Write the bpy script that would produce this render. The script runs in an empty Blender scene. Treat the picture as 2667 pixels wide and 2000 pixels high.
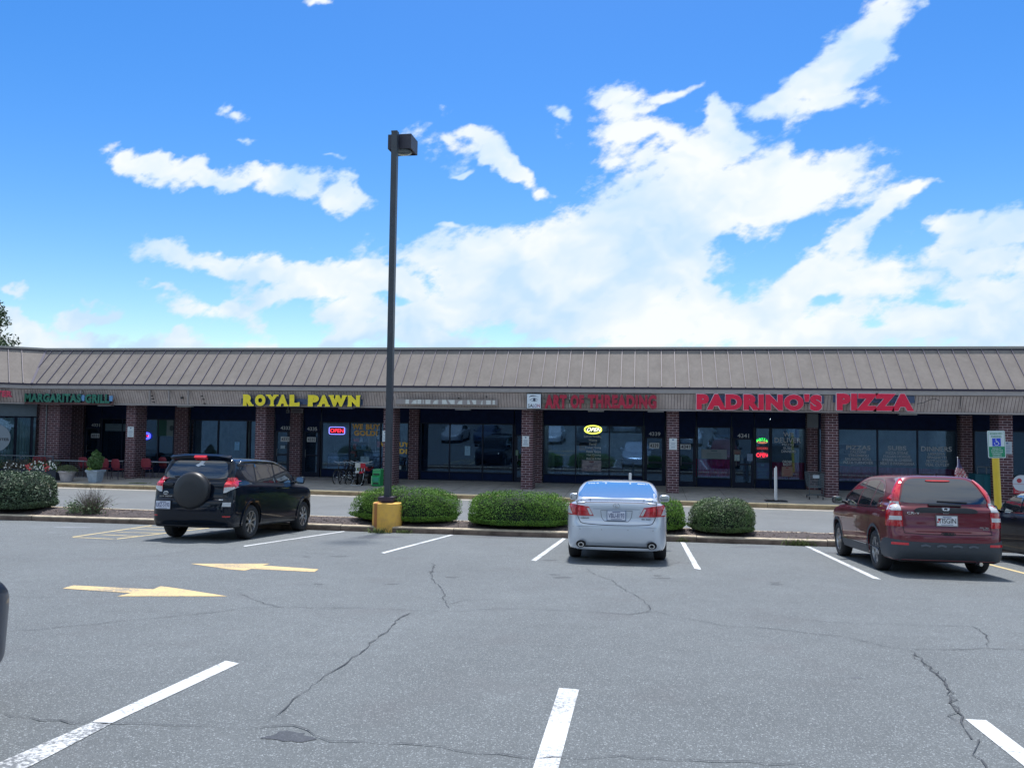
import bpy, bmesh, math, random
import numpy as np
from mathutils import Vector, Matrix
from mathutils.bvhtree import BVHTree
from mathutils.geometry import delaunay_2d_cdt
random.seed(7)
SC = bpy.context.scene
COL = SC.collection
R = math.radians
# ------------------------------------------------------------------ camera
CF = Vector((-0.1641088, 0.98534134, 0.04659124))
CR = Vector((0.9864267, 0.16365788, 0.01335917))
CU = Vector((-0.00553832, -0.0481512, 0.9988247))
FPX = 2100.0
CAM = Vector((0, 0, 2.95))
cd = bpy.data.cameras.new('camera'); cam = bpy.data.objects.new('camera', cd); COL.objects.link(cam)
cd.sensor_width = 36; cd.lens = 36 * FPX / 2667; cd.clip_start = .05; cd.clip_end = 4000
cam.matrix_world = Matrix(((CR.x, CU.x, -CF.x, CAM.x), (CR.y, CU.y, -CF.y, CAM.y), (CR.z, CU.z, -CF.z, CAM.z), (0, 0, 0, 1)))
SC.camera = cam
def ray(px, py):
    return CF + CR * ((px - 1333.5) / FPX) + CU * ((1000 - py) / FPX)
def at(px, py, Y):
    q = ray(px, py); return CAM + q * (Y / q.y)
def atz(px, py, z):
    q = ray(px, py); return CAM + q * ((z - CAM.z) / q.z)
LN = Vector((-.0045, .0671, .99774)).normalized()          # normal of the sloping parking lot
def lotz(x, y):
    return 2.95 + (-1.52 - LN.x * x - LN.y * y) / LN.z
def gp(px, py):
    q = ray(px, py); return CAM + q * (-1.52 / LN.dot(q))
# ------------------------------------------------------------------ light
SUN_EL, SUN_AZ = 68, -4      # behind the shops, slightly to the right
sd = Vector((math.sin(R(SUN_AZ)) * math.cos(R(SUN_EL)), math.cos(R(SUN_AZ)) * math.cos(R(SUN_EL)), math.sin(R(SUN_EL))))
sl = bpy.data.lights.new('sun', 'SUN'); sl.energy = 2.6; sl.angle = R(6.0); sl.color = (1, .965, .92)
so = bpy.data.objects.new('sun', sl); COL.objects.link(so); so.rotation_euler = sd.to_track_quat('Z', 'Y').to_euler(); so.location = (10, 60, 60)
SC.view_settings.view_transform = 'Standard'; SC.view_settings.look = 'None'; SC.view_settings.gamma = 1
SC.view_settings.exposure = 1.1
SC.render.engine = 'CYCLES'
SC.render.resolution_x = 1024; SC.render.resolution_y = 767
SC.cycles.max_bounces = 6; SC.cycles.transparent_max_bounces = 8
CL=[(-0.7012,0.3553,0.0499,0.0155,2.968,1.00),(-0.6240,0.3413,0.0626,0.0172,2.985,1.10),(-0.5654,0.3224,0.0378,0.0157,2.811,1.00),(-0.4882,0.3121,0.0501,0.0224,2.932,1.20),(-0.4549,0.2953,0.0297,0.0136,2.933,0.80),
(-0.4081,0.2919,0.0323,0.0161,3.090,1.00),(-0.3764,0.3050,0.0207,0.0109,2.457,0.70),(-0.3940,0.3180,0.0129,0.0062,3.086,0.50),(-0.5190,0.3416,0.0187,0.0057,3.095,0.50),(-0.6590,0.3491,0.0562,0.0141,3.001,1.00),
(-0.5352,0.3264,0.0406,0.0151,2.966,1.00),(-0.4454,0.3056,0.0394,0.0161,2.997,1.00),(-0.3936,0.3025,0.0292,0.0135,2.929,0.90),(-0.2749,0.3520,0.0346,0.0156,2.834,0.55),(-0.2137,0.3627,0.0342,0.0142,2.667,0.75),
(-0.1680,0.3306,0.0461,0.0152,2.506,1.00),(-0.2441,0.3568,0.0373,0.0132,2.919,0.80),(-0.1439,0.3088,0.0182,0.0087,2.584,0.60),(-0.1153,0.2900,0.0201,0.0094,2.921,0.70),(-0.1082,0.3877,0.0182,0.0081,2.569,0.60),
(-0.0997,0.3647,0.0156,0.0081,2.730,0.55),(-0.2424,0.2551,0.0184,0.0042,3.026,0.55),(-0.5646,0.4028,0.0152,0.0063,2.767,0.40),(-0.5534,0.3697,0.0149,0.0045,3.090,0.35),(-0.4107,0.3435,0.0104,0.0037,3.091,0.45),
(0.2778,0.4808,0.0494,0.0237,-2.523,1.00),(0.2436,0.4491,0.0580,0.0282,-2.426,1.10),(0.2065,0.4202,0.0558,0.0273,-2.466,1.10),(0.1663,0.3997,0.0453,0.0150,-2.783,0.90),(0.2090,0.3917,0.0396,0.0142,-3.107,0.70),
(0.1339,0.3882,0.0243,0.0058,-2.916,0.40),(-0.0367,0.4048,0.0217,0.0166,0.058,0.70),(0.0315,0.4082,0.0305,0.0101,-2.680,0.80),(-0.0223,0.3846,0.0313,0.0095,-3.052,0.70),(-0.0107,0.3594,0.0428,0.0164,3.087,0.90),
(0.0233,0.3520,0.0345,0.0148,2.730,0.80),(0.0857,0.3751,0.0260,0.0121,1.586,0.90),(0.0984,0.3630,0.0284,0.0156,2.537,0.80),(0.0570,0.3331,0.0666,0.0232,-3.098,1.00),(0.0178,0.3174,0.0564,0.0232,3.093,0.90),
(-0.0274,0.3004,0.0184,0.0174,2.734,0.90),(0.0902,0.2802,0.1588,0.0430,-3.086,1.40),(0.0125,0.2481,0.1288,0.0435,-3.028,1.40),(0.1660,0.2776,0.0853,0.0340,-3.030,1.20),(0.2192,0.3011,0.0314,0.0124,-2.898,0.70),
(0.2515,0.2904,0.0286,0.0067,-2.707,0.70),(-0.1368,0.2138,0.1651,0.0324,3.119,1.30),(-0.0843,0.2215,0.0919,0.0354,-2.812,1.20),(-0.2570,0.2134,0.0490,0.0204,3.112,1.00),(-0.1719,0.1791,0.1134,0.0265,3.038,1.10),
(-0.0550,0.1685,0.1719,0.0637,3.124,1.30),(0.0463,0.1785,0.0942,0.0627,3.110,1.20),(0.0685,0.1215,0.2304,0.0396,3.135,1.00),(-0.0834,0.1225,0.1904,0.0348,3.134,0.80),(0.1229,0.2337,0.0488,0.0158,3.113,0.80),
(0.3019,0.2759,0.0247,0.0071,-2.644,0.90),(0.2683,0.2493,0.0397,0.0140,-2.329,0.90),(0.2344,0.2142,0.0425,0.0196,-2.412,1.00),(0.1976,0.1816,0.0480,0.0220,-2.505,1.00),(0.1604,0.1487,0.0587,0.0278,-2.781,1.00),
(0.2703,0.1749,0.0873,0.0274,3.124,0.80),(0.3671,0.2437,0.0449,0.0119,3.016,0.90),(0.4065,0.2264,0.0541,0.0215,3.015,1.00),(0.3814,0.1946,0.0692,0.0243,3.121,0.90),(0.3212,0.1740,0.0656,0.0218,3.125,0.70),
(0.3857,0.1461,0.0837,0.0322,3.130,1.00),(0.3107,0.1253,0.1111,0.0325,3.134,0.90),(0.3950,0.1086,0.0735,0.0213,3.138,0.90),(0.3117,0.2332,0.0152,0.0055,-2.978,0.50),(-0.6403,0.2183,0.0451,0.0152,2.989,1.00),
(-0.5785,0.2063,0.0612,0.0176,2.991,1.10),(-0.5045,0.1924,0.0664,0.0211,2.991,1.20),(-0.4323,0.1788,0.0713,0.0221,3.024,1.20),(-0.3558,0.1850,0.0694,0.0183,3.123,1.10),(-0.3055,0.1721,0.0343,0.0180,2.950,1.00),
(-0.5503,0.1662,0.0465,0.0189,-3.003,0.90),(-0.5632,0.1507,0.0605,0.0188,3.127,0.90),(-0.4905,0.1623,0.0723,0.0155,3.127,0.80),(-0.3613,0.1456,0.0823,0.0206,3.046,1.00),(-0.5092,0.1253,0.0385,0.0255,2.198,0.70),
(-0.3171,0.1301,0.1244,0.0253,3.133,1.00),(-0.3795,0.1123,0.1268,0.0170,3.136,0.90),(-0.2316,0.1532,0.0727,0.0179,3.128,1.00),(-0.2430,0.1117,0.1214,0.0178,3.136,0.80),(-0.8606,0.1309,0.0553,0.0130,2.949,0.90),
(-0.8195,0.1092,0.0945,0.0129,3.013,0.90),(-0.7762,0.1387,0.0538,0.0084,3.085,0.90),(-0.6191,0.1028,0.0259,0.0113,3.129,0.70),(-0.6243,0.1147,0.0109,0.0076,3.100,0.60),(-0.8773,0.1744,0.0185,0.0059,3.046,0.60),
(-0.7628,0.1593,0.0172,0.0058,2.971,0.40),(-0.8942,0.1410,0.0296,0.0144,3.115,0.80),(-0.6526,0.1758,0.0173,0.0032,3.126,0.40),(-0.4423,0.5601,0.0134,0.0050,2.889,0.50),(-0.2221,0.3177,0.0085,0.0024,3.099,0.40),
(0.0576,0.0876,0.4398,0.0254,3.141,0.55),(-0.4817,0.0851,0.2614,0.0154,3.141,0.45)]
def build_world():
    w = bpy.data.worlds.new('World'); SC.world = w; w.use_nodes = True
    nt = w.node_tree; N = nt.nodes; L = nt.links; N.clear()
    def nd(t, **k):
        n = N.new(t)
        for a, b in k.items(): setattr(n, a, b)
        return n
    def M(op, a, b=None, c=None, clamp=False):
        n = nd('ShaderNodeMath', operation=op, use_clamp=clamp)
        for i, v in enumerate((a, b, c)):
            if v is None: continue
            if isinstance(v, (int, float)): n.inputs[i].default_value = v
            else: L.new(v, n.inputs[i])
        return n.outputs[0]
    def VM(op, a, b=None, sc=None):
        n = nd('ShaderNodeVectorMath', operation=op)
        for i, v in enumerate((a, b)):
            if v is None: continue
            if isinstance(v, tuple): n.inputs[i].default_value = v
            else: L.new(v, n.inputs[i])
        if sc is not None:
            if isinstance(sc, (int, float)): n.inputs['Scale'].default_value = sc
            else: L.new(sc, n.inputs['Scale'])
        return n
    out = nd('ShaderNodeOutputWorld'); bg = nd('ShaderNodeBackground'); L.new(bg.outputs[0], out.inputs[0])
    tc = nd('ShaderNodeTexCoord')
    sky = nd('ShaderNodeTexSky', sky_type='NISHITA', sun_disc=False); sky.sun_elevation = R(SUN_EL); sky.sun_rotation = R(SUN_AZ)
    sky.air_density = 1.0; sky.dust_density = .4; sky.ozone_density = 3.0; sky.altitude = 50
    hs = nd('ShaderNodeHueSaturation'); hs.inputs['Saturation'].default_value = 1.40; hs.inputs['Hue'].default_value = .507; hs.inputs['Value'].default_value = 1.0
    L.new(sky.outputs[0], hs.inputs['Color'])
    L.new(hs.outputs[0], bg.inputs[0]); bg.inputs[1].default_value = .08
build_world()
def vnoise(x, y, seed):
    """smooth lattice noise in -1..1"""
    xi = np.floor(x).astype(int); yi = np.floor(y).astype(int); fx = x - xi; fy = y - yi; fx = fx * fx * (3 - 2 * fx); fy = fy * fy * (3 - 2 * fy)
    def h(a, b):
        n = (a * 374761393 + b * 668265263 + seed * 974634777) & 0xffffffff; n = ((n ^ (n >> 13)) * 1274126177) & 0xffffffff; return ((n ^ (n >> 16)) & 0xffff) / 32767.5 - 1
    return (h(xi, yi) * (1 - fx) + h(xi + 1, yi) * fx) * (1 - fy) + (h(xi, yi + 1) * (1 - fx) + h(xi + 1, yi + 1) * fx) * fy
def fbm(x, y, seed, oct=5, g=.55):
    r = 0; a = 1; t = 0
    for i in range(oct): r = r + a * vnoise(x * 2 ** i + 17.3 * i, y * 2 ** i - 9.1 * i, seed + i); t += a; a *= g
    return r / t
HOLES=[(-0.4830,0.1313,0.0358,0.0278,0.80),(-0.4436,0.1157,0.0290,0.0153,0.50),(-0.3238,0.1542,0.0372,0.0097,0.40),(-0.1830,0.1231,0.0532,0.0106,0.35),(0.1012,0.1776,0.0271,0.0254,0.90),
(0.1659,0.2157,0.0476,0.0224,0.90),(0.1229,0.1267,0.0215,0.0084,0.40),(0.2699,0.1201,0.0306,0.0066,0.35),(-0.1006,0.1110,0.0688,0.0081,0.30),(-0.2554,0.1236,0.0364,0.0119,0.40),
(0.0132,0.1218,0.0389,0.0080,0.30),(0.3510,0.1411,0.0347,0.0065,0.30),(-0.5703,0.1633,0.0402,0.0126,0.50),(0.2079,0.1482,0.0209,0.0111,0.30)]
def build_clouds():
    nu, nv = 1000, 520; u = np.linspace(-1.05, .65, nu)[None, :] + np.zeros((nv, 1)); v = (np.linspace(0, 1, nv) ** 1.1 * .86 - .005)[:, None] + np.zeros((1, nu))
    cr, sr = math.cos(R(28)), math.sin(R(28)); us = (u * cr + v * sr) * .75; vs_ = (-u * sr + v * cr) * 1.5
    wu = u + .028 * fbm(u * 9, v * 9, 1, 5) + .012 * fbm(us * 34, vs_ * 34, 5, 4); wv = v + .022 * fbm(u * 9, v * 9, 11, 5) + .010 * fbm(us * 34, vs_ * 34, 15, 4)
    acc = np.full(u.shape, -3.0)
    for (cx, cy, a, b_, ang, wt) in CL:
        dx, dy = wu - cx, wv - cy; c, s = math.cos(ang), math.sin(ang); X = (dx * c + dy * s) / (a * 1.32); Y = (-dx * s + dy * c) / (b_ * 1.32); f = wt - wt * np.sqrt(X * X + Y * Y)
        h = np.maximum(.18 - np.abs(acc - f), 0) / .18; acc = np.maximum(acc, f) + h * h * .18 * .25
    den = acc + .72 * fbm(us * 22, vs_ * 22, 31, 6, .62) + .16 * fbm(u * 6, v * 6, 41, 3) - .215
    for (hx, hy, a, b_, w) in HOLES: den = den - w * np.exp(-((wu - hx) / a) ** 2 - ((wv - hy) / b_) ** 2)
    tone = .47 + .55 * fbm(wu * 7, wv * 11, 61, 5, .6) + .06 * np.clip(acc, -.5, 1.2) + .25 * (v - .12)
    d = np.stack([u, np.ones_like(u), v], -1); d /= np.linalg.norm(d, axis=-1, keepdims=True); P = (d * 1500 + np.array([0, 0, 2.95])).reshape(-1, 3)
    # the rest of the sky, behind the viewer: plain broken cloud
    th = np.linspace(R(33.0), R(313.6), 220)[None, :]; el = (np.linspace(0, 1, 110) * R(80) - R(.5))[:, None]; D2 = np.stack([np.sin(th) * np.cos(el), np.cos(th) * np.cos(el), np.sin(el) + 0 * th], -1); q_ = D2[..., 2] + .35; X2, Y2 = D2[..., 0] / q_, D2[..., 1] / q_
    den2 = .85 * fbm(X2 * 2.2, Y2 * 2.2, 71, 5, .6) + .10; ton2 = .5 + .5 * fbm(X2 * 4, Y2 * 4, 81, 4)
    for part, (PP, dd, tt, n_u, n_v) in enumerate(((P, den, tone, nu, nv), ((D2 * 1500 + np.array([0, 0, 2.95])).reshape(-1, 3), den2, ton2, 220, 110))): cloud_mesh(PP, dd, tt, n_u, n_v)
def cloud_mesh(P, den, tone, nu, nv):
    i = np.arange(nu - 1)[None, :]; j = np.arange(nv - 1)[:, None]; k = (j * nu + i); F = np.stack([k, k + 1, k + 1 + nu, k + nu], -1).reshape(-1, 4)
    me = bpy.data.meshes.new('sky'); me.vertices.add(len(P)); me.vertices.foreach_set('co', P.ravel()); me.loops.add(F.size); me.loops.foreach_set('vertex_index', F.ravel())
    me.polygons.add(len(F)); me.polygons.foreach_set('loop_start', np.arange(0, F.size, 4)); me.polygons.foreach_set('loop_total', np.full(len(F), 4)); me.update(); me.validate()
    for nm, A in (('cloudiness', den), ('cloud_tone', tone)): at_ = me.attributes.new(nm, 'FLOAT', 'POINT'); at_.data.foreach_set('value', A.ravel().astype(np.float32))
    m = bpy.data.materials.new('cloud'); m.use_nodes = True; nt = m.node_tree; N = nt.nodes; L = nt.links; N.clear(); m.cycles.emission_sampling = 'NONE'
    o = N.new('ShaderNodeOutputMaterial'); tr = N.new('ShaderNodeBsdfTransparent'); e = N.new('ShaderNodeEmission'); mx = N.new('ShaderNodeMixShader'); L.new(tr.outputs[0], mx.inputs[1]); L.new(e.outputs[0], mx.inputs[2]); L.new(mx.outputs[0], o.inputs[0])
    a1 = N.new('ShaderNodeAttribute'); a1.attribute_name = 'cloudiness'; a2 = N.new('ShaderNodeAttribute'); a2.attribute_name = 'cloud_tone'; g = N.new('ShaderNodeNewGeometry')
    mp_ = N.new('ShaderNodeMapping'); mp_.inputs['Rotation'].default_value = (0, R(28), 0); mp_.inputs['Scale'].default_value = (.7, .7, 1.5); L.new(g.outputs['Position'], mp_.inputs[0])
    n = N.new('ShaderNodeTexNoise'); n.inputs['Scale'].default_value = .032; n.inputs['Detail'].default_value = 6; n.inputs['Roughness'].default_value = .7; L.new(mp_.outputs[0], n.inputs['Vector'])
    ad = N.new('ShaderNodeMath'); ad.operation = 'MULTIPLY_ADD'; ad.inputs[1].default_value = .72; L.new(n.outputs['Fac'], ad.inputs[0]); L.new(a1.outputs['Fac'], ad.inputs[2])
    r = N.new('ShaderNodeMapRange'); r.interpolation_type = 'SMOOTHSTEP'; r.inputs['From Min'].default_value = .10; r.inputs['From Max'].default_value = .60; L.new(ad.outputs[0], r.inputs[0]); L.new(r.outputs[0], mx.inputs[0])
    cr_ = N.new('ShaderNodeValToRGB'); cr_.color_ramp.elements[0].position = .38; cr_.color_ramp.elements[0].color = (.28, .375, .47, 1); cr_.color_ramp.elements[1].position = .76; cr_.color_ramp.elements[1].color = (.45, .47, .485, 1); L.new(a2.outputs['Fac'], cr_.inputs[0]); L.new(cr_.outputs[0], e.inputs[0]); e.inputs[1].default_value = 1.0
    me.materials.append(m); ob = bpy.data.objects.new('sky', me); COL.objects.link(ob); ob['kind'] = 'structure'
build_clouds()

# ------------------------------------------------------------------ helpers
def link(o, parent=None):
    COL.objects.link(o)
    if parent is not None: o.parent = parent
    return o
def tag(o, label=None, cat=None, group=None, kind=None):
    if label: o['label'] = label
    if cat: o['category'] = cat
    if group: o['group'] = group
    if kind: o['kind'] = kind
    return o
def empty(name, loc=(0, 0, 0), rz=0, parent=None):
    o = bpy.data.objects.new(name, None); o.location = loc; o.rotation_euler = (0, 0, rz); o.empty_display_size = .2
    return link(o, parent)
class MB:
    def __init__(s): s.v = []; s.f = []; s.m = []; s.uvs = {}
    def quad(s, a, b, c, d, mi=0): s.poly((a, b, c, d), mi)
    def poly(s, pts, mi=0):
        n = len(s.v); s.v += [tuple(p) for p in pts]; s.f.append(tuple(range(n, n + len(pts)))); s.m.append(mi)
    def mesh(s, vs, fs, mi=0):
        n = len(s.v); s.v += [tuple(p) for p in vs]
        for f in fs: s.f.append(tuple(i + n for i in f)); s.m.append(mi)
    def box(s, x0, x1, y0, y1, z0, z1, mi=0):
        v = [(x, y, z) for z in (z0, z1) for y in (y0, y1) for x in (x0, x1)]
        s.mesh(v, [(0, 2, 3, 1), (4, 5, 7, 6), (0, 1, 5, 4), (1, 3, 7, 5), (3, 2, 6, 7), (2, 0, 4, 6)], mi)
    def prism(s, poly, d, mi=0):
        n = len(poly); poly = [Vector(p) for p in poly]; d = Vector(d)
        nn = (poly[1] - poly[0]).cross(poly[2] - poly[0])
        if nn.dot(d) > 0: poly = poly[::-1]
        vs = poly + [p + d for p in poly]
        s.mesh(vs, [tuple(range(n)), tuple(range(2 * n - 1, n - 1, -1))] + [(i, i + n, (i + 1) % n + n, (i + 1) % n) for i in range(n)], mi)
    def tube(s, pts, r, n=8, mi=0, caps=True):
        pts = [Vector(p) for p in pts]; rs = r if isinstance(r, (list, tuple)) else [r] * len(pts)
        base = len(s.v); prev = None
        for i, p in enumerate(pts):
            t = (pts[min(i + 1, len(pts) - 1)] - pts[max(i - 1, 0)]).normalized()
            if prev is None:
                a = Vector((0, 0, 1)) if abs(t.z) < .9 else Vector((1, 0, 0)); u = t.cross(a).normalized()
            else:
                u = (prev - t * prev.dot(t)).normalized()
            prev = u; w = t.cross(u)
            for k in range(n):
                an = 2 * math.pi * k / n; s.v.append(tuple(p + (u * math.cos(an) + w * math.sin(an)) * rs[i]))
        for i in range(len(pts) - 1):
            for k in range(n):
                a = base + i * n + k; b = base + i * n + (k + 1) % n
                s.f.append((a, b, b + n, a + n)); s.m.append(mi)
        if caps:
            s.f.append(tuple(range(base + n - 1, base - 1, -1))); s.m.append(mi)
            e = base + (len(pts) - 1) * n; s.f.append(tuple(range(e, e + n))); s.m.append(mi)
    def lathe(s, prof, c=(0, 0, 0), n=24, axis='z', mi=0, closed=False, caps=True):
        base = len(s.v); c = Vector(c)
        for (r, h) in prof:
            for k in range(n):
                a = 2 * math.pi * k / n
                q = (r * math.cos(a), r * math.sin(a), h)
                if axis == 'y': q = (r * math.cos(a), h, -r * math.sin(a))
                if axis == 'x': q = (h, r * math.cos(a), r * math.sin(a))
                s.v.append(tuple(c + Vector(q)))
        m = len(prof)
        for i in range(m if closed else m - 1):
            for k in range(n):
                a = base + i * n + k; b = base + i * n + (k + 1) % n; j = ((i + 1) % m - i) * n
                s.f.append((a, b, b + j, a + j)); s.m.append(mi)
        if not closed and caps:
            if prof[0][0] > 1e-4: s.f.append(tuple(range(base + n - 1, base - 1, -1))); s.m.append(mi)
            if prof[-1][0] > 1e-4: e = base + (m - 1) * n; s.f.append(tuple(range(e, e + n))); s.m.append(mi)
    def xf(s, M):
        s.v = [tuple(M @ Vector(p)) for p in s.v]; return s
    def build(s, name, mats, parent=None, smooth=False, uv=True, sharp=None):
        me = bpy.data.meshes.new(name); me.from_pydata(s.v, [], s.f)
        if not isinstance(mats, (list, tuple)): mats = [mats]
        for m in mats: me.materials.append(m)
        me.polygons.foreach_set('material_index', s.m)
        if smooth: me.polygons.foreach_set('use_smooth', [True] * len(s.f))
        me.update()
        if sharp:
            bm = bmesh.new(); bm.from_mesh(me)
            for e in bm.edges:
                if len(e.link_faces) == 2 and e.calc_face_angle(0) > sharp: e.smooth = False
            bm.to_mesh(me); bm.free()
        if uv:
            ul = me.uv_layers.new(name='uv'); co = me.vertices
            for p in me.polygons:
                n = p.normal; ax = max(range(3), key=lambda i: abs(n[i]))
                for li in p.loop_indices:
                    q = co[me.loops[li].vertex_index].co
                    if ax == 2: t = (q.x, q.y)
                    elif ax == 1: t = (q.x, q.z)
                    else: t = (q.y, q.z)
                    ul.data[li].uv = t
        o = bpy.data.objects.new(name, me); return link(o, parent)
def copy_tree(o, parent=None):
    c = o.copy(); COL.objects.link(c); c.parent = parent
    for ch in [x for x in bpy.data.objects if x.parent == o]: copy_tree(ch, c)
    return c

# ------------------------------------------------------------------ materials
def nodes(m):
    m.use_nodes = True; nt = m.node_tree; return nt, nt.nodes, nt.links, nt.nodes['Principled BSDF']
def mat(name, col, rough=.6, metal=0, coat=0, spec=.5, var=0, vscale=4, bump=0, bscale=40, emit=0, island=0, col2=None, alpha=1, wear=None):
    m = bpy.data.materials.new(name); nt, N, L, b = nodes(m)
    b.inputs['Base Color'].default_value = (*col, 1); b.inputs['Roughness'].default_value = rough; b.inputs['Metallic'].default_value = metal
    b.inputs['Coat Weight'].default_value = coat; b.inputs['Coat Roughness'].default_value = .03; b.inputs['Specular IOR Level'].default_value = spec
    tc = N.new('ShaderNodeTexCoord')
    last = None
    if var or col2:
        n = N.new('ShaderNodeTexNoise'); n.inputs['Scale'].default_value = vscale; n.inputs['Detail'].default_value = 8; n.inputs['Roughness'].default_value = .65
        L.new(tc.outputs['Object'], n.inputs['Vector'])
        r = N.new('ShaderNodeMapRange'); r.inputs['From Min'].default_value = .35; r.inputs['From Max'].default_value = .65; L.new(n.outputs['Fac'], r.inputs[0])
        mx = N.new('ShaderNodeMix'); mx.data_type = 'RGBA'; L.new(r.outputs[0], mx.inputs[0])
        c2 = col2 if col2 else tuple(c * (1 - var) for c in col); c1 = col if col2 else tuple(min(1, c * (1 + var)) for c in col)
        mx.inputs[6].default_value = (*c2, 1); mx.inputs[7].default_value = (*c1, 1); last = mx.outputs[2]
    if island:
        g = N.new('ShaderNodeNewGeometry'); r = N.new('ShaderNodeMapRange'); r.inputs['To Min'].default_value = 1 - island; r.inputs['To Max'].default_value = 1 + island
        L.new(g.outputs['Random Per Island'], r.inputs[0])
        vm = N.new('ShaderNodeVectorMath'); vm.operation = 'SCALE'; L.new(r.outputs[0], vm.inputs['Scale'])
        if last: L.new(last, vm.inputs[0])
        else: vm.inputs[0].default_value = col
        last = vm.outputs[0]
    if last: L.new(last, b.inputs['Base Color'])
    if bump:
        n = N.new('ShaderNodeTexNoise'); n.inputs['Scale'].default_value = bscale; n.inputs['Detail'].default_value = 6; L.new(tc.outputs['Object'], n.inputs['Vector'])
        bp = N.new('ShaderNodeBump'); bp.inputs['Strength'].default_value = bump; bp.inputs['Distance'].default_value = .01; L.new(n.outputs['Fac'], bp.inputs['Height']); L.new(bp.outputs[0], b.inputs['Normal'])
    if emit:
        b.inputs['Emission Color'].default_value = (*col, 1); b.inputs['Emission Strength'].default_value = emit
    return m
def brick_mat(name, c1, c2, mortar):
    m = bpy.data.materials.new(name); nt, N, L, b = nodes(m)
    uv = N.new('ShaderNodeUVMap'); t = N.new('ShaderNodeTexBrick')
    t.inputs['Color1'].default_value = (*c1, 1); t.inputs['Color2'].default_value = (*c2, 1); t.inputs['Mortar'].default_value = (*mortar, 1)
    t.inputs['Scale'].default_value = 1; t.inputs['Brick Width'].default_value = .3; t.inputs['Row Height'].default_value = .0975; t.inputs['Mortar Size'].default_value = .0085; t.inputs['Mortar Smooth'].default_value = .2; t.inputs['Bias'].default_value = 0
    L.new(uv.outputs[0], t.inputs['Vector'])
    n = N.new('ShaderNodeTexNoise'); n.inputs['Scale'].default_value = 9; n.inputs['Detail'].default_value = 6; tc = N.new('ShaderNodeTexCoord'); L.new(tc.outputs['Object'], n.inputs['Vector'])
    r = N.new('ShaderNodeMapRange'); r.inputs['To Min'].default_value = .6; r.inputs['To Max'].default_value = 1.35; L.new(n.outputs['Fac'], r.inputs[0])
    vm = N.new('ShaderNodeVectorMath'); vm.operation = 'SCALE'; L.new(t.outputs['Color'], vm.inputs[0]); L.new(r.outputs[0], vm.inputs['Scale']); L.new(vm.outputs[0], b.inputs['Base Color'])
    bp = N.new('ShaderNodeBump'); bp.inputs['Strength'].default_value = .5; bp.inputs['Distance'].default_value = .008; bp.invert = True; L.new(t.outputs['Fac'], bp.inputs['Height']); L.new(bp.outputs[0], b.inputs['Normal'])
    b.inputs['Roughness'].default_value = .85
    return m
def asphalt_mat(name, base, light, dark, speck=1.0):
    m = bpy.data.materials.new(name); nt, N, L, b = nodes(m)
    tc = N.new('ShaderNodeTexCoord'); P = tc.outputs['Object']
    def noise(s, d=5, r=.6, vec=P):
        n = N.new('ShaderNodeTexNoise'); n.inputs['Scale'].default_value = s; n.inputs['Detail'].default_value = d; n.inputs['Roughness'].default_value = r; L.new(vec, n.inputs['Vector']); return n.outputs['Fac']
    def rng(x, a, b_, c=0, d=1):
        r = N.new('ShaderNodeMapRange'); r.inputs['From Min'].default_value = a; r.inputs['From Max'].default_value = b_; r.inputs['To Min'].default_value = c; r.inputs['To Max'].default_value = d; L.new(x, r.inputs[0]); return r.outputs[0]
    def mix(f, a, b_):
        x = N.new('ShaderNodeMix'); x.data_type = 'RGBA'; L.new(f, x.inputs[0])
        for i, v in ((6, a), (7, b_)):
            if isinstance(v, tuple): x.inputs[i].default_value = (*v, 1)
            else: L.new(v, x.inputs[i])
        return x.outputs[2]
    # aggregate: small stones, each with its own tone
    vo = N.new('ShaderNodeTexVoronoi'); vo.inputs['Scale'].default_value = 260; L.new(P, vo.inputs['Vector'])
    sx = N.new('ShaderNodeSeparateColor'); L.new(vo.outputs['Color'], sx.inputs[0])
    vo2 = N.new('ShaderNodeTexVoronoi'); vo2.inputs['Scale'].default_value = 135; L.new(P, vo2.inputs['Vector'])
    sx2 = N.new('ShaderNodeSeparateColor'); L.new(vo2.outputs['Color'], sx2.inputs[0])
    c = mix(rng(noise(.35, 6, .7), .3, .7), tuple(x * .80 for x in base), tuple(x * 1.16 for x in base))
    c = mix(rng(noise(3.3, 6, .7), .35, .7, 0, .35), c, dark)
    c = mix(rng(sx.outputs[0], .2, 1, 0, .36 * speck), c, light)
    c = mix(rng(sx.outputs[1], .72, 1, 0, .8 * speck), c, dark)
    c = mix(rng(sx2.outputs[0], .86, 1, 0, .7 * speck), c, tuple(min(1, x * 1.5) for x in light))
    c = mix(rng(noise(1.1, 3, .5), .58, .72, 0, .25), c, (base[0] * .95, base[1] * .84, base[2] * .84))
    L.new(c, b.inputs['Base Color']); b.inputs['Roughness'].default_value = .8; b.inputs['Specular IOR Level'].default_value = .35
    bp = N.new('ShaderNodeBump'); bp.inputs['Strength'].default_value = .7; bp.inputs['Distance'].default_value = .006; L.new(vo.outputs['Distance'], bp.inputs['Height']); L.new(bp.outputs[0], b.inputs['Normal'])
    return m
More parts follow.
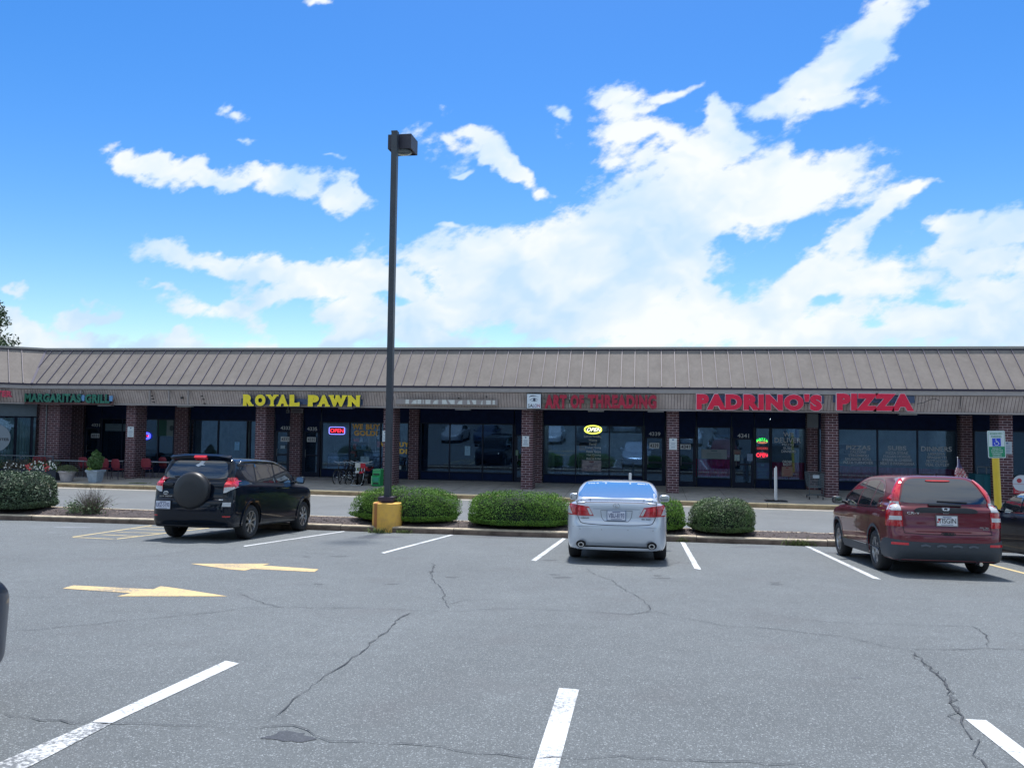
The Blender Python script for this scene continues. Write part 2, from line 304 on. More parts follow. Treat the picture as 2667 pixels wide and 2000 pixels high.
def worn_paint(name, col, under, amt):
    """road paint worn through to the asphalt in flecks"""
    m = bpy.data.materials.new(name); nt, N, L, b = nodes(m)
    tc = N.new('ShaderNodeTexCoord'); n = N.new('ShaderNodeTexNoise'); n.inputs['Scale'].default_value = 38; n.inputs['Detail'].default_value = 7; n.inputs['Roughness'].default_value = .7; L.new(tc.outputs['Object'], n.inputs['Vector'])
    n2 = N.new('ShaderNodeTexNoise'); n2.inputs['Scale'].default_value = 1.6; n2.inputs['Detail'].default_value = 3; L.new(tc.outputs['Object'], n2.inputs['Vector'])
    ad = N.new('ShaderNodeMath'); ad.operation = 'MULTIPLY_ADD'; ad.inputs[1].default_value = .5; L.new(n2.outputs['Fac'], ad.inputs[0]); L.new(n.outputs['Fac'], ad.inputs[2])
    r = N.new('ShaderNodeMapRange'); r.inputs['From Min'].default_value = .73 - amt + .1; r.inputs['From Max'].default_value = .88 - amt + .1; L.new(ad.outputs[0], r.inputs[0])
    mx = N.new('ShaderNodeMix'); mx.data_type = 'RGBA'; L.new(r.outputs[0], mx.inputs[0]); mx.inputs[6].default_value = (*col, 1); mx.inputs[7].default_value = (*under, 1); L.new(mx.outputs[2], b.inputs['Base Color'])
    b.inputs['Roughness'].default_value = .7; return m
def glass_mat(name, tint, refl=.14, trans=.5):
    """tinted pane: part mirror, part see-through"""
    m = bpy.data.materials.new(name); m.use_nodes = True; nt = m.node_tree; N = nt.nodes; L = nt.links; N.clear()
    o = N.new('ShaderNodeOutputMaterial'); t = N.new('ShaderNodeBsdfTransparent'); t.inputs[0].default_value = (*tint, 1)
    d = N.new('ShaderNodeBsdfDiffuse'); d.inputs[0].default_value = (.006, .014, .03, 1)
    m1 = N.new('ShaderNodeMixShader'); m1.inputs[0].default_value = trans; L.new(d.outputs[0], m1.inputs[1]); L.new(t.outputs[0], m1.inputs[2])
    g = N.new('ShaderNodeBsdfGlossy'); g.inputs['Roughness'].default_value = .01; g.inputs[0].default_value = (.38, .66, 1, 1)
    f = N.new('ShaderNodeFresnel'); f.inputs[0].default_value = 1.5
    a = N.new('ShaderNodeMath'); a.operation = 'ADD'; a.inputs[1].default_value = refl - .04; a.use_clamp = True; L.new(f.outputs[0], a.inputs[0])
    m2 = N.new('ShaderNodeMixShader'); L.new(a.outputs[0], m2.inputs[0]); L.new(m1.outputs[0], m2.inputs[1]); L.new(g.outputs[0], m2.inputs[2]); L.new(m2.outputs[0], o.inputs[0])
    return m
MT = {}
MT['brick'] = brick_mat('brick', (.105, .042, .048), (.058, .026, .036), (.42, .345, .385))
MT['navy'] = mat('navy_recess_shade', (.004, .013, .05), .6, var=.2, spec=.12)  # navy of the recess shade put into the wall colour
MT['soffit'] = mat('soffit', (.006, .018, .055), .9, spec=.1, var=.15)  # blue shadow tone under the eave painted in as base colour
MT['mullion'] = mat('dark_bronze_aluminium', (.004, .010, .03), .4, spec=.25)
MT['glass'] = glass_mat('shop_glass', (.8, .9, 1), .075, .9)
MT['glassd'] = glass_mat('shop_glass_dark', (.5, .65, .8), .075, .5)
MT['roof'] = mat('standing_seam_metal', (.215, .194, .180), .8, var=.09, vscale=1.3, spec=.15)
def streaks(m, sc=(5, 5, .35), lo=.92, hi=1.08):
    nt, N, L, b = nodes(m); src = b.inputs['Base Color'].links[0].from_socket; tc = N.new('ShaderNodeTexCoord'); mp_ = N.new('ShaderNodeMapping'); mp_.inputs['Scale'].default_value = sc; L.new(tc.outputs['Object'], mp_.inputs[0])
    n = N.new('ShaderNodeTexNoise'); n.inputs['Scale'].default_value = 1.5; n.inputs['Detail'].default_value = 7; n.inputs['Roughness'].default_value = .65; L.new(mp_.outputs[0], n.inputs['Vector'])
    r = N.new('ShaderNodeMapRange'); r.inputs['From Min'].default_value = .3; r.inputs['From Max'].default_value = .7; r.inputs['To Min'].default_value = lo; r.inputs['To Max'].default_value = hi; L.new(n.outputs['Fac'], r.inputs[0])
    v = N.new('ShaderNodeVectorMath'); v.operation = 'SCALE'; L.new(src, v.inputs[0]); L.new(r.outputs[0], v.inputs['Scale']); L.new(v.outputs[0], b.inputs['Base Color'])
streaks(MT['roof'])
MT['seam'] = mat('seam_rib', (.135, .12, .155), .5)
MT['cap'] = mat('roof_cap', (.34, .32, .29), .5)
MT['lip'] = mat('eave_trim', (.33, .305, .30), .55, var=.05)
MT['darktrim'] = mat('dark_drip_edge', (.02, .015, .04), .6)
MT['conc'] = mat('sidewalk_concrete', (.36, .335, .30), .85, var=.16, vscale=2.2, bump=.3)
MT['curb'] = mat('curb_concrete_shaded', (.17, .125, .10), .85, var=.4, vscale=3.5, bump=.4)  # kerb face: concrete darkened as though in shade
MT['curbtop'] = mat('curb_concrete_lit', (.46, .39, .29), .85, var=.25, vscale=5, bump=.3)  # same concrete for the top, lightened as though sunlit
MT['curby'] = mat('curb_faded_yellow_shaded', (.30, .215, .125), .8, var=.45, vscale=1.6, bump=.3)  # faded yellow kerb face, its shade mixed into the colour
MT['curbyt'] = mat('curb_faded_yellow_lit', (.56, .46, .28), .8, var=.2, vscale=2.0)  # the same faded yellow on top, brightened for the sun
MT['gutter'] = mat('gutter_concrete', (.33, .31, .275), .85, var=.25, vscale=2)
MT['joint'] = mat('joint', (.06, .05, .05), .9)
MT['asph'] = asphalt_mat('asphalt', (.126, .142, .150), (.29, .315, .33), (.062, .071, .077))
MT['asph2'] = asphalt_mat('road_asphalt', (.150, .165, .176), (.25, .265, .275), (.11, .12, .13), .5)
MT['crack'] = mat('crack', (.052, .058, .066), .9)
MT['white'] = worn_paint('white_road_paint', (.56, .585, .60), (.20, .21, .22), .065)
MT['whiteworn'] = worn_paint('worn_white_road_paint', (.56, .58, .59), (.13, .14, .15), .20)
MT['yel'] = worn_paint('yellow_road_paint', (.62, .45, .21), (.20, .19, .17), .085)
MT['yel2'] = worn_paint('faded_yellow_road_paint', (.60, .48, .24), (.20, .19, .17), .06)
MT['mulch'] = mat('mulch', (.105, .085, .082), .95, col2=(.042, .035, .038), vscale=28, bump=1, bscale=60)
MT['leaf'] = mat('leaf', (.15, .28, .045), .7, island=.22, col2=(.085, .19, .04), vscale=4, spec=.12)
MT['leafin'] = mat('dark_bush_core', (.008, .016, .010), .95)  # near-black solid core, fills the gaps between the leaves
MT['grass'] = mat('weed', (.16, .20, .07), .7, island=.4)
MT['twig'] = mat('twig', (.13, .10, .085), .9)
MT['grey'] = mat('grey_panel', (.16, .18, .20), .6)
MT['black'] = mat('black_plastic', (.012, .014, .02), .5)
MT['wpaint'] = mat('white_enamel', (.72, .74, .76), .4)
# ------------------------------------------------------------------ text
_tc = {}
def text_geo(s, bold=0.0, depth=.02, bevel=0):
    key = (s, bold, depth)
    if key in _tc: return _tc[key]
    cu = bpy.data.curves.new('t', 'FONT'); cu.body = s; cu.size = 1; cu.offset = bold; cu.extrude = .5; cu.resolution_u = 4; cu.space_character = 1.0 + bold * 2.2
    o = bpy.data.objects.new('t', cu); COL.objects.link(o); bpy.context.view_layer.update()
    dg = bpy.context.evaluated_depsgraph_get(); me = o.evaluated_get(dg).to_mesh()
    vs = [tuple(v.co) for v in me.vertices]; fs = [tuple(p.vertices) for p in me.polygons]
    o.evaluated_get(dg).to_mesh_clear(); bpy.data.objects.remove(o); bpy.data.curves.remove(cu)
    xs = [v[0] for v in vs]; ys = [v[1] for v in vs]; x0, x1, y0, y1 = min(xs), max(xs), min(ys), max(ys)
    vs = [((v[0] - x0) / (x1 - x0), (v[1] - y0) / (y1 - y0), v[2] + .5) for v in vs]   # unit box, z 0..1
    _tc[key] = (vs, fs); return vs, fs
def text_mb(mb, s, org, ux, uy, depth, bold=0, mi=0, slant=0):
    """org lower-left corner, ux width vector, uy height vector; depth outwards (ux x uy)"""
    vs, fs = text_geo(s, bold); org = Vector(org); ux = Vector(ux); uy = Vector(uy); n = ux.cross(uy).normalized() * depth
    mb.mesh([org + ux * (v[0] + slant * v[1]) + uy * v[1] + n * v[2] for v in vs], fs, mi)
def text_on(mb, s, px0, py0, px1, py1, Y, depth=.004, bold=0, mi=0, slant=0):
    a = at(px0, py1, Y); b = at(px1, py1, Y); c = at((px0 + px1) / 2, py0, Y); d = at((px0 + px1) / 2, py1, Y)
    text_mb(mb, s, (a.x, Y, d.z), (b.x - a.x, 0, 0), (0, 0, c.z - d.z), depth, bold, mi, slant)
# ------------------------------------------------------------------ ground
def stru(o): o['kind'] = 'structure'; return o
KY = 20.35                                   # face of the island kerb
m = MB()
xs = [-140, -60, -30, -10, 10, 30, 60, 140]
for a, b in zip(xs, xs[1:]):
    for y0, y1 in ((KY, -60),):
        m.quad((a, y1, lotz(a, y1)), (b, y1, lotz(b, y1)), (b, y0, lotz(b, y0)), (a, y0, lotz(a, y0)))
    m.quad((a, -400, lotz(a, -60)), (b, -400, lotz(b, -60)), (b, -60, lotz(b, -60)), (a, -60, lotz(a, -60)))
stru(m.build('parking_lot', MT['asph']))
m = MB(); m.box(-140, 140, 22.1, 29.5, -.3, 0); stru(m.build('road', MT['asph2']))
m = MB(); m.box(-140, 140, 29.5, 30.0, -.3, .004); stru(m.build('gutter', MT['gutter']))
m = MB(); m.quad((-900, -900, -1.2), (900, -900, -1.2), (900, 900, -1.2), (-900, 900, -1.2)); stru(m.build('ground', mat('earth', (.12, .13, .07), .95, var=.3, vscale=.05)))
def swalk(Y): return .165 + (Y - 30.15) * .0265
def kerb_run(name, y0, y1, zt, mats, seed, jx=3.05, ybot=-.4, face=-1, x0=-60, x1=60):
    """kerb in cast lengths with a rounded nose and open joints; zt(x) = top height"""
    rnd = random.Random(seed); m = MB(); x = x0 + rnd.random()
    while x < x1:
        xe = x + jx; dz = rnd.uniform(-.006, .006); g = .008
        a, b = x + g, xe - g
        za, zb = zt(a) + dz, zt(b) + dz
        yf, yb = (y0, y1) if face < 0 else (y1, y0); s = 1 if face < 0 else -1
        prof = [(yf, None), (yf, -.035), (yf + s * .010, -.012), (yf + s * .035, 0), (yb, 0), (yb, None)]
        pa = [(a, y, (za + z) if z is not None else ybot) for y, z in prof]; pb = [(b, y, (zb + z) if z is not None else ybot) for y, z in prof]
        for i in range(len(prof) - 1):
            mi = 1 if i >= 1 and i <= 3 else 0
            q = (pa[i], pb[i], pb[i + 1], pa[i + 1]) if face < 0 else (pb[i], pa[i], pa[i + 1], pb[i + 1])
            m.poly(q, mi)
        m.poly(pa[::-1] if face < 0 else pa, 0); m.poly(pb if face < 0 else pb[::-1], 0)
        m.box(b, b + 2 * g, min(y0, y1) + .012, max(y0, y1) - .01, ybot, min(za, zb) - .012, 2)
        x = xe
    return stru(m.build(name, mats))
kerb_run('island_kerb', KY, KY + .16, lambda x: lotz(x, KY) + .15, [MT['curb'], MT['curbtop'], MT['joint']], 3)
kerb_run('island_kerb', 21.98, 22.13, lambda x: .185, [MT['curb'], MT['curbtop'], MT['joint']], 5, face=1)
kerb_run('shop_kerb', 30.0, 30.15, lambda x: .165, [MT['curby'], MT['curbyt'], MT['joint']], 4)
# mulch bed: gently heaped
m = MB(); rnd = random.Random(11); nx = 900; ny = 6
def mz(x, y):
    t = (y - KY - .15) / (21.99 - KY - .15); z0 = lotz(x, KY) + .12; z1 = .16
    return z0 + (z1 - z0) * t + .07 * math.sin(math.pi * t) + .02 * math.sin(x * 2.1) * math.sin(math.pi * t)
g = [[(-30 + 50 * i / nx, KY + .15 + (21.99 - KY - .15) * j / ny) for j in range(ny + 1)] for i in range(nx + 1)]
vs = [(x, y, mz(x, y) + (rnd.uniform(-.012, .012) if 0 < j < ny else 0)) for col in g for j, (x, y) in enumerate(col)]
fs = [(i * (ny + 1) + j, (i + 1) * (ny + 1) + j, (i + 1) * (ny + 1) + j + 1, i * (ny + 1) + j + 1) for i in range(nx) for j in range(ny)]
m.mesh(vs, fs); stru(m.build('mulch_bed', MT['mulch']))
# wood chips lying on it
m = MB()
for _ in range(5200):
    x = rnd.uniform(-18, 9); y = rnd.uniform(KY + .17, 21.95); z = mz(x, y) + .012; a = rnd.uniform(0, 6.3); l = rnd.uniform(.012, .035); w = l * .35; t = rnd.uniform(-.012, .012)
    c, s = math.cos(a), math.sin(a)
    m.quad((x - c * l + s * w, y - s * l - c * w, z - t), (x + c * l + s * w, y + s * l - c * w, z + t), (x + c * l - s * w, y + s * l + c * w, z + t + .004), (x - c * l - s * w, y - s * l + c * w, z - t + .004))
tag(m.build('wood_chips', mat('wood_chip', (.15, .115, .10), .9, island=.6)), kind='stuff')
# sidewalk slabs
m = MB(); x = -30.0
while x < 30:
    w = 1.5
    for j, (ya, yb) in enumerate(((30.15, 31.5), (31.5, 33.0), (33.0, 35.4))):
        e = .006; zt = [(x + e, ya + e), (x + w - e, ya + e), (x + w - e, yb - e), (x + e, yb - e)]
        m.poly([(a, b, swalk(b)) for a, b in zt])
    x += w
m.quad((-45, 30.15, swalk(30.15) - .007), (60, 30.15, swalk(30.15) - .007), (60, 35.5, swalk(35.5) - .007), (-45, 35.5, swalk(35.5) - .007), 1)
m.quad((-45, 30.15, swalk(30.15) - .002), (-30, 30.15, swalk(30.15) - .002), (-30, 35.5, swalk(35.5) - .002), (-45, 35.5, swalk(35.5) - .002), 0)
stru(m.build('sidewalk', [MT['conc'], MT['joint']]))
# ---- painted markings, on the lot's own slope, 4 mm proud
UP = LN * .004
def lotpoly(name, pts, material, lift=1.0):
    """polygon on the lot from outline points (x, y)"""
    m = MB(); P = [Vector((p[0], p[1], lotz(p[0], p[1]))) + UP * lift for p in pts]
    vs, fs = [], []
    r = delaunay_2d_cdt([Vector((p.x, p.y)) for p in P], [], [list(range(len(P)))], 1, 1e-6)
    m.mesh([(v.x, v.y, lotz(v.x, v.y) + .004 * lift) for v in r[0]], r[2])
    for i, f in enumerate(m.f):
        a, b, c = (Vector(m.v[j]) for j in f[:3])
        if (b - a).cross(c - a).z < 0: m.f[i] = f[::-1]
    return stru(m.build(name, material))
def wob(p, q, n, amp, rnd):
    p = Vector(p); q = Vector(q); d = (q - p); nrm = Vector((-d.y, d.x)).normalized()
    return [p + d * (i / n) + nrm * rnd.uniform(-amp, amp) for i in range(n)]
def line(p, q, w, material, name='parking_line', ends=None):
    rnd = random.Random(int(p[0] * 100)); p = Vector(p); q = Vector(q); d = (q - p).normalized(); n = Vector((-d.y, d.x)) * (w / 2)
    k = max(3, int((q - p).length / .12))
    return lotpoly(name, wob(p - n, q - n, k, .004, rnd) + wob(q + n, p + n, k, .004, rnd), material)
for (a, b) in (((-7.74, 20.25), (-8.02, 15.3)), ((-4.86, 20.25), (-4.98, 14.95)), ((-1.99, 20.25), (-2.0, 14.6)), ((.90, 20.25), (.89, 14.2)), ((3.80, 20.25), (3.66, 13.75))):
    line(a, b, .105, MT['white'])
line((6.62, 20.2), (6.55, 12.5), .10, MT['yel2'])
def g2(px, py): q = gp(px, py); return (q.x, q.y)
lotpoly('parking_line', [g2(588, 1721), g2(623, 1728), g2(288, 1885), g2(240, 1880)], MT['white'])
lotpoly('parking_line', [g2(240, 1881), g2(288, 1886), g2(60, 2006), g2(-60, 2012)], MT['whiteworn'])
lotpoly('parking_line', [g2(1456, 1792), g2(1508, 1796), g2(1452, 2010), g2(1385, 2010)], MT['white'])
lotpoly('parking_line', [g2(2514, 1873), g2(2569, 1876), g2(2700, 1975), g2(2700, 2022)], MT['white'])
# arrows
lotpoly('road_arrow', [g2(*p) for p in ((163, 1532.6), (191, 1524.5), (399, 1534.8), (419, 1526.5), (460, 1532), (592, 1553), (305, 1553), (342, 1544.5))], MT['yel'])
lotpoly('road_arrow', [g2(*p) for p in ((496, 1468), (704, 1468), (683, 1472.4), (830, 1482.6), (818, 1489.5), (655, 1481.3), (637, 1485.8), (592, 1482))], MT['yel'])
# hatched bay at the far left (yellow)
HB = [(-11.02, 20.2), (-13.3, 15.95), (-10.7, 15.72), (-10.55, 16.2)]
for a, b in ((g2(398, 1368), g2(186, 1399)), (g2(186, 1399), g2(300, 1404)), (g2(300, 1404), g2(560, 1373)), (g2(258, 1392), g2(370, 1397)), (g2(296, 1385), g2(425, 1389)), (g2(340, 1378), g2(490, 1382)), (g2(372, 1372), g2(540, 1376))):
    line(a, b, .09, MT['yel2'], 'bay_hatching')
# ---- cracks
def crack(pts, w0=.012, name='pavement_crack', jit=.022, seed=0):
    rnd = random.Random(seed); P = [Vector(g2(*p)) for p in pts]; Q = []
    for a, b in zip(P, P[1:]):
        n = max(2, int((b - a).length / .10)); d = b - a; nn = Vector((-d.y, d.x)).normalized()
        for i in range(n): Q.append(a + d * (i / n) + nn * rnd.uniform(-jit, jit))
    Q.append(P[-1]); m = MB(); L_, R_ = [], []
    for i, q in enumerate(Q):
        t = (Q[min(i + 1, len(Q) - 1)] - Q[max(i - 1, 0)]).normalized(); n = Vector((-t.y, t.x)); w = w0 * rnd.uniform(.25, 1.4) * (.3 if i in (0, len(Q) - 1) else 1)
        for s, A in ((1, L_), (-1, R_)):
            c = q + n * (w * s * .5); A.append((c.x, c.y, lotz(c.x, c.y) + .008))
    for i in range(len(Q) - 1): m.quad(R_[i], R_[i + 1], L_[i + 1], L_[i])
    return stru(m.build(name, MT['crack']))
for k, (w, pts) in enumerate((
    (.016, ((1066, 1596), (1030, 1618), (1018, 1636), (965, 1675), (930, 1705), (880, 1740), (820, 1782))),
    (.009, ((820, 1782), (780, 1808), (740, 1850), (690, 1880))),
    (.010, ((20, 1645), (180, 1632), (350, 1615), (560, 1595), (640, 1582), (800, 1582), (960, 1584), (1060, 1590), (1200, 1593), (1300, 1585), (1500, 1592), (1640, 1600), (1700, 1592))),
    (.012, ((1120, 1465), (1133, 1472), (1122, 1492), (1127, 1510), (1140, 1522), (1155, 1545), (1158, 1565), (1170, 1585))),
    (.011, ((1530, 1480), (1545, 1495), (1590, 1510), (1620, 1533), (1660, 1552), (1675, 1565), (1690, 1580), (1692, 1590))),
    (.006, ((1692, 1590), (1640, 1602))),
    (.009, ((1700, 1592), (1780, 1610), (1900, 1632), (2010, 1637), (2130, 1652), (2200, 1658), (2300, 1683), (2370, 1690))),
    (.013, ((2360, 1690), (2480, 1692), (2560, 1688), (2667, 1692), (2720, 1694))),
    (.020, ((2365, 1692), (2400, 1715), (2425, 1745), (2460, 1775), (2478, 1805), (2485, 1840), (2500, 1865), (2510, 1895))),
    (.014, ((2510, 1895), (2535, 1925), (2560, 1932), (2530, 1955), (2555, 1980), (2575, 2010))),
    (.006, ((1860, 1590), (2000, 1600), (2140, 1620), (2350, 1628), (2520, 1632), (2667, 1652), (2720, 1656))),
    (.006, ((2530, 1630), (2570, 1655), (2575, 1688))),
    (.006, ((0, 1553), (150, 1557), (300, 1553))),
    (.006, ((620, 1545), (690, 1572), (740, 1583))),
    (.010, ((650, 1897), (760, 1890), (860, 1930), (960, 1935), (1100, 1940), (1250, 1962), (1400, 1975), (1480, 1975), (1620, 1970), (1700, 1976), (1900, 1982), (2000, 1992), (2130, 1995))),
    (.008, ((0, 1860), (110, 1875), (230, 1885), (330, 1887), (480, 1888), (600, 1897))),
    (.006, ((330, 1460), (420, 1445), (500, 1433))),
    (.005, ((0, 1395), (200, 1400), (500, 1427), (760, 1438), (900, 1445))),
    (.005, ((1290, 1560), (1200, 1566), (1170, 1575))),
    (.006, ((1680, 1490), (1720, 1478), (1770, 1463))))):
    crack(pts, .0058 + .36 * w, seed=k)
# second strand along the widest crack, broken asphalt crumbs in it
crack(((2368, 1700), (2405, 1725), (2440, 1758), (2470, 1800), (2476, 1842), (2495, 1880)), .007, seed=51, jit=.05)
# dark patched hole and stains
def blob(px, py, rx, ry, seed, n=26):
    rnd = random.Random(seed); ph = [rnd.uniform(0, 6.3) for _ in range(4)]
    return [g2(px + rx * (1 + .25 * math.sin(3 * a + ph[0]) + .12 * math.sin(5 * a + ph[1]) + rnd.uniform(-.05, .05)) * math.cos(a), py + ry * (1 + .2 * math.sin(2 * a + ph[2]) + .15 * math.sin(7 * a + ph[3])) * math.sin(a)) for a in [2 * math.pi * i / n for i in range(n)]]
pm = asphalt_mat('patch_asphalt', (.075, .085, .10), (.14, .15, .17), (.04, .045, .06), .7)
lotpoly('asphalt_patch', blob(755, 1918, 58, 14, 2), pm, .7)
sm = asphalt_mat('oil_stained_asphalt', (.115, .125, .14), (.24, .26, .28), (.06, .065, .08), .8)
for i, (x, y, a, b) in enumerate(((1300, 1397, 75, 3.2), (985, 1398, 60, 3), (1960, 1424, 50, 2.6), (2230, 1765, 12, 2.5), (2180, 1440, 30, 2))):
    lotpoly('oil_stain', blob(x, y, a, b, 20 + i), sm, .5)
rnd = random.Random(8); faint = asphalt_mat('faintly_stained_asphalt', (.090, .10, .108), (.23, .25, .26), (.05, .055, .06), .8)
for i in range(16): lotpoly('drip_stain', blob(rnd.choice((1120, 1640, 2050, 900, 1380, 1500)) + rnd.gauss(0, 70), rnd.uniform(1440, 1530), rnd.uniform(8, 26), rnd.uniform(1, 2.6), 60 + i, 16), faint, .5)
lm = asphalt_mat('bleached_asphalt', (.20, .22, .24), (.34, .36, .38), (.14, .15, .17), .6)
for i, (x, y, a, b) in enumerate(((190, 1373, 50, 1.6), (135, 1387, 12, .9))):
    lotpoly('salt_stain', blob(x, y, a, b, 40 + i), lm, .5)
# ------------------------------------------------------------------ the building
BLD = tag(empty('strip_mall', (-7, 35, .3)), 'long low brick strip mall with taupe standing seam roof and dark recessed shopfronts', 'building')
def bp(m, name, mats, **k):
    """part of the building: geometry is given in world metres"""
    o = m.build(name, mats, BLD, **k); o.matrix_parent_inverse = Matrix.Translation(-BLD.location); return o
E0 = Vector((-26.83, 31.7)); WD = Vector((-math.cos(R(45)), -math.sin(R(45)))); WN = Vector((-WD.y, WD.x)) * -1   # wing runs to the left and forward
XR, WL = 26.0, 12.0
def mp(t, z, X):                         # point of the main range at depth t behind the eave
    return (X, E0.y + t, z)
def m0(t, z): return (E0.x - .4142 * t, E0.y + t, z)
def wp(t, z, s):
    q = Vector((E0.x - .4142 * t, E0.y + t)) + WD * s; return (q.x, q.y, z)
def sweep(m, prof, mi=0, close=False):
    P = prof + ([prof[0]] if close else [])
    for (t0, z0), (t1, z1) in zip(P, P[1:]):
        m.quad(m0(t0, z0), mp(t0, z0, XR), mp(t1, z1, XR), m0(t1, z1), mi)
        m.quad(wp(t0, z0, WL), wp(t0, z0, 0), wp(t1, z1, 0), wp(t1, z1, WL), mi)
m = MB(); sweep(m, [(0, 4.355), (1.55, 5.93)]); sweep(m, [(1.55, 5.93), (1.62, 5.97)]); sweep(m, [(1.8, 6.0), (9, 5.7), (9, 0)])
RT = lambda t: 4.355 + t * (5.93 - 4.355) / 1.55
roof = bp(m, 'roof', MT['roof'])
m = MB()
def rib(a, b, w, h):
    a = Vector(a); b = Vector(b); d = (b - a).normalized(); s = d.cross(Vector((0, 0, 1))).normalized(); u = s.cross(d).normalized()
    v = [a - s * w, a + s * w, a + s * w + u * h, a - s * w + u * h]; v += [p + (b - a) for p in v]
    m.mesh(v, [(0, 1, 2, 3), (7, 6, 5, 4), (0, 4, 5, 1), (1, 5, 6, 2), (2, 6, 7, 3), (3, 7, 4, 0)])
k = 0; X = -26.83 + .23
while X < XR:
    rib(mp(0, RT(0), X), mp(1.54, RT(1.54), X), .012, .045); X += .523
for s in [.33 + i * .523 for i in range(40)]:
    if s < WL: rib(wp(0, RT(0), s), wp(1.54, RT(1.54), s + .4142 * 1.54), .012, .045)
# short jack ribs dying into the valley
for i in range(1, 2):
    t = .523 * i / .4142 * .5; rib((E0.x + .23 - .523, E0.y + .72, RT(.72)), (E0.x + .23 - .523, E0.y + 1.54, RT(1.54)), .012, .045)
q0, q1 = Vector(m0(0, RT(0) + .01)), Vector(m0(1.54, RT(1.54) + .01)); rib(q0, q1, .05, .02)
seams = m.build('roof_seams', MT['seam'], roof)
m = MB(); sweep(m, [(1.50, 5.965), (1.50, 6.06), (1.85, 6.06), (1.85, 5.965)], close=True); o = m.build('roof_cap', MT['cap'], roof)
m = MB(); sweep(m, [(1.53, 5.90), (1.53, 5.965), (1.80, 5.965), (1.80, 5.90)], close=True); m.build('cap_flashing', MT['darktrim'], roof)
m = MB(); sweep(m, [(-.03, 4.285), (-.03, 4.352), (.10, 4.352), (.10, 4.285)], close=True); m.build('gutter', MT['darktrim'], roof)
m = MB(); sweep(m, [(.16, 4.10), (.02, 4.115), (.0, 4.125), (.0, 4.284), (.16, 4.284)]); bp(m, 'eave_trim', MT['lip'])
# sign band of tongue and groove boards leaning inwards to the bottom
bm_ = mat('stained_fascia_boards', (.52, .445, .42), .8, col2=(.37, .31, .29), vscale=1.7)
m = MB(); rnd = random.Random(5)
def band(s0, s1, pf):
    s = s0
    while s < s1:
        w = .118; g = .013; e = rnd.uniform(-.003, .003); a, b = s + g / 2, s + w - g / 2
        T0, B0 = (.10 + e, 4.10), (.38 + e, 3.50)
        m.quad(pf(*B0, a), pf(*B0, b), pf(*T0, b), pf(*T0, a), 0)
        m.quad(pf(B0[0], B0[1], b), pf(B0[0] + .02, B0[1], b + g / 2), pf(T0[0] + .02, T0[1], b + g / 2), pf(T0[0], T0[1], b), 1)
        m.quad(pf(B0[0] + .02, B0[1], a - g / 2), pf(B0[0], B0[1], a), pf(T0[0], T0[1], a), pf(T0[0] + .02, T0[1], a - g / 2), 1)
        s += w
band(E0.x - .05, XR, lambda t, z, s: mp(t, z, s))
band(0, WL, lambda t, z, s: wp(t, z, WL - s))
bp(m, 'sign_band', [bm_, mat('board_groove', (.085, .07, .075), .9)])
m = MB(); sweep(m, [(.33, 3.445), (.33, 3.505), (.45, 3.505), (.45, 3.445)], close=True); bp(m, 'band_trim', MT['lip'])
m = MB(); sweep(m, [(.45, 3.455), (3.7, 3.455)]); bp(m, 'soffit', MT['soffit'])
# battens left from old signs on the band
for px in (131.5, 212.5, 391.5, 442, 492):
    m = MB(); a = at(px, 1030, 31.78); m.box(a.x - .018, a.x + .018, 31.70, 31.80, 3.50, 4.08); bp(m, 'old_sign_batten', MT['lip'])

m = MB()
for px, py in ((398, 1031), (400, 1039), (402, 1047), (528, 1032), (531, 1040), (535, 1051), (1268, 1033), (1196, 1037)):
    m = MB(); a = at(px, py, 31.93); m.box(a.x - .02, a.x + .02, 31.80, 31.95, a.z - .02, a.z + .02); bp(m, 'bolt_hole', MT['black'])
a = at(2502, 1043, 31.8); m = MB(); m.tube([(a.x, 31.75, 4.09), (a.x - .03, 31.80, 3.62)], .013, 6); bp(m, 'loose_cable', MT['black'])
a = at(475, 1036, 31.9); m = MB(); m.box(a.x - .04, a.x + .04, 31.84, 31.92, a.z - .04, a.z + .04); bp(m, 'junction_box', MT['black'])
a = at(2388, 1052, 31.7); b = at(2425, 1040, 31.72); m = MB(); m.tube([a, (a + b) / 2 + Vector((0, 0, -.03)), b, b + Vector((.15, .02, .02)), b + Vector((.3, .0, -.05))], .011, 6); bp(m, 'loose_cable', MT['black'])
# brick pillars under the eave
PX = [-22.5, -16.35, -10.62, -4.76, 1.05, 7.02, 13.15, 19.0, 24.8]
for x in PX:
    w = .235; m = MB(); m.box(x - w, x + w, 32.5, 33.3, swalk(32.5) - .02, 3.455); bp(m, 'brick_pillar', MT['brick'])
m = MB(); m.box(-27.0, -25.98, 32.45, 33.2, .15, 3.455); bp(m, 'brick_pillar', MT['brick'])
m = MB(); m.tube([(-26.62, 32.40, .2), (-26.62, 32.40, 3.44)], .022, 8); bp(m, 'conduit', MT['grey'])
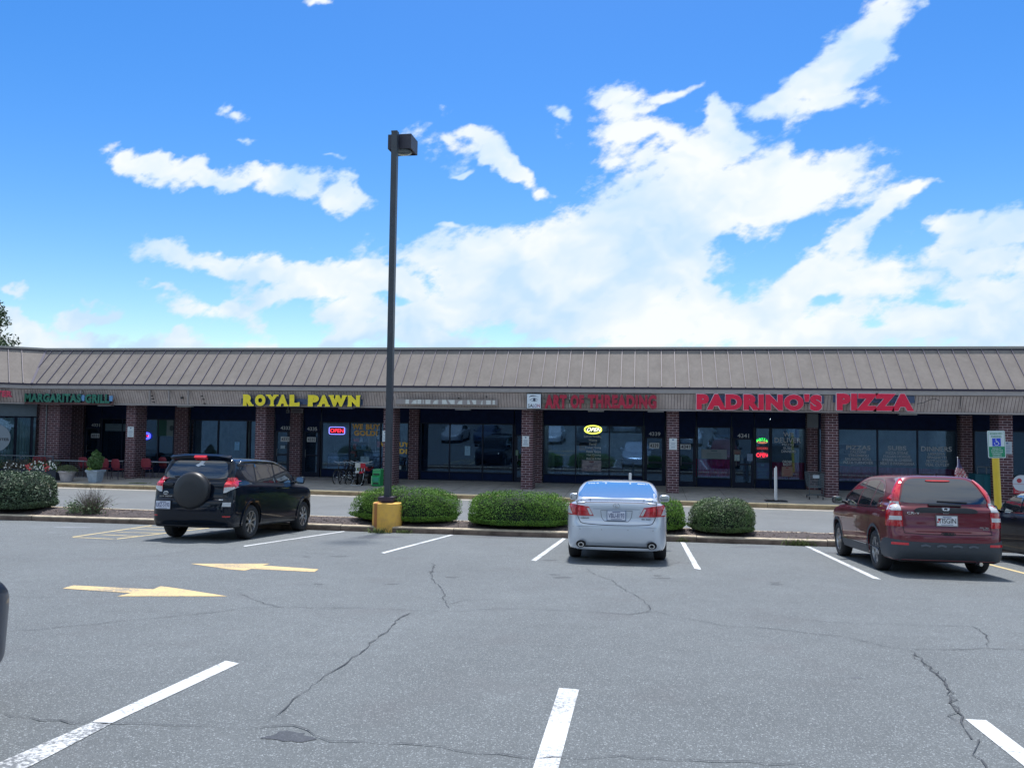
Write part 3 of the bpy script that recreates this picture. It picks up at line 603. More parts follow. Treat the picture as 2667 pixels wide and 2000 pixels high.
# ---- shopfronts
YS = 35.2; K = YS / 34.6; HEAD, SILL = 2.80, .70; B0 = swalk(YS)
SEG = [('p', -29.5, -28.6), ('d', -28.5, -27.12, None, None), ('p', -27.05, -26.38), ('d', -26.32, -25.5, '4331', '4331'),
 ('w', -25.45, -21.68, (-24.35, -23.35, -22.5), 1), ('p', -21.63, -20.97), ('w', -20.9, -16.75, (-20.7, -19.48, -18.05, -17.9), 0), ('d', -16.70, -15.95, '4333', '4333'), ('p', -15.92, -15.4),
 ('d', -15.33, -14.5, '4335', '4335'), ('w', -14.45, -10.36, (-13.11, -11.66), 0), ('p', -10.33, -9.9), ('w', -9.86, -5.66, (-9.8, -8.5, -7.02), 1), ('d', -5.62, -4.82, '', ''), ('p', -4.79, -4.4),
 ('w', -4.36, -.11, (-2.96, -1.53), 0), ('d', -.07, .80, '4339', '4339'), ('p', .84, 1.24), ('d', 1.3, 2.07, None, '4341'), ('w', 2.1, 3.50, (), 0), ('d', 3.53, 4.42, '4341', None), ('w', 4.45, 5.06, (), 0), ('w', 5.08, 6.45, (), 0),
 ('p', 6.5, 6.9), ('w', 6.94, 12.2, (7.72, 9.22, 10.73), 0), ('p', 12.3, 12.74), ('w', 12.8, 15.6, (14.2,), 1), ('d', 15.65, 16.5, '', ''), ('w', 16.55, 23, (18, 20, 21.5), 1)]
def mull(m, x0, x1, z0, z1, d=.06): m.box(x0, x1, YS - d, YS + .06, z0, z1)
for sg in SEG:
    pan = MB(); bul = MB(); x0, x1 = sg[1] * K, sg[2] * K
    if sg[0] == 'p':
        m = MB(); m.box(x0, x1, YS - .12, YS + .4, B0 - .02, 3.453); bp(m, 'brick_pilaster', MT['brick'])
        if abs(sg[1] - 6.5) < .01:
            m = MB(); m.box(x0 - .01, x1 + .02, YS - .15, YS - .121, 2.86, 3.44); bp(m, 'grey_panel', MT['grey'])
        continue
    pan.box(x0, x1, YS, YS + .08, HEAD + .05, 3.453); bp(pan, 'spandrel_panel', MT['navy'])
    if sg[0] == 'w':
        bul.box(x0, x1, YS, YS + .08, B0 - .02, SILL - .05); bp(bul, 'bulkhead_panel', MT['navy'])
        w = MB(); mull(w, x0, x1, HEAD, HEAD + .05); mull(w, x0, x1, SILL - .05, SILL)
        mull(w, x0, x1, B0 - .02, B0 + .05, .03)
        cuts = [x0] + [c * K for c in sg[3]] + [x1]
        for c in cuts:
            cc = min(max(c, x0 + .025), x1 - .025); mull(w, cc - .025, cc + .025, SILL, HEAD, .055)
            w.box(cc - .012, cc + .012, YS - .03, YS, B0 + .05, SILL - .05)
        fr = bp(w, 'shop_window', MT['mullion'])
        for a, b in zip(cuts, cuts[1:]):
            if b - a < .25: continue
            g = MB(); g.box(a + .02, b - .02, YS - .006, YS + .006, SILL - .01, HEAD + .01); g.build('pane', MT['glassd'] if sg[4] else MT['glass'], fr)
    else:
        d = MB(); mull(d, x0, x0 + .05, B0, HEAD + .05); mull(d, x1 - .05, x1, B0, HEAD + .05); mull(d, x0, x1, 2.32, 2.38); mull(d, x0 + .05, x1 - .05, B0 + .0, B0 + .22, .04)
        mull(d, x0 + .05, x0 + .13, B0 + .22, 2.32, .04); mull(d, x1 - .13, x1 - .05, B0 + .22, 2.32, .04); mull(d, x0 + .13, x1 - .13, 1.25, 1.32, .045)
        fr = bp(d, 'shop_door', MT['mullion'])
        g = MB(); g.box(x0 + .12, x1 - .12, YS - .006, YS + .006, B0 + .2, 2.33); g.build('pane', MT['glassd'], fr)
        g = MB(); g.box(x0 + .04, x1 - .04, YS - .004, YS + .03, 2.37, HEAD + .05); g.build('transom_panel', MT['navy'], fr)
        g = MB(); g.tube([(x0 + .16, YS - .04, 1.2), (x0 + .16, YS - .09, 1.22), (x0 + .16, YS - .09, 1.52), (x0 + .16, YS - .04, 1.54)], .012, 6); g.build('door_handle', MT['grey'], fr)
# vinyl house numbers and number plates
numm = mat('white_vinyl', (.50, .53, .55), .5)
PL = {'s': [], 'p': []}
def num(kind, s, a, b, c, d):
    m = MB()
    if kind == 's': text_on(m, s, a, b, c, d, YS - .075, .004, .02)
    else:
        p = at(a, d, YS - .08); q = at(c, b, YS - .08); m.box(p.x, q.x, YS - .085, YS - .07, p.z, q.z, 0); text_on(m, s, a + 2, b + 2, c - 2, d - 2, YS - .086, .003, .025, 1)
    o = m.build('address_number' if kind == 's' else 'address_plate', [numm, MT['black']] if kind == 'p' else numm)
    return tag(o, {'s': 'white vinyl house number %s on the dark transom' % s, 'p': 'white plate with the black number %s on the shop door' % s}[kind], 'address number' if kind == 's' else 'address plate', 'house numbers over the shop doors' if kind == 's' else 'number plates on the shop doors')
num('s', '4331', 238, 1103, 260, 1111); num('p', '4331', 237, 1129, 259, 1140)
num('s', '29', 163, 1102, 176, 1110); num('p', '29', 163, 1128, 173, 1139)
num('s', '4333', 731, 1110, 756, 1119); num('p', '4333', 731, 1137.5, 753.5, 1149.5)
num('s', '4335', 800, 1112, 826, 1121.5); num('p', '4335', 799.5, 1138.5, 822.5, 1150.5)
num('s', '4339', 1690, 1125, 1720, 1135); num('p', '4339', 1691, 1153.5, 1717, 1167.5)
num('s', '4341', 1921, 1129, 1951, 1140); num('p', '4341', 1772, 1157, 1799, 1170)
# dim rooms behind the glass
inm = mat('interior_wall', (.13, .17, .18), .9, var=.3, vscale=1.2); inf = mat('interior_floor', (.06, .07, .075), .8)
m = MB()
m.quad((-30, 39.6, .3), (25, 39.6, .3), (25, 39.6, 3.3), (-30, 39.6, 3.3), 0); m.quad((-30, 35.3, .31), (25, 35.3, .31), (25, 39.6, .31), (-30, 39.6, .31), 1); m.quad((-30, 35.3, 3.3), (-30, 39.6, 3.3), (25, 39.6, 3.3), (25, 35.3, 3.3), 0)
for x in (-26.8, -21.7, -15.9, -10.3, -4.65, 1.1, 6.8, 12.7): m.box(x - .06, x + .06, 35.62, 39.58, .32, 3.29, 0)
bp(m, 'shop_interior', [inm, inf])
# counters, shelves and display cases inside
rnd = random.Random(3)
def inside(name, x0, x1, y0, y1, z0, z1, col, lab, cat, grp=None):
    m = MB(); m.box(x0, x1, y0, y1, z0, z1, 0); nsh = max(1, int((z1 - z0) / .35))
    for i in range(nsh): m.box(x0 + .03, x1 - .03, y0 - .02, y0 - .001, z0 + (z1 - z0) * (i + .15) / nsh, z0 + (z1 - z0) * (i + .75) / nsh, 1)
    o = m.build(name, [mat(name, col, .7), mat(name + '_front', tuple(min(1, c * 1.8) for c in col), .5, var=.5, vscale=6)]); return tag(o, lab, cat, grp)
inside('display_case', -14.6, -13.5, 35.7, 36.3, .32, 1.35, (.16, .20, .24), 'glazed display case behind the window left of the bicycles', 'display case')
inside('display_case', -12.9, -12.0, 35.9, 36.5, .32, 1.5, (.20, .22, .24), 'tall grey display case behind the window over the bicycles', 'display case')
inside('waiting_sofa', -8.3, -7.2, 36.0, 36.8, .32, 1.1, (.012, .015, .025), 'black sofa in the empty shop left of the salon pillar', 'sofa')
inside('styling_chair', -4.0, -3.65, 35.8, 36.3, .32, 1.5, (.012, .015, .025), 'black high backed chair at the left of the salon window', 'chair')
inside('reception_desk', -2.4, -1.0, 37.5, 38.1, .32, 1.3, (.12, .11, .10), 'reception desk inside the salon', 'desk')
inside('menu_counter', 9.0, 11.6, 38.0, 38.6, .32, 1.45, (.10, .07, .06), 'serving counter deep inside the pizza shop', 'counter')
# fluorescent panels added on the shop ceilings to brighten the interiors
lampm = mat('fluorescent_panel', (.75, .9, 1), .5, emit=5.0)
for i, (x, y, lb) in enumerate(((-14.0, 37.0, 'over the left pawn shop window'), (-12.3, 37.8, 'over the right pawn shop window'), (-3.6, 37.4, 'over the left salon pane'), (-1.2, 37.2, 'over the right salon pane'), (2.9, 37.6, 'behind the wide menu poster'), (5.8, 37.3, 'behind the WE DELIVER lettering'), (8.6, 37.6, 'behind the PIZZAS lettering'), (11.4, 37.8, 'behind the DINNERS lettering'), (-19.0, 38.0, 'in the shop behind the black SUV'), (-24.6, 37.8, 'in the patio restaurant'))):
    m = MB(); m.box(x - .62, x + .62, y - .16, y + .16, 3.22, 3.28, 0); rt = m.build('added_ceiling_light', MT['lip']); tag(rt, 'fluorescent ceiling panel added to brighten the interior, ' + lb, 'ceiling light', 'lit panels added inside the shops')
    m = MB(); m.box(x - .58, x + .58, y - .12, y + .12, 3.205, 3.219, 0); m.build('diffuser', lampm, rt)
# shelves of goods
def shelf(x0, x1, y, h, seed, label, pal):
    rnd = random.Random(seed); rt = tag(empty('goods_shelf', ((x0 + x1) / 2, y, .32)), label, 'shelf'); n = int(h / .38)
    m = MB(); m.box(x0, x1, y + .3, y + .33, .32, .32 + h)
    for i in range(n + 1): m.box(x0, x1, y, y + .3, .32 + i * h / n - .012, .32 + i * h / n + .012)
    for x in (x0, x1): m.box(x - .015, x + .015, y, y + .3, .32, .32 + h)
    o = m.build('shelving', MT['grey'], rt); o.matrix_parent_inverse = Matrix.Translation(-rt.location); m = MB()
    for i in range(n):
        x = x0 + .04; z = .335 + i * h / n
        while x < x1 - .12:
            w = rnd.uniform(.08, .3); hh = rnd.uniform(.12, .32); m.box(x, min(x + w, x1 - .03), y + rnd.uniform(.01, .08), y + .26, z, z + hh, rnd.randrange(4)); x += w + rnd.uniform(.01, .08)
    o = m.build('goods', [mat('goods_tone', c, .5) for c in pal], rt); o.matrix_parent_inverse = Matrix.Translation(-rt.location)
PAL1 = ((.25, .30, .36), (.06, .08, .12), (.35, .10, .10), (.10, .20, .30))
shelf(-14.5, -13.5, 38.2, 1.9, 1, 'shelf of mixed goods deep in the pawn shop at the left', PAL1); shelf(-13.2, -12.0, 38.4, 2.1, 2, 'shelf of mixed goods deep in the pawn shop behind the gold letters', PAL1)
shelf(-11.8, -10.7, 37.0, 1.5, 3, 'low shelf of goods behind the narrow pawn shop window', PAL1); shelf(-3.2, -2.4, 38.9, 1.7, 4, 'shelf of bottles at the back of the salon', ((.4, .4, .38), (.3, .2, .12), (.1, .1, .1), (.5, .5, .5))); shelf(7.6, 9.6, 39.0, 1.8, 5, 'shelf at the back of the pizza shop', ((.3, .1, .06), (.35, .3, .2), (.1, .1, .1), (.2, .25, .2)))
# ---- wing shopfront at the far left
m = MB(); T = .7
def wq(m, s0, s1, z0, z1, t, mi=0): m.quad(wp(t, z0, s1), wp(t, z0, s0), wp(t, z1, s0), wp(t, z1, s1), mi)
wq(m, 0.0, WL, 2.87, 3.45, T); bp(m, 'wing_header', mat('slate_panel', (.075, .11, .14), .6, var=.1))
m = MB(); wq(m, 0, WL, .1, .75, T); bp(m, 'wing_wall', MT['navy'])
m = MB(); 
for s in (.18, .80, 2.5, 4.2): 
    a = Vector(wp(T - .04, .7, s - .03)); b = Vector(wp(T - .04, .7, s + .03)); m.prism([a, b, b + Vector((0, 0, 2.2)), a + Vector((0, 0, 2.2))], (.04, .04, 0))
a = Vector(wp(T - .05, 2.83, 0)); b = Vector(wp(T - .05, 2.83, WL)); m.prism([a, b, b + Vector((0, 0, .06)), a + Vector((0, 0, .06))], (.03, .03, 0))
wf = bp(m, 'wing_window', MT['mullion'])
m = MB(); wq(m, 0, WL, .72, 2.85, T - .01); m.build('pane', glass_mat('wing_glass', (.85, .95, 1), .10, .85), wf)
m = MB()
for i in range(70):
    s = .1 + i * .11; m.quad(wp(T + .22, .72, s + .055), wp(T + .27, .72, s), wp(T + .27, 2.85, s), wp(T + .22, 2.85, s + .055)); m.quad(wp(T + .27, .72, s + .11), wp(T + .22, .72, s + .055), wp(T + .22, 2.85, s + .055), wp(T + .27, 2.85, s + .11))
tag(m.build('window_curtain', mat('pale_green_curtain', (.20, .30, .30), .9, var=.1)), 'pale green pleated curtain behind the angled window at far left', 'curtain')
# ------------------------------------------------------------------ channel letter signs on the band
def sign_letters(name, label, rows, mats, cat='shop sign', Y=31.62, depth=.10, bold=.03, halo=None, extra=None):
    root = tag(empty(name, at((rows[0][1] + rows[0][3]) / 2, rows[0][4], Y)), label, cat)
    for (s, a, b, c, d) in rows:
        A = at(a, (b + d) / 2, Y); Cc = at(c, (b + d) / 2, Y); zt = at((a + c) / 2, b, Y).z; zb = at((a + c) / 2, d, Y).z
        m = MB(); text_mb(m, s, (A.x, Y, zb), (Cc.x - A.x, 0, 0), (0, 0, zt - zb), .012, bold, 0)
        bk = MB(); e = .015 if halo else .004
        text_mb(bk, s, (A.x - e, Y + depth, zb - e), (Cc.x - A.x + 2 * e, 0, 0), (0, 0, zt - zb + 2 * e), depth, bold + (.012 if halo else .0), 0)
        f = m.build('letter_faces', mats[0], root); f.matrix_parent_inverse = Matrix.Translation(-root.location)
        g = bk.build('letter_returns', mats[1], root); g.matrix_parent_inverse = Matrix.Translation(-root.location)
    if extra:
        for nm, mb, mt in extra: o = mb.build(nm, mt, root); o.matrix_parent_inverse = Matrix.Translation(-root.location)
    return root
def rail(px0, px1, py0, py1, Y=31.75):
    m = MB(); a = at(px0, py1, Y); b = at(px1, py0, Y); m.box(a.x, b.x, Y, Y + .06, a.z, b.z); return m
navyr = mat('raceway_blue', (.045, .075, .15), .5); yl = mat('yellow_acrylic', (.88, .72, .03), .35, var=.08); rd = mat('red_acrylic', (.70, .008, .055), .35, var=.06)
grn = mat('green_acrylic', (.015, .15, .10), .5, var=.2); dk = mat('dark_letter_return', (.02, .03, .05), .5); wht = mat('pale_letter_edge', (.75, .66, .74), .45); blt = mat('blue_letter_return', (.03, .06, .14), .5)
# yellow slab lettering: bold letters with added serif feet
S = MB(); Y = 31.60
lets = [('R', 632, 661), ('O', 663, 692), ('Y', 693, 724), ('A', 721, 751), ('L', 753, 781), ('P', 801, 831), ('A', 827, 859), ('W', 855, 904), ('N', 905, 938)]
SF = {'R': [(-.05, .34, 0), (.66, 1.05, 0), (-.05, .3, 1)], 'O': [], 'Y': [(.28, .72, 0), (-.1, .36, 1), (.64, 1.1, 1)], 'A': [(-.08, .34, 0), (.62, 1.08, 0)], 'L': [(-.05, .3, 0), (-.05, .42, 1), (.85, 1.03, .12)], 'P': [(-.05, .45, 0), (-.05, .3, 1)], 'W': [(-.06, .26, 1), (.36, .6, 1), (.76, 1.05, 1)], 'N': [(-.06, .32, 0), (.7, 1.08, 1), (-.06, .3, 1)]}
S2 = MB()
for ch, a, c in lets:
    yb = 1057 + (a - 632) * .008; yt = 1027 + (a - 632) * .008
    A = at(a, yb, Y); Cc = at(c, yb, Y); zt = at(a, yt, Y).z; zb = A.z; w = Cc.x - A.x; h = zt - zb; t = .13 * h
    for mb, e, yy, dd in ((S, 0, Y, .012), (S2, .012, Y + .10, .10)):
        text_mb(mb, ch, (A.x + w * .03 - e, yy, zb - e), (w * .94 + 2 * e, 0, 0), (0, 0, h + 2 * e), dd, .085)
        for u0, u1, kz in SF[ch]:
            z0 = zb if kz == 0 else (zt - t if kz == 1 else zb + .03)
            hh = t if kz in (0, 1) else .3 * h
            mb.box(A.x + w * (.06 + u0 * .88) - e, A.x + w * (.06 + u1 * .88) + e, yy - dd - .001, yy - .001, z0 - e, z0 + hh + e)
rt = tag(empty('shop_sign', at(785, 1057, Y)), 'yellow slab lettered sign ROYAL PAWN on the fascia left of the lamp post', 'shop sign')
for nm, mb, mt in (('letter_faces', S, yl), ('letter_returns', S2, blt), ('raceway', rail(628, 944, 1040, 1052), navyr)):
    o = mb.build(nm, mt, rt); o.matrix_parent_inverse = Matrix.Translation(-rt.location)
sign_letters('shop_sign', 'dull green sign MARGARITAS GRILL at the left end of the fascia', [('MARGARITAS', 64, 1025, 211, 1047.5), ('GRILL', 222, 1026.5, 285, 1050)], [grn, dk], bold=.05, depth=.12,
    extra=[('blue_panel', (lambda m: (m.box(at(212, 1040, 31.7).x, at(221, 1040, 31.7).x, 31.66, 31.7, at(215, 1044, 31.7).z, at(215, 1029, 31.7).z), m.box(at(286, 1040, 31.7).x, at(294, 1040, 31.7).x, 31.66, 31.7, at(290, 1045, 31.7).z, at(290, 1031, 31.7).z), m)[-1])(MB()), mat('sky_blue_panel', (.12, .30, .55), .5)), ('raceway', rail(64, 294, 1041, 1052), mat('weathered_raceway', (.14, .075, .075), .7))])
sign_letters('shop_sign', 'red sign ART OF THREADING above the salon window', [('ART', 1419, 1028, 1476, 1064), ('OF', 1486, 1028, 1521, 1064), ('THREADING', 1531, 1028, 1710, 1064)], [mat('faded_red_acrylic', (.38, .012, .045), .45, var=.15), mat('dark_red_return', (.10, .015, .03), .5)], bold=.06, depth=.10,
    extra=[('raceway', rail(1412, 1706, 1043, 1050), mat('tan_raceway', (.20, .19, .16), .6)), ('conduit', rail(1482, 1484, 1028, 1060), mat('white_conduit', (.5, .5, .5), .5))])
sign_letters('shop_sign', "large red sign PADRINO'S PIZZA with pale edges on the fascia at right", [("PADRINO'S", 1814, 1025.5, 2141, 1068.5), ('PIZZA', 2179, 1025, 2380, 1069.5)], [rd, wht], bold=.075, depth=.12, halo=True,
    extra=[('raceway', rail(1812, 2146, 1031, 1048), navyr), ('raceway', rail(2170, 2382, 1031, 1048), navyr)])
# end of a red sign on the angled wing
rt = tag(empty('shop_sign', wp(-.05, 3.7, 1.5)), 'cut off red sign ending in TER on the angled wing at far left', 'shop sign')
for e, dpt, mt, nm, off in ((0, .012, mat('pink_red_acrylic', (.55, .05, .10), .45), 'letter_faces', .0), (.006, .10, mat('wine_return', (.25, .03, .06), .5), 'letter_returns', .1)):
    m = MB(); s1 = .71; o_ = Vector(wp(-.10 + off, 3.67, s1 + 1.15)); u_ = Vector(wp(-.10 + off, 3.67, s1)) - o_
    text_mb(m, 'CENTER', Vector(wp(-.1 + off, 3.72, s1 + 1.2)), Vector(wp(-.1 + off, 3.72, s1)) - Vector(wp(-.1 + off, 3.72, s1 + 1.2)), (0, 0, .28), dpt, .05)
    o = m.build(nm, mt, rt); o.matrix_parent_inverse = Matrix.Translation(-rt.location)
# bare raceway with torn leftovers of white lettering
fr = mat('bleached_raceway', (.30, .27, .265), .7); fw = mat('flaking_white_paint', (.58, .60, .58), .7, var=.1)
rt = tag(empty('sign_raceway', at(1160, 1060, 31.7)), 'bare raceway with flaking white remnants of letters right of the lamp post', 'sign remnant')
m = MB(); a = at(1030, 1056, 31.7); b = at(1296, 1042, 31.7); m.box(a.x, b.x, 31.70, 31.78, 3.60, 3.80); o = m.build('raceway', fr, rt); o.matrix_parent_inverse = Matrix.Translation(-rt.location)
m = MB(); m.box(a.x, b.x, 31.70, 31.84, 3.575, 3.599); o = m.build('raceway_shadow_gap', mat('shadow_gap_brown', (.15, .12, .09), .8), rt); o.matrix_parent_inverse = Matrix.Translation(-rt.location)  # brown strip coloured in as the shadow gap under the raceway
m = MB(); rnd = random.Random(9)
for p0, p1, sl in ((1056, 1065, 0), (1071, 1085, 1), (1087, 1097, 0), (1101, 1103, 0), (1108, 1121, 0), (1127, 1138, 1), (1139, 1141, 0), (1151, 1161, 2), (1166, 1184, 3), (1190, 1204, 1), (1217, 1222, 2), (1228, 1240, 3), (1252, 1257, 1), (1266, 1278, 0), (1283, 1289, 0)):
    x0 = at(p0, 1050, 31.69).x; x1 = at(p1, 1050, 31.69).x; w = x1 - x0
    q = [(x0, 3.62), (x1, 3.62), (x1, 3.79), (x0, 3.79)]
    if sl == 1: q[3] = (x0 + w * .3, 3.74)
    if sl == 2: q[1] = (x1 + w * .5, 3.62)
    if sl == 3: q[0] = (x0 + w * .45, 3.62)
    m.prism([(x, 31.694, z) for x, z in q], (0, -.006, 0))
o = m.build('paint_remnants', fw, rt); o.matrix_parent_inverse = Matrix.Translation(-rt.location)
# eye salon panel
rt = tag(empty('salon_sign', at(1390, 1063, 31.6)), 'white square sign with a painted eye and the word SALON', 'shop sign')
def addp(m, name, mt, root):
    o = m.build(name, mt, root); o.matrix_parent_inverse = Matrix.Translation(-root.location); return o
a = at(1372.5, 1063, 31.6); b = at(1408.5, 1026.5, 31.6); X0, X1, Z0, Z1 = a.x, b.x, a.z, b.z; W = X1 - X0; H = Z1 - Z0
m = MB(); m.box(X0, X1, 31.6, 31.72, Z0, Z1); addp(m, 'panel', mat('white_sign_face', (.68, .76, .84), .4), rt)
m = MB(); m.box(X0 - .02, X1 + .02, 31.62, 31.74, Z0 - .02, Z1 + .02); addp(m, 'panel_frame', dk, rt)
def flat(m, pts, y, mi=0): m.prism([(X0 + u * W, y, Z0 + v * H) for u, v in pts], (0, -.004, 0), mi)
m = MB()
N_ = 12
brow = [(.14 + .72 * i / N_, .80 + .13 * math.sin(math.pi * (i / N_) ** .8) * (1 - .35 * i / N_)) for i in range(N_ + 1)] + [(.86 - .72 * i / N_, .79 + .06 * math.sin(math.pi * i / N_)) for i in range(1, N_)]
flat(m, brow, 31.598)
lid = [(.20 + .62 * i / N_, .60 + .13 * math.sin(math.pi * i / N_)) for i in range(N_ + 1)] + [(.82 - .62 * i / N_, .60 + .085 * math.sin(math.pi * i / N_)) for i in range(1, N_)]
flat(m, lid, 31.598)
low = [(.24 + .56 * i / N_, .58 - .07 * math.sin(math.pi * i / N_)) for i in range(N_ + 1)] + [(.80 - .56 * i / N_, .575 - .1 * math.sin(math.pi * i / N_)) for i in range(1, N_)]
flat(m, low, 31.598)
flat(m, [(.53 + .10 * math.cos(i * .5236), .60 + .09 * math.sin(i * .5236)) for i in range(12)], 31.597)
flat(m, [(.18, .60), (.32, .66), (.30, .62), (.22, .575)], 31.597)
addp(m, 'painted_eye', mat('sign_ink_blue_black', (.03, .05, .10), .5), rt)
m = MB(); text_mb(m, 'SA', (X0 + .07 * W, 31.597, Z0 + .06 * H), (.36 * W, 0, 0), (0, 0, .24 * H), .003, .01, 0); text_mb(m, 'LO', (X0 + .44 * W, 31.597, Z0 + .06 * H), (.3 * W, 0, 0), (0, 0, .24 * H), .003, .01, 1); text_mb(m, 'N', (X0 + .77 * W, 31.597, Z0 + .06 * H), (.17 * W, 0, 0), (0, 0, .24 * H), .003, .01, 2)
addp(m, 'sign_lettering', [mat('ink_black', (.03, .03, .04), .5), mat('ink_violet', (.12, .06, .22), .5), mat('ink_red', (.35, .04, .10), .5)], rt)
# hanging blade sign and camera below the soffit
m = MB(); a = at(758, 1076, 33.6); b = at(789, 1063.5, 33.6); m.box(a.x, b.x, 33.6, 33.64, a.z, b.z); m.box(a.x + .06, b.x - .06, 33.592, 33.599, a.z + .045, b.z - .045, 1); m.tube([(a.x + .08, 33.62, b.z), (a.x + .08, 33.62, 3.455)], .008, 6, 2); m.tube([(b.x - .08, 33.62, b.z), (b.x - .08, 33.62, 3.455)], .008, 6, 2)
tag(m.build('hanging_sign', [mat('tan_sign', (.13, .12, .13), .6), mat('tan_sign_text', (.07, .065, .08), .6), MT['black']]), 'small tan sign hanging under the soffit over door 4333', 'hanging sign')
a = at(751, 1072, 33.6); m = MB(); m.box(a.x - .06, a.x + .06, 33.5, 33.62, a.z - .06, a.z + .08); m.box(a.x - .02, a.x + .02, 33.54, 33.58, a.z + .08, 3.455); m.lathe([(0, -.02), (.035, -.02), (.035, 0)], (a.x, 33.5, a.z), 10, 'y', 1)
tag(m.build('security_camera', [MT['grey'], MT['black']]), 'grey security camera box under the soffit beside the hanging sign', 'camera')
lam = mat('fluorescent_diffuser', (.35, .38, .40), .4)
for i, px in enumerate((280, 487, 905, 1208, 1553, 1708, 2360)):
    a = at(px, 1066, 33.2); m = MB(); m.box(a.x - .32, a.x + .32, 32.95, 33.2, 3.40, 3.455)
    lab = ['over the patio by the left brick pillar', 'over the second shopfront', 'over the pawn shop door', 'over the empty shop', 'over the salon window', 'over door 4339', 'over the pizza windows'][i]
    tag(m.build('soffit_light', lam), 'shallow soffit light ' + lab, 'ceiling light', 'lights under the soffit')
# ------------------------------------------------------------------ notices on the pillars
pw = mat('white_notice', (.62, .68, .72), .5); pt = mat('notice_text', (.10, .18, .30), .6)
def notice(name, px0, py0, px1, py1, Y, label, cat, back=pw, ink=pt, lines=5, head=True, group=None, th=.012):
    m = MB(); a = at(px0, py1, Y); b = at(px1, py0, Y); m.box(a.x, b.x, Y - th, Y, a.z, b.z)
    w, h = b.x - a.x, b.z - a.z; rnd = random.Random(int(px0)); y = Y - th - .002
    if head: m.box(a.x + w * .38, a.x + w * .62, y, y + .001, a.z + h * .80, a.z + h * .92, 1)
    for i in range(lines):
        z = a.z + h * (.1 + .62 * i / lines); l = rnd.uniform(.5, .8) * w / 2; m.box(a.x + w / 2 - l, a.x + w / 2 + l, y, y + .001, z, z + h * .035, 1)
    return tag(m.build(name, [back, ink]), label, cat, group)
G = 'notices fixed to the brick pillars'
notice('parking_notice', 332, 1111.5, 349, 1138, 32.49, 'white notice on the brick pillar behind the tall planter', 'notice', group=G)
notice('parking_notice', 996, 1122, 1008.5, 1150, 32.49, 'white notice on the pillar half hidden by the lamp post', 'notice', group=G)
notice('parking_notice', 1360, 1135.5, 1378, 1163, 32.49, 'white notice on the brick pillar below the eye sign', 'notice', group=G, lines=7)
notice('parking_notice', 1743, 1141.5, 1763, 1171, 32.49, 'white notice on the brick pillar left of plate 4341', 'notice', group=G)
notice('parking_notice', 2611, 1150, 2635, 1182, 32.49, 'pale notice on the brick pillar behind the disabled parking sign', 'notice', group=G, back=mat('pale_blue_notice', (.36, .42, .48), .5))
bl = mat('light_blue_paper', (.16, .38, .62), .6)
notice('window_paper', 611, 1151, 624, 1172, YS - .02, 'light blue paper taped in the window behind the black car', 'paper', back=bl, group='blue papers in the windows')
notice('window_paper', 1210.5, 1162, 1225, 1185.5, YS - .02, 'light blue paper taped in the empty shop window', 'paper', back=mat('pale_blue_paper', (.22, .40, .55), .6), group='blue papers in the windows')
notice('door_paper', 1913, 1183, 1926, 1200, YS - .06, 'pale paper on door 4341 below the small framed sign', 'paper', back=mat('mint_paper', (.30, .42, .42), .6))
notice('door_paper', 1946, 1182, 1960, 1200, YS - .06, 'blue grey paper at the right side of door 4341', 'paper', back=mat('blue_grey_paper', (.22, .30, .45), .6))
notice('door_sign', 1910.5, 1171.5, 1929, 1184, YS - .06, 'small framed red and black sign on door 4341', 'door sign', back=mat('sign_black', (.08, .07, .07), .5), ink=mat('sign_red', (.35, .06, .05), .5), head=False, lines=3)
notice('door_paper', 731, 1160, 743, 1168, YS - .06, 'white paper taped on door 4333', 'paper', back=mat('dim_paper', (.30, .38, .44), .6), lines=3)
notice('door_paper', 1343, 1172, 1350, 1186, YS - .06, 'green slip beside the pillar on the empty shop door', 'paper', back=mat('green_paper', (.13, .22, .16), .6), lines=3, head=False)
notice('window_poster', 1827, 1171, 1892.5, 1194, YS - .02, 'wide menu poster in the pizza window above the red curtain', 'poster', back=mat('menu_paper', (.15, .19, .21), .6), ink=mat('menu_ink', (.05, .10, .12), .6), lines=5)
notice('window_poster', 274, 1104, 330, 1122, YS - .02, 'dull banner over the patio door window', 'banner', back=mat('dull_banner', (.065, .11, .14), .6), ink=mat('banner_ink', (.03, .06, .09), .6), lines=2)
notice('window_poster', 1515, 1199, 1566, 1226, YS - .02, 'collage poster low in the salon window', 'poster', back=mat('collage', (.10, .10, .14), .5, col2=(.28, .26, .28), vscale=7), ink=mat('collage_ink', (.10, .03, .04), .6), lines=2)
notice('neon_poster', 1968.5, 1205.5, 2003.5, 1247, YS - .02, 'dark blue framed poster under the red neon sign', 'poster', back=mat('blue_poster', (.01, .035, .16), .4, col2=(.015, .07, .12), vscale=6), ink=mat('blue_poster_ink', (.03, .12, .22), .5), lines=7)
notice('window_poster', 2036, 1215, 2064.5, 1240, YS - .02, 'red and cream poster under the words ORDER RIGHT', 'poster', back=mat('cream_poster', (.26, .16, .13), .5), ink=mat('poster_red', (.24, .03, .04), .5), lines=5)
notice('window_sign', 939, 1189, 962, 1208, YS - .02, 'pale blue sign standing in the pawn shop window over the bicycles', 'window sign', back=mat('pale_sign', (.20, .33, .42), .5), ink=mat('pale_sign_ink', (.04, .07, .10), .5), lines=2)
notice('window_sign', 1031, 1213, 1045, 1222, YS - .02, 'small white price card low in the narrow pawn window', 'price card', back=mat('price_card', (.35, .42, .42), .5), ink=MT['black'], lines=1, head=False)
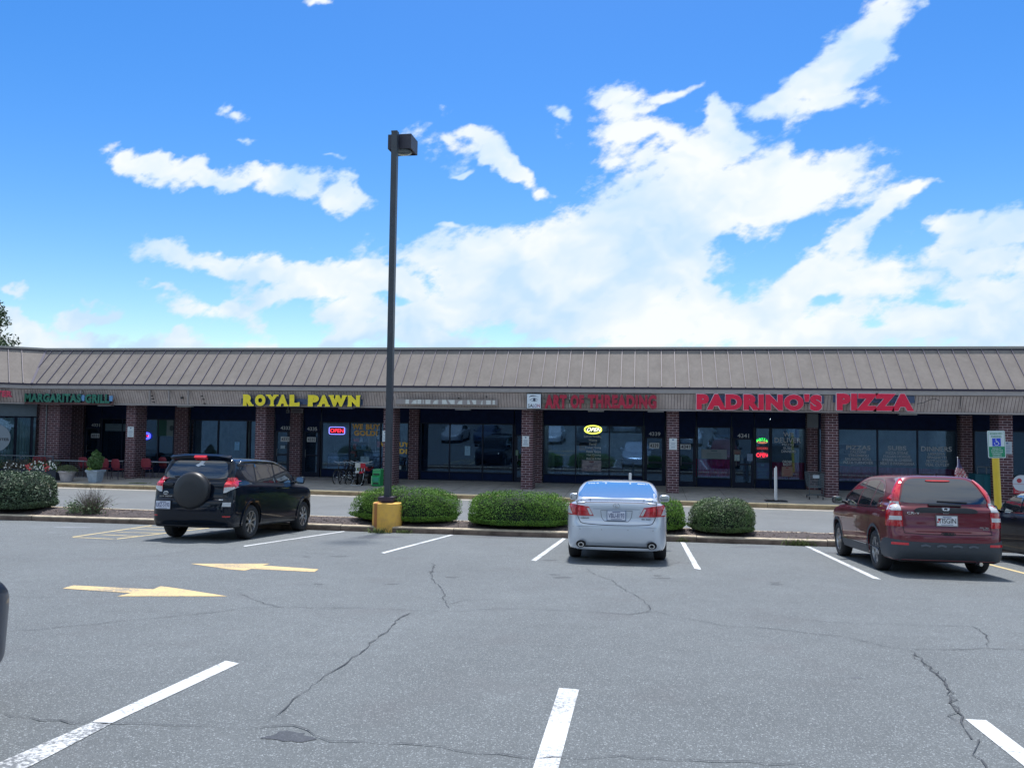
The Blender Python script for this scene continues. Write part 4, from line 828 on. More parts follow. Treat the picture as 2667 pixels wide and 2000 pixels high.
# flag like banner at the patio window: green field, white panel, dark emblem
m = MB(); a = at(408, 1135, YS - .03); b = at(435, 1094, YS - .03); c = at(458, 1135, YS - .03)
m.box(a.x, b.x, YS - .04, YS - .03, a.z, b.z, 0); m.box(b.x, c.x, YS - .04, YS - .03, a.z, b.z, 1)
cx, cz = (b.x + c.x) / 2 + .02, (a.z + b.z) / 2; m.prism([(cx + .11 * math.cos(i * .52) * (1 + .15 * math.sin(3 * i)), YS - .041, cz + .13 * math.sin(i * .52)) for i in range(12)], (0, -.003, 0), 2)
tag(m.build('flag_banner', [mat('dark_green_cloth', (.012, .07, .055), .8), mat('dull_white_cloth', (.13, .17, .17), .8), mat('emblem', (.03, .05, .06), .8)]), 'green and white flag with an emblem hung in the window right of the patio', 'flag')
# round decal on the wing glass
m = MB(); cs = Vector(wp(T - .03, 1.93, 1.57)); ud = Vector((WD.x, WD.y, 0)) * -1
m.prism([cs + ud * (.62 * math.cos(i * math.pi / 16)) + Vector((0, 0, .62 * math.sin(i * math.pi / 16))) for i in range(32)], (.004, -.004, 0), 0)
o1 = cs - ud * .56 + Vector((.01, -.01, -.12)); text_mb(m, 'CARE CENTER', o1, ud * 1.12, (0, 0, .12), .004, .01, 1); text_mb(m, 'C', cs + ud * .0 + Vector((.01, -.01, .08)), ud * .1, (0, 0, .12), .004, .01, 1)
tag(m.build('round_decal', [mat('pale_decal', (.20, .25, .30), .5), MT['black']]), 'big pale round decal on the angled window at far left', 'decal')
# ------------------------------------------------------------------ window lettering
def wlet(name, label, rows, material, Y=YS - .02, bold=.0, cat='window lettering'):
    m = MB()
    for r in rows: text_on(m, r[0], r[1], r[2], r[3], r[4], Y, .003, bold)
    return tag(m.build(name, material), label, cat)
gold = mat('gold_vinyl', (.70, .38, .06), .5, var=.3, vscale=9); wv = mat('grey_white_vinyl', (.42, .44, .46), .5); wv2 = mat('grey_vinyl', (.48, .50, .50), .5)
wlet('window_lettering', 'gold letters WE BUY GOLD! in the big pawn shop window', [('WE', 917, 1104, 945, 1118), ('BUY', 953, 1104.5, 990, 1119), ('GOLD!', 922, 1121, 983, 1135)], gold, bold=.05)
wlet('window_lettering', 'gold letters WE BUY GOLD! partly hidden by the lamp post', [('WE BUY', 990, 1151, 1066, 1163.5), ('GOLD!', 998, 1168, 1060, 1181.5)], mat('bright_gold_vinyl', (.85, .52, .08), .5, var=.15), bold=.05)
wlet('window_lettering', 'white words WE DELIVER PIZZAS SUBS DINNERS in the pizza window', [('WE', 2040, 1126, 2067, 1137), ('DELIVER', 2017, 1140, 2086, 1153), ('PIZZAS', 2037, 1155, 2068, 1161), ('SUBS', 2040, 1164, 2063, 1170), ('DINNERS', 2035, 1172, 2073, 1179)], wv, bold=.015)
wlet('window_lettering', 'pale words ORDER RIGHT above the cream poster', [('ORDER', 2038, 1199, 2063, 1206), ('RIGHT', 2040, 1207, 2062, 1213)], wv2, bold=.02)
wlet('window_lettering', 'white menu words PIZZAS CALZONE STROMBOLI behind the red car', [('PIZZAS', 2204, 1160, 2267, 1171.5), ('CALZONE', 2214, 1174, 2256, 1180), ('STROMBOLI', 2210, 1183, 2262, 1189.5), ('SAUSAGE ROLL', 2201, 1192, 2270, 1199), ('PIZZA TURNOVER', 2197, 1201.5, 2274, 1208)], wv, bold=.015)
wlet('window_lettering', 'white menu words SUBS PIZZA STEAK ITALIAN HOAGIE in the middle pane', [('SUBS', 2312, 1161.5, 2360.5, 1172.5), ('PIZZA STEAK', 2307, 1176, 2366, 1183), ('ITALIAN HOAGIE', 2301, 1185.5, 2371, 1192), ('STEAK & CHEESE', 2298, 1194.5, 2375, 1201), ('MEAT B PARMIGIANA', 2293, 1203.5, 2382, 1211)], wv, bold=.015)
wlet('window_lettering', 'white menu words DINNERS LASAGNA SPAGHETTI in the right pane', [('DINNERS', 2399, 1163, 2479, 1175.5), ('LASAGNA', 2417, 1178.5, 2461, 1185), ('SPAGHETTI', 2415, 1188, 2465, 1194.5), ('FETTUCCINI', 2413, 1197.5, 2467, 1204), ('VEAL CUTLET', 2410, 1206.5, 2472, 1214)], wv, bold=.015)
rnd = random.Random(4)
wlet('window_lettering', 'slanted white list of services under the yellow neon sign', [(s, 1521 + d, 1134 + i * 9.6, 1521 + d + w, 1140.5 + i * 9.6) for i, (s, d, w) in enumerate((('Eyebrow Threading', 0, 45), ('Waxing', 12, 22), ('Facial', 14, 18), ('Eyelash Tinting', 4, 40), ('Henna Tattoo', 6, 38), ('Hair Cutting', 7, 37), ('Make Up & Hair', 6, 39), ('& Bridal', 8, 28)))], mat('script_vinyl', (.5, .54, .55), .5), bold=.008)
# ------------------------------------------------------------------ curtains
def curtain(px0, px1, z0, z1, label, col, seed=1):
    rnd = random.Random(seed); m = MB(); x0 = at(px0, 1200, 35.4).x; x1 = at(px1, 1200, 35.4).x; n = int((x1 - x0) / .035); py = 35.36
    P = [(x0 + (x1 - x0) * i / n, 35.36 + .025 * math.sin(i * 1.25 + .6 * math.sin(i * .37)) + rnd.uniform(-.004, .004)) for i in range(n + 1)]
    for (a, b), (c, d) in zip(P, P[1:]): m.quad((a, b, z0), (c, d, z0), (c, d, z1), (a, b, z1))
    m.tube([(x0 - .03, 35.36, z1 - .01), (x1 + .03, 35.36, z1 - .01)], .012, 6)
    return tag(m.build('cafe_curtain', mat('curtain_cloth', col, .9)), label, 'curtain', 'red cafe curtains in the pizza windows')
curtain(1812, 1902, .72, 1.47, 'wine red half curtain under the wide menu poster', (.55, .05, .13), 1)
curtain(2010, 2096, .70, 1.40, 'red half curtain behind the cream poster', (.60, .06, .09), 2)
curtain(2186, 2282, .70, 1.30, 'dark red half curtain in the PIZZAS pane', (.42, .05, .08), 3)
curtain(2287, 2386, .70, 1.28, 'dark red half curtain in the SUBS pane', (.42, .05, .08), 4)
curtain(2392, 2484, .70, 1.26, 'dark red half curtain in the DINNERS pane', (.42, .05, .08), 5)
# ------------------------------------------------------------------ neon signs
def em(name, col, st): return mat(name, col, .4, emit=st)
nr = em('red_neon', (1, .03, .06), 1.1); nb = em('blue_neon', (.06, .08, 1), 1.3); nl = em('lilac_neon', (.30, .30, 1), .8); ny_ = em('yellow_neon', (.85, .95, .12), .9); ng = em('green_neon', (.03, 1, .12), .8); nw = em('pale_yellow_core', (.95, 1, .65), .9)
def ring(px0, py0, px1, py1, Y, rx, mb, r, mi=0, ex=4):
    a = at(px0, py1, Y); b = at(px1, py0, Y); cx, cz, hw, hh = (a.x + b.x) / 2, (a.z + b.z) / 2, (b.x - a.x) / 2, (b.z - a.z) / 2; pts = []
    for i in range(33):
        t = 2 * math.pi * i / 32; c, s = math.cos(t), math.sin(t); pts.append((cx + hw * math.copysign(abs(c) ** (2 / ex), c), Y, cz + hh * math.copysign(abs(s) ** (2 / ex), s)))
    mb.tube(pts, r, 6, mi, False)
def neon(label, px0, py0, px1, py1, word, mats, rings, bold=.0, inset=3, back=True, slant=0):
    rt = tag(empty('neon_sign', at((px0 + px1) / 2, py1, YS - .06)), label, 'neon sign')
    Y = YS - .07
    for (e, k, ex, r) in rings:
        m = MB(); ring(px0 + e, py0 + e, px1 - e, py1 - e, Y, 0, m, r, 0, ex); addp(m, 'neon_border', mats[k], rt)
    m = MB(); text_on(m, word, px0 + inset, py0 + inset + .6, px1 - inset, py1 - inset - .6, Y + .01, .012, bold, 0, slant); addp(m, 'neon_lettering', mats[0], rt)
    if back:
        m = MB(); a = at(px0 + 1, py1 - 1, Y + .03); b = at(px1 - 1, py0 + 1, Y + .03); m.box(a.x, b.x, Y + .02, Y + .035, a.z, b.z); addp(m, 'backing', MT['black'], rt)
    return rt
neon('red neon OPEN in a violet blue frame in the pawn shop window', 857, 1112.5, 898, 1130.5, 'OPEN', [nr, nl], [(0, 1, 7, .016)], inset=3.6)
neon('yellow oval neon OPEN in the salon window', 1522, 1108.5, 1567, 1129, 'OPEN', [nw, ny_], [(0, 1, 2.2, .018), (1.8, 1, 2.2, .010)], inset=4.6, back=False, slant=.12, bold=.02)
neon('red oval neon OPEN below the pizza neon by door 4341', 1969, 1178, 2000, 1192, 'OPEN', [nr, em('dim_pink_neon', (.35, .12, .16), .25)], [(0, 1, 2.2, .010)], inset=1.5, back=False, bold=.01)
neon('blue rimmed neon ending in EN beside the patio pillar', 352, 1127, 391, 1143, 'OPEN', [nr, nb], [(0, 1, 3, .035), (2.0, 1, 3, .03)], inset=4.5)
rt = tag(empty('neon_sign', at(1985, 1160, YS - .06)), 'green and orange arched neon PIZZA by door 4341', 'neon sign')
for i, ch in enumerate('PIZZA'):
    t = (i - 2) / 2; m = MB(); x = 1985 + t * 12; y = 1144 + abs(t) ** 2 * 3.5; text_on(m, ch, x - 2.4, y - 3.4, x + 2.4, y + 3.4, YS - .07, .012, .02); addp(m, 'neon_letter', ng, rt)
m = MB(); a = at(1985, 1150.5, YS - .07); m.tube([(a.x + .21 * math.cos(t), YS - .07, a.z + .06 * math.sin(t)) for t in [i * .3927 for i in range(17)]], .010, 6, 0, False); m.tube([(a.x - .12, YS - .07, a.z), (a.x, YS - .07, a.z - .025), (a.x + .12, YS - .07, a.z)], .009, 6); addp(m, 'neon_pie', em('orange_neon', (1, .35, .15), .5), rt)
m = MB(); a = at(1969, 1172, YS - .07); b = at(2002, 1163, YS - .07); m.box(a.x, b.x, YS - .07, YS - .06, a.z, b.z, 1); text_mb(m, 'ORDERS', (a.x + .04, YS - .072, a.z + .03), (b.x - a.x - .08, 0, 0), (0, 0, b.z - a.z - .06), .006, .02, 0)
tag(m.build('led_sign', [em('dim_red_led', (.5, .05, .06), .35), mat('dark_red_panel', (.09, .012, .02), .5)]), 'dim red lettered panel between the two neon signs', 'led sign')
# ------------------------------------------------------------------ furniture on the walk
# newspaper box
x0 = at(969.5, 1240, 32.0).x; x1 = at(989, 1240, 32.0).x - .10; zb = swalk(32.3)
gb = mat('green_plastic_box', (.02, .33, .10), .4, var=.08)
rt = tag(empty('newspaper_box', ((x0 + x1) / 2, 32.2, zb)), 'bright green plastic newspaper box against the brick pillar', 'newspaper box')
m = MB(); prof = [(32.42, 0), (31.98, 0), (31.93, .09), (31.94, .38), (32.02, .43), (32.06, .66), (32.42, .70)]
n = len(prof); m.prism([(x0, y, zb + z) for y, z in prof], (x1 - x0 + .12, 0, 0)); addp(m, 'box_body', gb, rt)
m = MB(); m.box(x0 + .05, x1 + .08, 31.915, 31.93, zb + .19, zb + .37); addp(m, 'door', mat('pale_green_door', (.03, .27, .16), .5), rt)
m = MB(); m.box(x0 + .06, x1 + .08, 31.915, 31.935, zb + .09, zb + .15); m.box(x0 + .05, x1 + .08, 31.97, 32.0, zb + .46, zb + .52); addp(m, 'slot', MT['black'], rt)
m = MB(); m.box(x0 - .012, x0 + .02, 31.91, 31.96, zb + .07, zb + .42); m.box(x0 + .02, x1 + .10, 32.02, 32.06, zb + .665, zb + .685); addp(m, 'edge_trim', mat('pale_green_edge', (.25, .55, .30), .5), rt)
# bicycles in a row, leaning together
tyre = mat('tyre_rubber', (.010, .011, .014), .8); chrome = mat('chrome', (.45, .48, .5), .25, metal=.9)
def bicycle(x, y, rz, lean, frame, label):
    rt = tag(empty('bicycle', (x, y, swalk(y)), rz), label, 'bicycle', 'bicycles outside the pawn shop'); rt.rotation_euler = (0, lean, rz)
    r = .33
    for wx in (-.52, .52):
        m = MB(); pts = [(wx + r * math.cos(t), 0, r + r * math.sin(t)) for t in [i * 2 * math.pi / 28 for i in range(29)]]; m.tube(pts, .022, 6, 0, False)
        w = m.build('wheel', tyre, rt, smooth=True)
        m = MB(); m.tube([(wx + (r - .03) * math.cos(t), 0, r + (r - .03) * math.sin(t)) for t in [i * 2 * math.pi / 24 for i in range(25)]], .008, 5, 0, False)
        for i in range(12): a = i * math.pi / 6; m.tube([(wx, 0, r), (wx + (r - .03) * math.cos(a), .0, r + (r - .03) * math.sin(a))], .0022, 4)
        m.tube([(wx, -.04, r), (wx, .04, r)], .018, 8); m.build('rim', chrome, w)
    m = MB(); bb = (-.05, 0, .30); st = (-.17, 0, .78); hd = (.34, 0, .80); hb = (.38, 0, .66)
    for a, b, q in ((bb, st, .016), (bb, hb, .018), (st, hd, .016), ((-.52, .0, r), bb, .011), ((-.52, 0, r), (-.155, 0, .72), .010), (hd, hb, .02), (hb, (.52, 0, r), .015)): m.tube([a, b], q, 8)
    m.build('frame', frame, rt)
    m = MB(); m.tube([(.34, 0, .80), (.33, 0, .92)], .014, 8); m.tube([(.22, -.30, .97), (.33, -.2, .95), (.34, 0, .92), (.33, .2, .95), (.22, .30, .97)], .012, 8); m.build('handlebar', chrome, rt)
    m = MB(); m.tube([(-.17, 0, .78), (-.19, 0, .88)], .013, 8); m.lathe([(0, .88), (.09, .885), (.10, .91), (.06, .93), (0, .93)], (-.2, 0, 0), 12); m.build('saddle', MT['black'], rt)
    m = MB(); m.tube([(-.05, -.06, .30), (-.05, .06, .30)], .05, 12); m.tube([(-.05, .07, .30), (.02, .08, .16)], .01, 6); m.tube([(-.05, -.07, .30), (-.12, -.08, .44)], .01, 6); m.build('crankset', chrome, rt)
    return rt
for i, (px, lab, c) in enumerate(((876, 'leftmost black bicycle outside the pawn shop', (.012, .014, .02)), (889, 'dark blue bicycle second from the left outside the pawn shop', (.01, .02, .06)), (903, 'grey bicycle third from the left outside the pawn shop', (.05, .05, .06)))):
    a = at(px, 1258, 32.4); bicycle(a.x + .05, 33.2, R(-102 + 3 * i), R(8), mat('bike_frame', c, .35), lab)
# dirt bike / scooter heap beside them
sc = at(938, 1250, 32.4)
def moto(x, y, rz, label, body, tank):
    rt = tag(empty('mini_motorbike', (x, y, swalk(y)), rz), label, 'motorbike', 'small motorbikes outside the pawn shop'); r = .24
    for wx in (-.42, .42):
        m = MB(); m.lathe([(.12, -.05), (.2, -.055), (r, -.035), (r + .008, 0), (r, .035), (.2, .055), (.12, .05)], (wx, 0, r), 22, 'y'); w = m.build('wheel', tyre, rt, smooth=True)
        m = MB(); m.lathe([(0, -.03), (.12, -.04), (.12, .04), (0, .03)], (wx, 0, r), 14, 'y'); m.build('rim', chrome, w)
    m = MB(); m.tube([(.42, .06, r), (.3, .06, .62), (.24, .06, .86)], .018, 8); m.tube([(.42, -.06, r), (.3, -.06, .62), (.24, -.06, .86)], .018, 8); m.tube([(.14, -.33, .98), (.22, -.2, .93), (.24, 0, .9), (.22, .2, .93), (.14, .33, .98)], .014, 8); m.build('fork_and_handlebar', chrome, rt)
    m = MB(); m.tube([(.24, 0, .8), (.1, 0, .5), (-.1, 0, .32), (-.42, 0, r)], .025, 8); m.tube([(.24, 0, .76), (-.15, 0, .6), (-.4, 0, .62)], .022, 8); m.lathe([(0, -.1), (.09, -.09), (.12, 0), (.09, .09), (0, .1)], (-.02, 0, .36), 12, 'y'); m.build('frame_and_engine', mat('engine_metal', (.10, .10, .11), .4, metal=.5), rt)
    m = MB(); m.lathe([(0, -.11), (.08, -.1), (.11, 0), (.08, .1), (0, .11)], (.08, 0, .66), 14, 'y'); m.prism([(-.15, -.09, .64), (-.52, -.08, .72), (-.5, -.08, .66), (-.15, -.09, .56)], (0, .17, 0)); m.build('tank_and_tail', mat('bike_plastic', tank, .3), rt)
    m = MB(); m.prism([(.3, -.09, .52), (.56, -.07, .5), (.5, -.07, .54), (.3, -.09, .58)], (0, .16, 0)); m.prism([(.27, -.12, .72), (.33, -.10, .9), (.35, -.1, .9), (.31, -.12, .70)], (0, .22, 0)); m.build('fender_and_number_plate', mat('bike_plastic2', body, .35), rt)
    m = MB(); m.prism([(0, -.07, .68), (-.42, -.07, .72), (-.42, -.07, .76), (0, -.07, .73)], (0, .14, 0)); m.build('saddle', MT['black'], rt)
    return rt
moto(at(927, 1250, 32.4).x, 32.75, R(-80), 'small motorbike with white plastics and a lime green tank beside the bicycles', (.6, .62, .6), (.35, .5, .06))
moto(at(949, 1250, 32.4).x, 32.6, R(-96), 'small motorbike with red plastics next to the green newspaper box', (.45, .02, .04), (.38, .02, .03))
# step board / chrome rack in front of them
m = MB(); a = at(938, 1252, 32.0); 
for s in (-1, 1): m.tube([(a.x - .18 + .2 * s, 32.0, swalk(32)), (a.x - .1 + .2 * s, 32.02, swalk(32) + .25), (a.x + .02 + .2 * s, 32.1, swalk(32) + .27)], .012, 6)
m.tube([(a.x - .42, 31.98, swalk(32) + .02), (a.x + .0, 31.98, swalk(32) + .02), (a.x + .1, 32.0, swalk(32) + .12)], .012, 6)
tag(m.build('bike_stand', chrome), 'thin chrome stand on the ground before the motorbikes', 'stand')
# shopping cart
cx = at(2120, 1280, 31.9).x; cy = 31.8; zc = swalk(cy); cm = mat('cart_wire', (.10, .13, .15), .4, metal=.5)
rt = tag(empty('shopping_cart', (cx, cy, zc)), 'grey wire shopping cart parked by the brick pillar', 'shopping cart')
m = MB(); W2 = .27
def cartw(z): return W2 * (.82 + .18 * (z - .45) / .5)
for z in [.45 + .06 * i for i in range(10)]:
    w = cartw(z); y1 = .36 + .1 * (z - .45); m.tube([(-w, -.36, z), (w, -.36, z), (w, y1, z), (-w, y1, z), (-w, -.36, z)], .0045 if z < .98 else .010, 5)
for i in range(13):
    t = -1 + 2 * i / 12
    for yy in (-.36, .4): m.tube([(t * cartw(.45), yy if yy < 0 else .36, .45), (t * cartw(.99), yy if yy < 0 else .42, .99)], .004, 4)
for i in range(14):
    y = -.36 + .76 * i / 13
    for s in (-1, 1): m.tube([(s * cartw(.45), y, .45), (s * cartw(.99), y, .99)], .004, 4)
    m.tube([(-cartw(.45), y, .45), (cartw(.45), y, .45)], .004, 4)
m.build('basket', cm, rt)
m = MB()
for s in (-1, 1): m.tube([(s * .25, -.38, .95), (s * .25, -.36, .45), (s * .25, -.30, .14), (s * .22, .42, .12)], .013, 8)
m.tube([(-.22, .42, .12), (.22, .42, .12)], .012, 6); m.tube([(-.24, -.3, .2), (.24, -.3, .2)], .010, 6); m.build('chassis', cm, rt)
m = MB(); m.tube([(-.29, -.42, 1.0), (.29, -.42, 1.0)], .016, 8); m.build('handle', MT['black'], rt)
m = MB(); m.box(-.13, .10, -.375, -.368, .80, .92); m.build('child_seat_panel', mat('cart_panel', (.36, .42, .48), .5), rt)
for (wx, wy) in ((-.24, -.3), (.24, -.3), (-.2, .4), (.2, .4)):
    m = MB(); m.lathe([(0, -.012), (.055, -.012), (.06, 0), (.055, .012), (0, .012)], (wx, wy, .06), 14, 'x'); m.build('caster', MT['black'], rt)
# slim banner stand near the kerb
a = at(2021, 1300, 30.75); bx, by = a.x, 30.75; zc = swalk(by)
rt = tag(empty('banner_stand', (bx, by, zc)), 'slim white upright banner seen almost edge on over a flat black base', 'banner stand')
m = MB(); m.box(-.38, .38, -.2, .2, .0, .035); m.box(-.10, .10, -.12, .12, .035, .05); m.build('base', MT['black'], rt)
m = MB(); ang = R(74); c, s = math.cos(ang), math.sin(ang)
m.prism([(-.27 * c - .02, -.27 * s, .12), (.27 * c - .02, .27 * s, .12), (.27 * c - .03, .27 * s, 1.22), (-.27 * c - .03, -.27 * s, 1.22)], (.035 * s, -.035 * c, 0)); m.box(-.045, .045, -.03, .03, .04, .14); m.tube([(0.0, 0, .1), (0, 0, 1.27)], .02, 8); m.build('banner', MT['wpaint'], rt)
m = MB(); n_ = Vector((-s, c, 0)); 
text_mb(m, 'OPEN', Vector((-.02, 0, .2)) - Vector((c, s, 0)) * .07 + Vector((-.02, .0, 0)), (0, 0, .95), Vector((-c, -s, 0)) * -.14, .004, .02)
m.build('banner_print', mat('banner_red', (.42, .04, .05), .5), rt)
# white steel post behind the silver car
a = at(1641.5, 1220, 31.2); m = MB(); zc = swalk(31.2); m.tube([(a.x, 31.2, zc), (a.x, 31.2, 1.02)], .055, 14); m.lathe([(.057, 1.02), (.05, 1.05), (0, 1.07)], (a.x, 31.2, 0), 14); tag(m.build('steel_post', MT['wpaint'], smooth=True, sharp=.6), 'white round steel post at the sidewalk behind the silver car', 'post')
# teal donation bin, red poster board at the far right
x0 = at(2542, 1290, 33.6).x; x1 = at(2589, 1290, 33.6).x; zc = swalk(33.6)
rt = tag(empty('teal_bin', ((x0 + x1) / 2, 33.8, zc)), 'teal cabinet standing between the two right hand brick pillars', 'cabinet')
m = MB(); m.box(x0, x1 + .3, 33.6, 34.3, zc, zc + .92); addp(m, 'cabinet_body', mat('teal_paint', (.012, .11, .15), .5), rt)
m = MB(); m.box(x0 + .3, x1 + .26, 33.585, 33.599, zc + .12, zc + .86); addp(m, 'cabinet_door', mat('teal_door', (.02, .15, .20), .5), rt)
m = MB(); m.tube([(x0 + .1, 33.7, zc + .92), (x0 + .1, 33.7, zc + 1.2), (x1 + .3, 33.7, zc + 1.2)], .02, 8); m.tube([(x0 + .42, 33.7, zc + .92), (x0 + .42, 33.7, zc + 1.2)], .02, 8); addp(m, 'rail', MT['grey'], rt)
Y = 31.9; x0 = at(2640.5, 1290, Y).x; zb = swalk(Y); a1 = at(2650, 1286, Y); zt = at(2650, 1241, Y).z
rt = tag(empty('poster_board', (x0 + .45, Y, zb)), 'red freestanding poster board with a big pale disc at the right edge', 'poster board')
m = MB(); N_ = 14; x1 = x0 + .95; m.prism([(x0, Y, a1.z), (x1, Y, a1.z), (x1, Y, zt - .1)] + [((x0 + x1) / 2 + (x1 - x0) / 2 * math.cos(math.pi * i / N_), Y, zt - .1 + .12 * math.sin(math.pi * i / N_)) for i in range(1, N_)] + [(x0, Y, zt - .1)], (0, .04, 0)); addp(m, 'board', mat('poster_red', (.42, .025, .05), .45), rt)
m = MB(); cc = at(2660, 1258, Y); m.prism([(cc.x + .29 * math.cos(i * .2618) + (.12 if math.cos(i * .2618) > 0 else 0), Y - .006, cc.z + .29 * math.sin(i * .2618)) for i in range(24)], (0, .005, 0)); addp(m, 'disc', mat('disc_white', (.48, .53, .60), .5), rt)
m = MB(); m.prism([(cc.x - .07 + .085 * math.cos(i * .5236), Y - .010, cc.z + .09 + .085 * math.sin(i * .5236)) for i in range(12)], (0, .003, 0)); m.box(cc.x - .4, cc.x + .5, Y - .012, Y - .010, cc.z - .04, cc.z - .03)
for i in range(2): text_mb(m, ['Grocery', 'Pickup'][i], (x0 + .05, Y - .004, a1.z + .13 - i * .1), (.30 - .06 * i, 0, 0), (0, 0, .055), .003, .01, 1)
addp(m, 'print', [mat('print_red', (.35, .03, .05), .5), mat('print_white', (.5, .5, .5), .5)], rt)
m = MB()
for xx in (x0 + .08, x1 - .08): m.tube([(xx, Y + .02, zb), (xx, Y + .02, a1.z + .02)], .02, 8); m.box(xx - .05, xx + .05, Y - .18, Y + .22, zb, zb + .03)
addp(m, 'feet', MT['black'], rt)
# ---- patio: rail, tables, chairs, planters, flowers
rl = mat('rail_paint', (.05, .08, .12), .5)
def railing(p, q, h, label, pitch=.13):
    p = Vector(p); q = Vector(q); m = MB(); d = (q - p); L_ = d.length; d.normalize(); rt = tag(empty('patio_railing', ((p.x + q.x) / 2, (p.y + q.y) / 2, swalk(p.y))), label, 'railing')
    z = swalk(p.y); m.tube([(p.x, p.y, z + h), (q.x, q.y, z + h)], .02, 6); m.tube([(p.x, p.y, z + .12), (q.x, q.y, z + .12)], .012, 6); addp(m, 'top_rail', mat('rail_top', (.16, .19, .23), .45), rt)
    m = MB()
    for i in range(int(L_ / pitch) + 1): c = p + d * (i * pitch); m.tube([(c.x, c.y, z + .12), (c.x, c.y, z + h)], .006, 4)
    for i in range(int(L_ / 1.8) + 2): c = p + d * min(L_, i * 1.8); m.tube([(c.x, c.y, z), (c.x, c.y, z + h + .02)], .022, 6)
    addp(m, 'balusters', rl, rt); return rt
railing((-30.5, 31.35), (-25.35, 31.35), .98, 'dark picket railing behind the flower boxes at far left')
railing((-25.35, 31.35), (-23.05, 31.35), .80, 'low dark railing segment behind the two planters', .16)
chr_ = mat('red_woven_chair', (.20, .018, .035), .6, var=.2, vscale=20); legm = mat('chair_leg_metal', (.07, .06, .075), .4, metal=.4)
def patio_chair():
    rt = empty('patio_chair')
    m = MB(); m.lathe([(0, .42), (.2, .42), (.23, .44), (.2, .46), (0, .46)], (0, 0, 0), 16); m.build('seat', chr_, rt)
    m = MB(); P = []
    for j, z in enumerate((.50, .62, .74, .84, .90)):
        w = (.21, .235, .24, .21, .14)[j]; P.append([(w * math.sin(t), .20 - (1 - math.cos(t)) * .08 + .1 * (z - .5), z) for t in [(-1.25 + 2.5 * i / 10) for i in range(11)]])
    for a, b in zip(P, P[1:]):
        for i in range(10): m.quad(a[i], a[i + 1], b[i + 1], b[i]); m.quad(*[(v[0], v[1] + .014, v[2]) for v in (b[i], b[i + 1], a[i + 1], a[i])])
    m.build('backrest', chr_, rt)
    for sx, sy in ((-1, -1), (1, -1), (-1, 1), (1, 1)):
        m = MB(); m.tube([(sx * .15, sy * .15, .43), (sx * .22, sy * .22, 0)], .012, 6); m.build('leg', legm, rt)
    m = MB(); m.tube([(-.23, -.02, .5), (-.25, -.1, .66), (-.24, .18, .68)], .012, 6); m.tube([(.23, -.02, .5), (.25, -.1, .66), (.24, .18, .68)], .012, 6); m.build('armrests', legm, rt); return rt
PC = patio_chair(); first = True
GC = 'red woven patio chairs'
for px, Y, rz, lab in ((100, 32.3, 200, 'red patio chair behind the white flowers, leftmost'), (122, 32.6, 160, 'red patio chair behind the white flowers, second from left'), (222, 32.5, 180, 'red patio chair between the two planters'), (274, 32.0, 190, 'red patio chair just right of the tall planter'), (308, 31.9, 172, 'red patio chair just left of the brick pillar'), (384, 32.6, 190, 'red patio chair just right of the brick pillar'), (352, 34.2, 20, 'red patio chair deep behind the brick pillar'), (430, 33.4, 170, 'red patio chair beyond the long table behind the black car')):
    o = PC if first else copy_tree(PC); first = False; a = at(px, 1230, Y); o.location = (a.x, Y, swalk(Y)); o.rotation_euler = (0, 0, R(rz)); tag(o, lab, 'patio chair', GC)
def patio_table(px, Y, w, d, label):
    a = at(px, 1210, Y); rt = tag(empty('patio_table', (a.x, Y, swalk(Y))), label, 'patio table', 'dark patio tables')
    m = MB(); m.box(-w / 2, w / 2, -d / 2, d / 2, .72, .745); m.build('tabletop', mat('table_top', (.02, .022, .035), .4), rt)
    m = MB(); m.box(-w / 2 - .006, w / 2 + .006, -d / 2 - .006, -d / 2 - .001, .715, .75); m.build('edge_band', mat('table_edge', (.30, .31, .34), .35), rt)
    for sx in (-1, 1):
        for sy in (-1, 1): m = MB(); m.tube([(sx * (w / 2 - .06), sy * (d / 2 - .06), .72), (sx * (w / 2 - .06), sy * (d / 2 - .06), 0)], .018, 6); m.build('leg', legm, rt)
patio_table(195, 32.6, 1.5, .8, 'dark patio table behind the two planters'); patio_table(300, 32.9, 1.3, .75, 'dark patio table left of the brick pillar'); patio_table(418, 32.9, 1.35, .8, 'dark patio table right of the brick pillar'); patio_table(98, 33.2, 1.4, .8, 'dark patio table behind the white flowers')
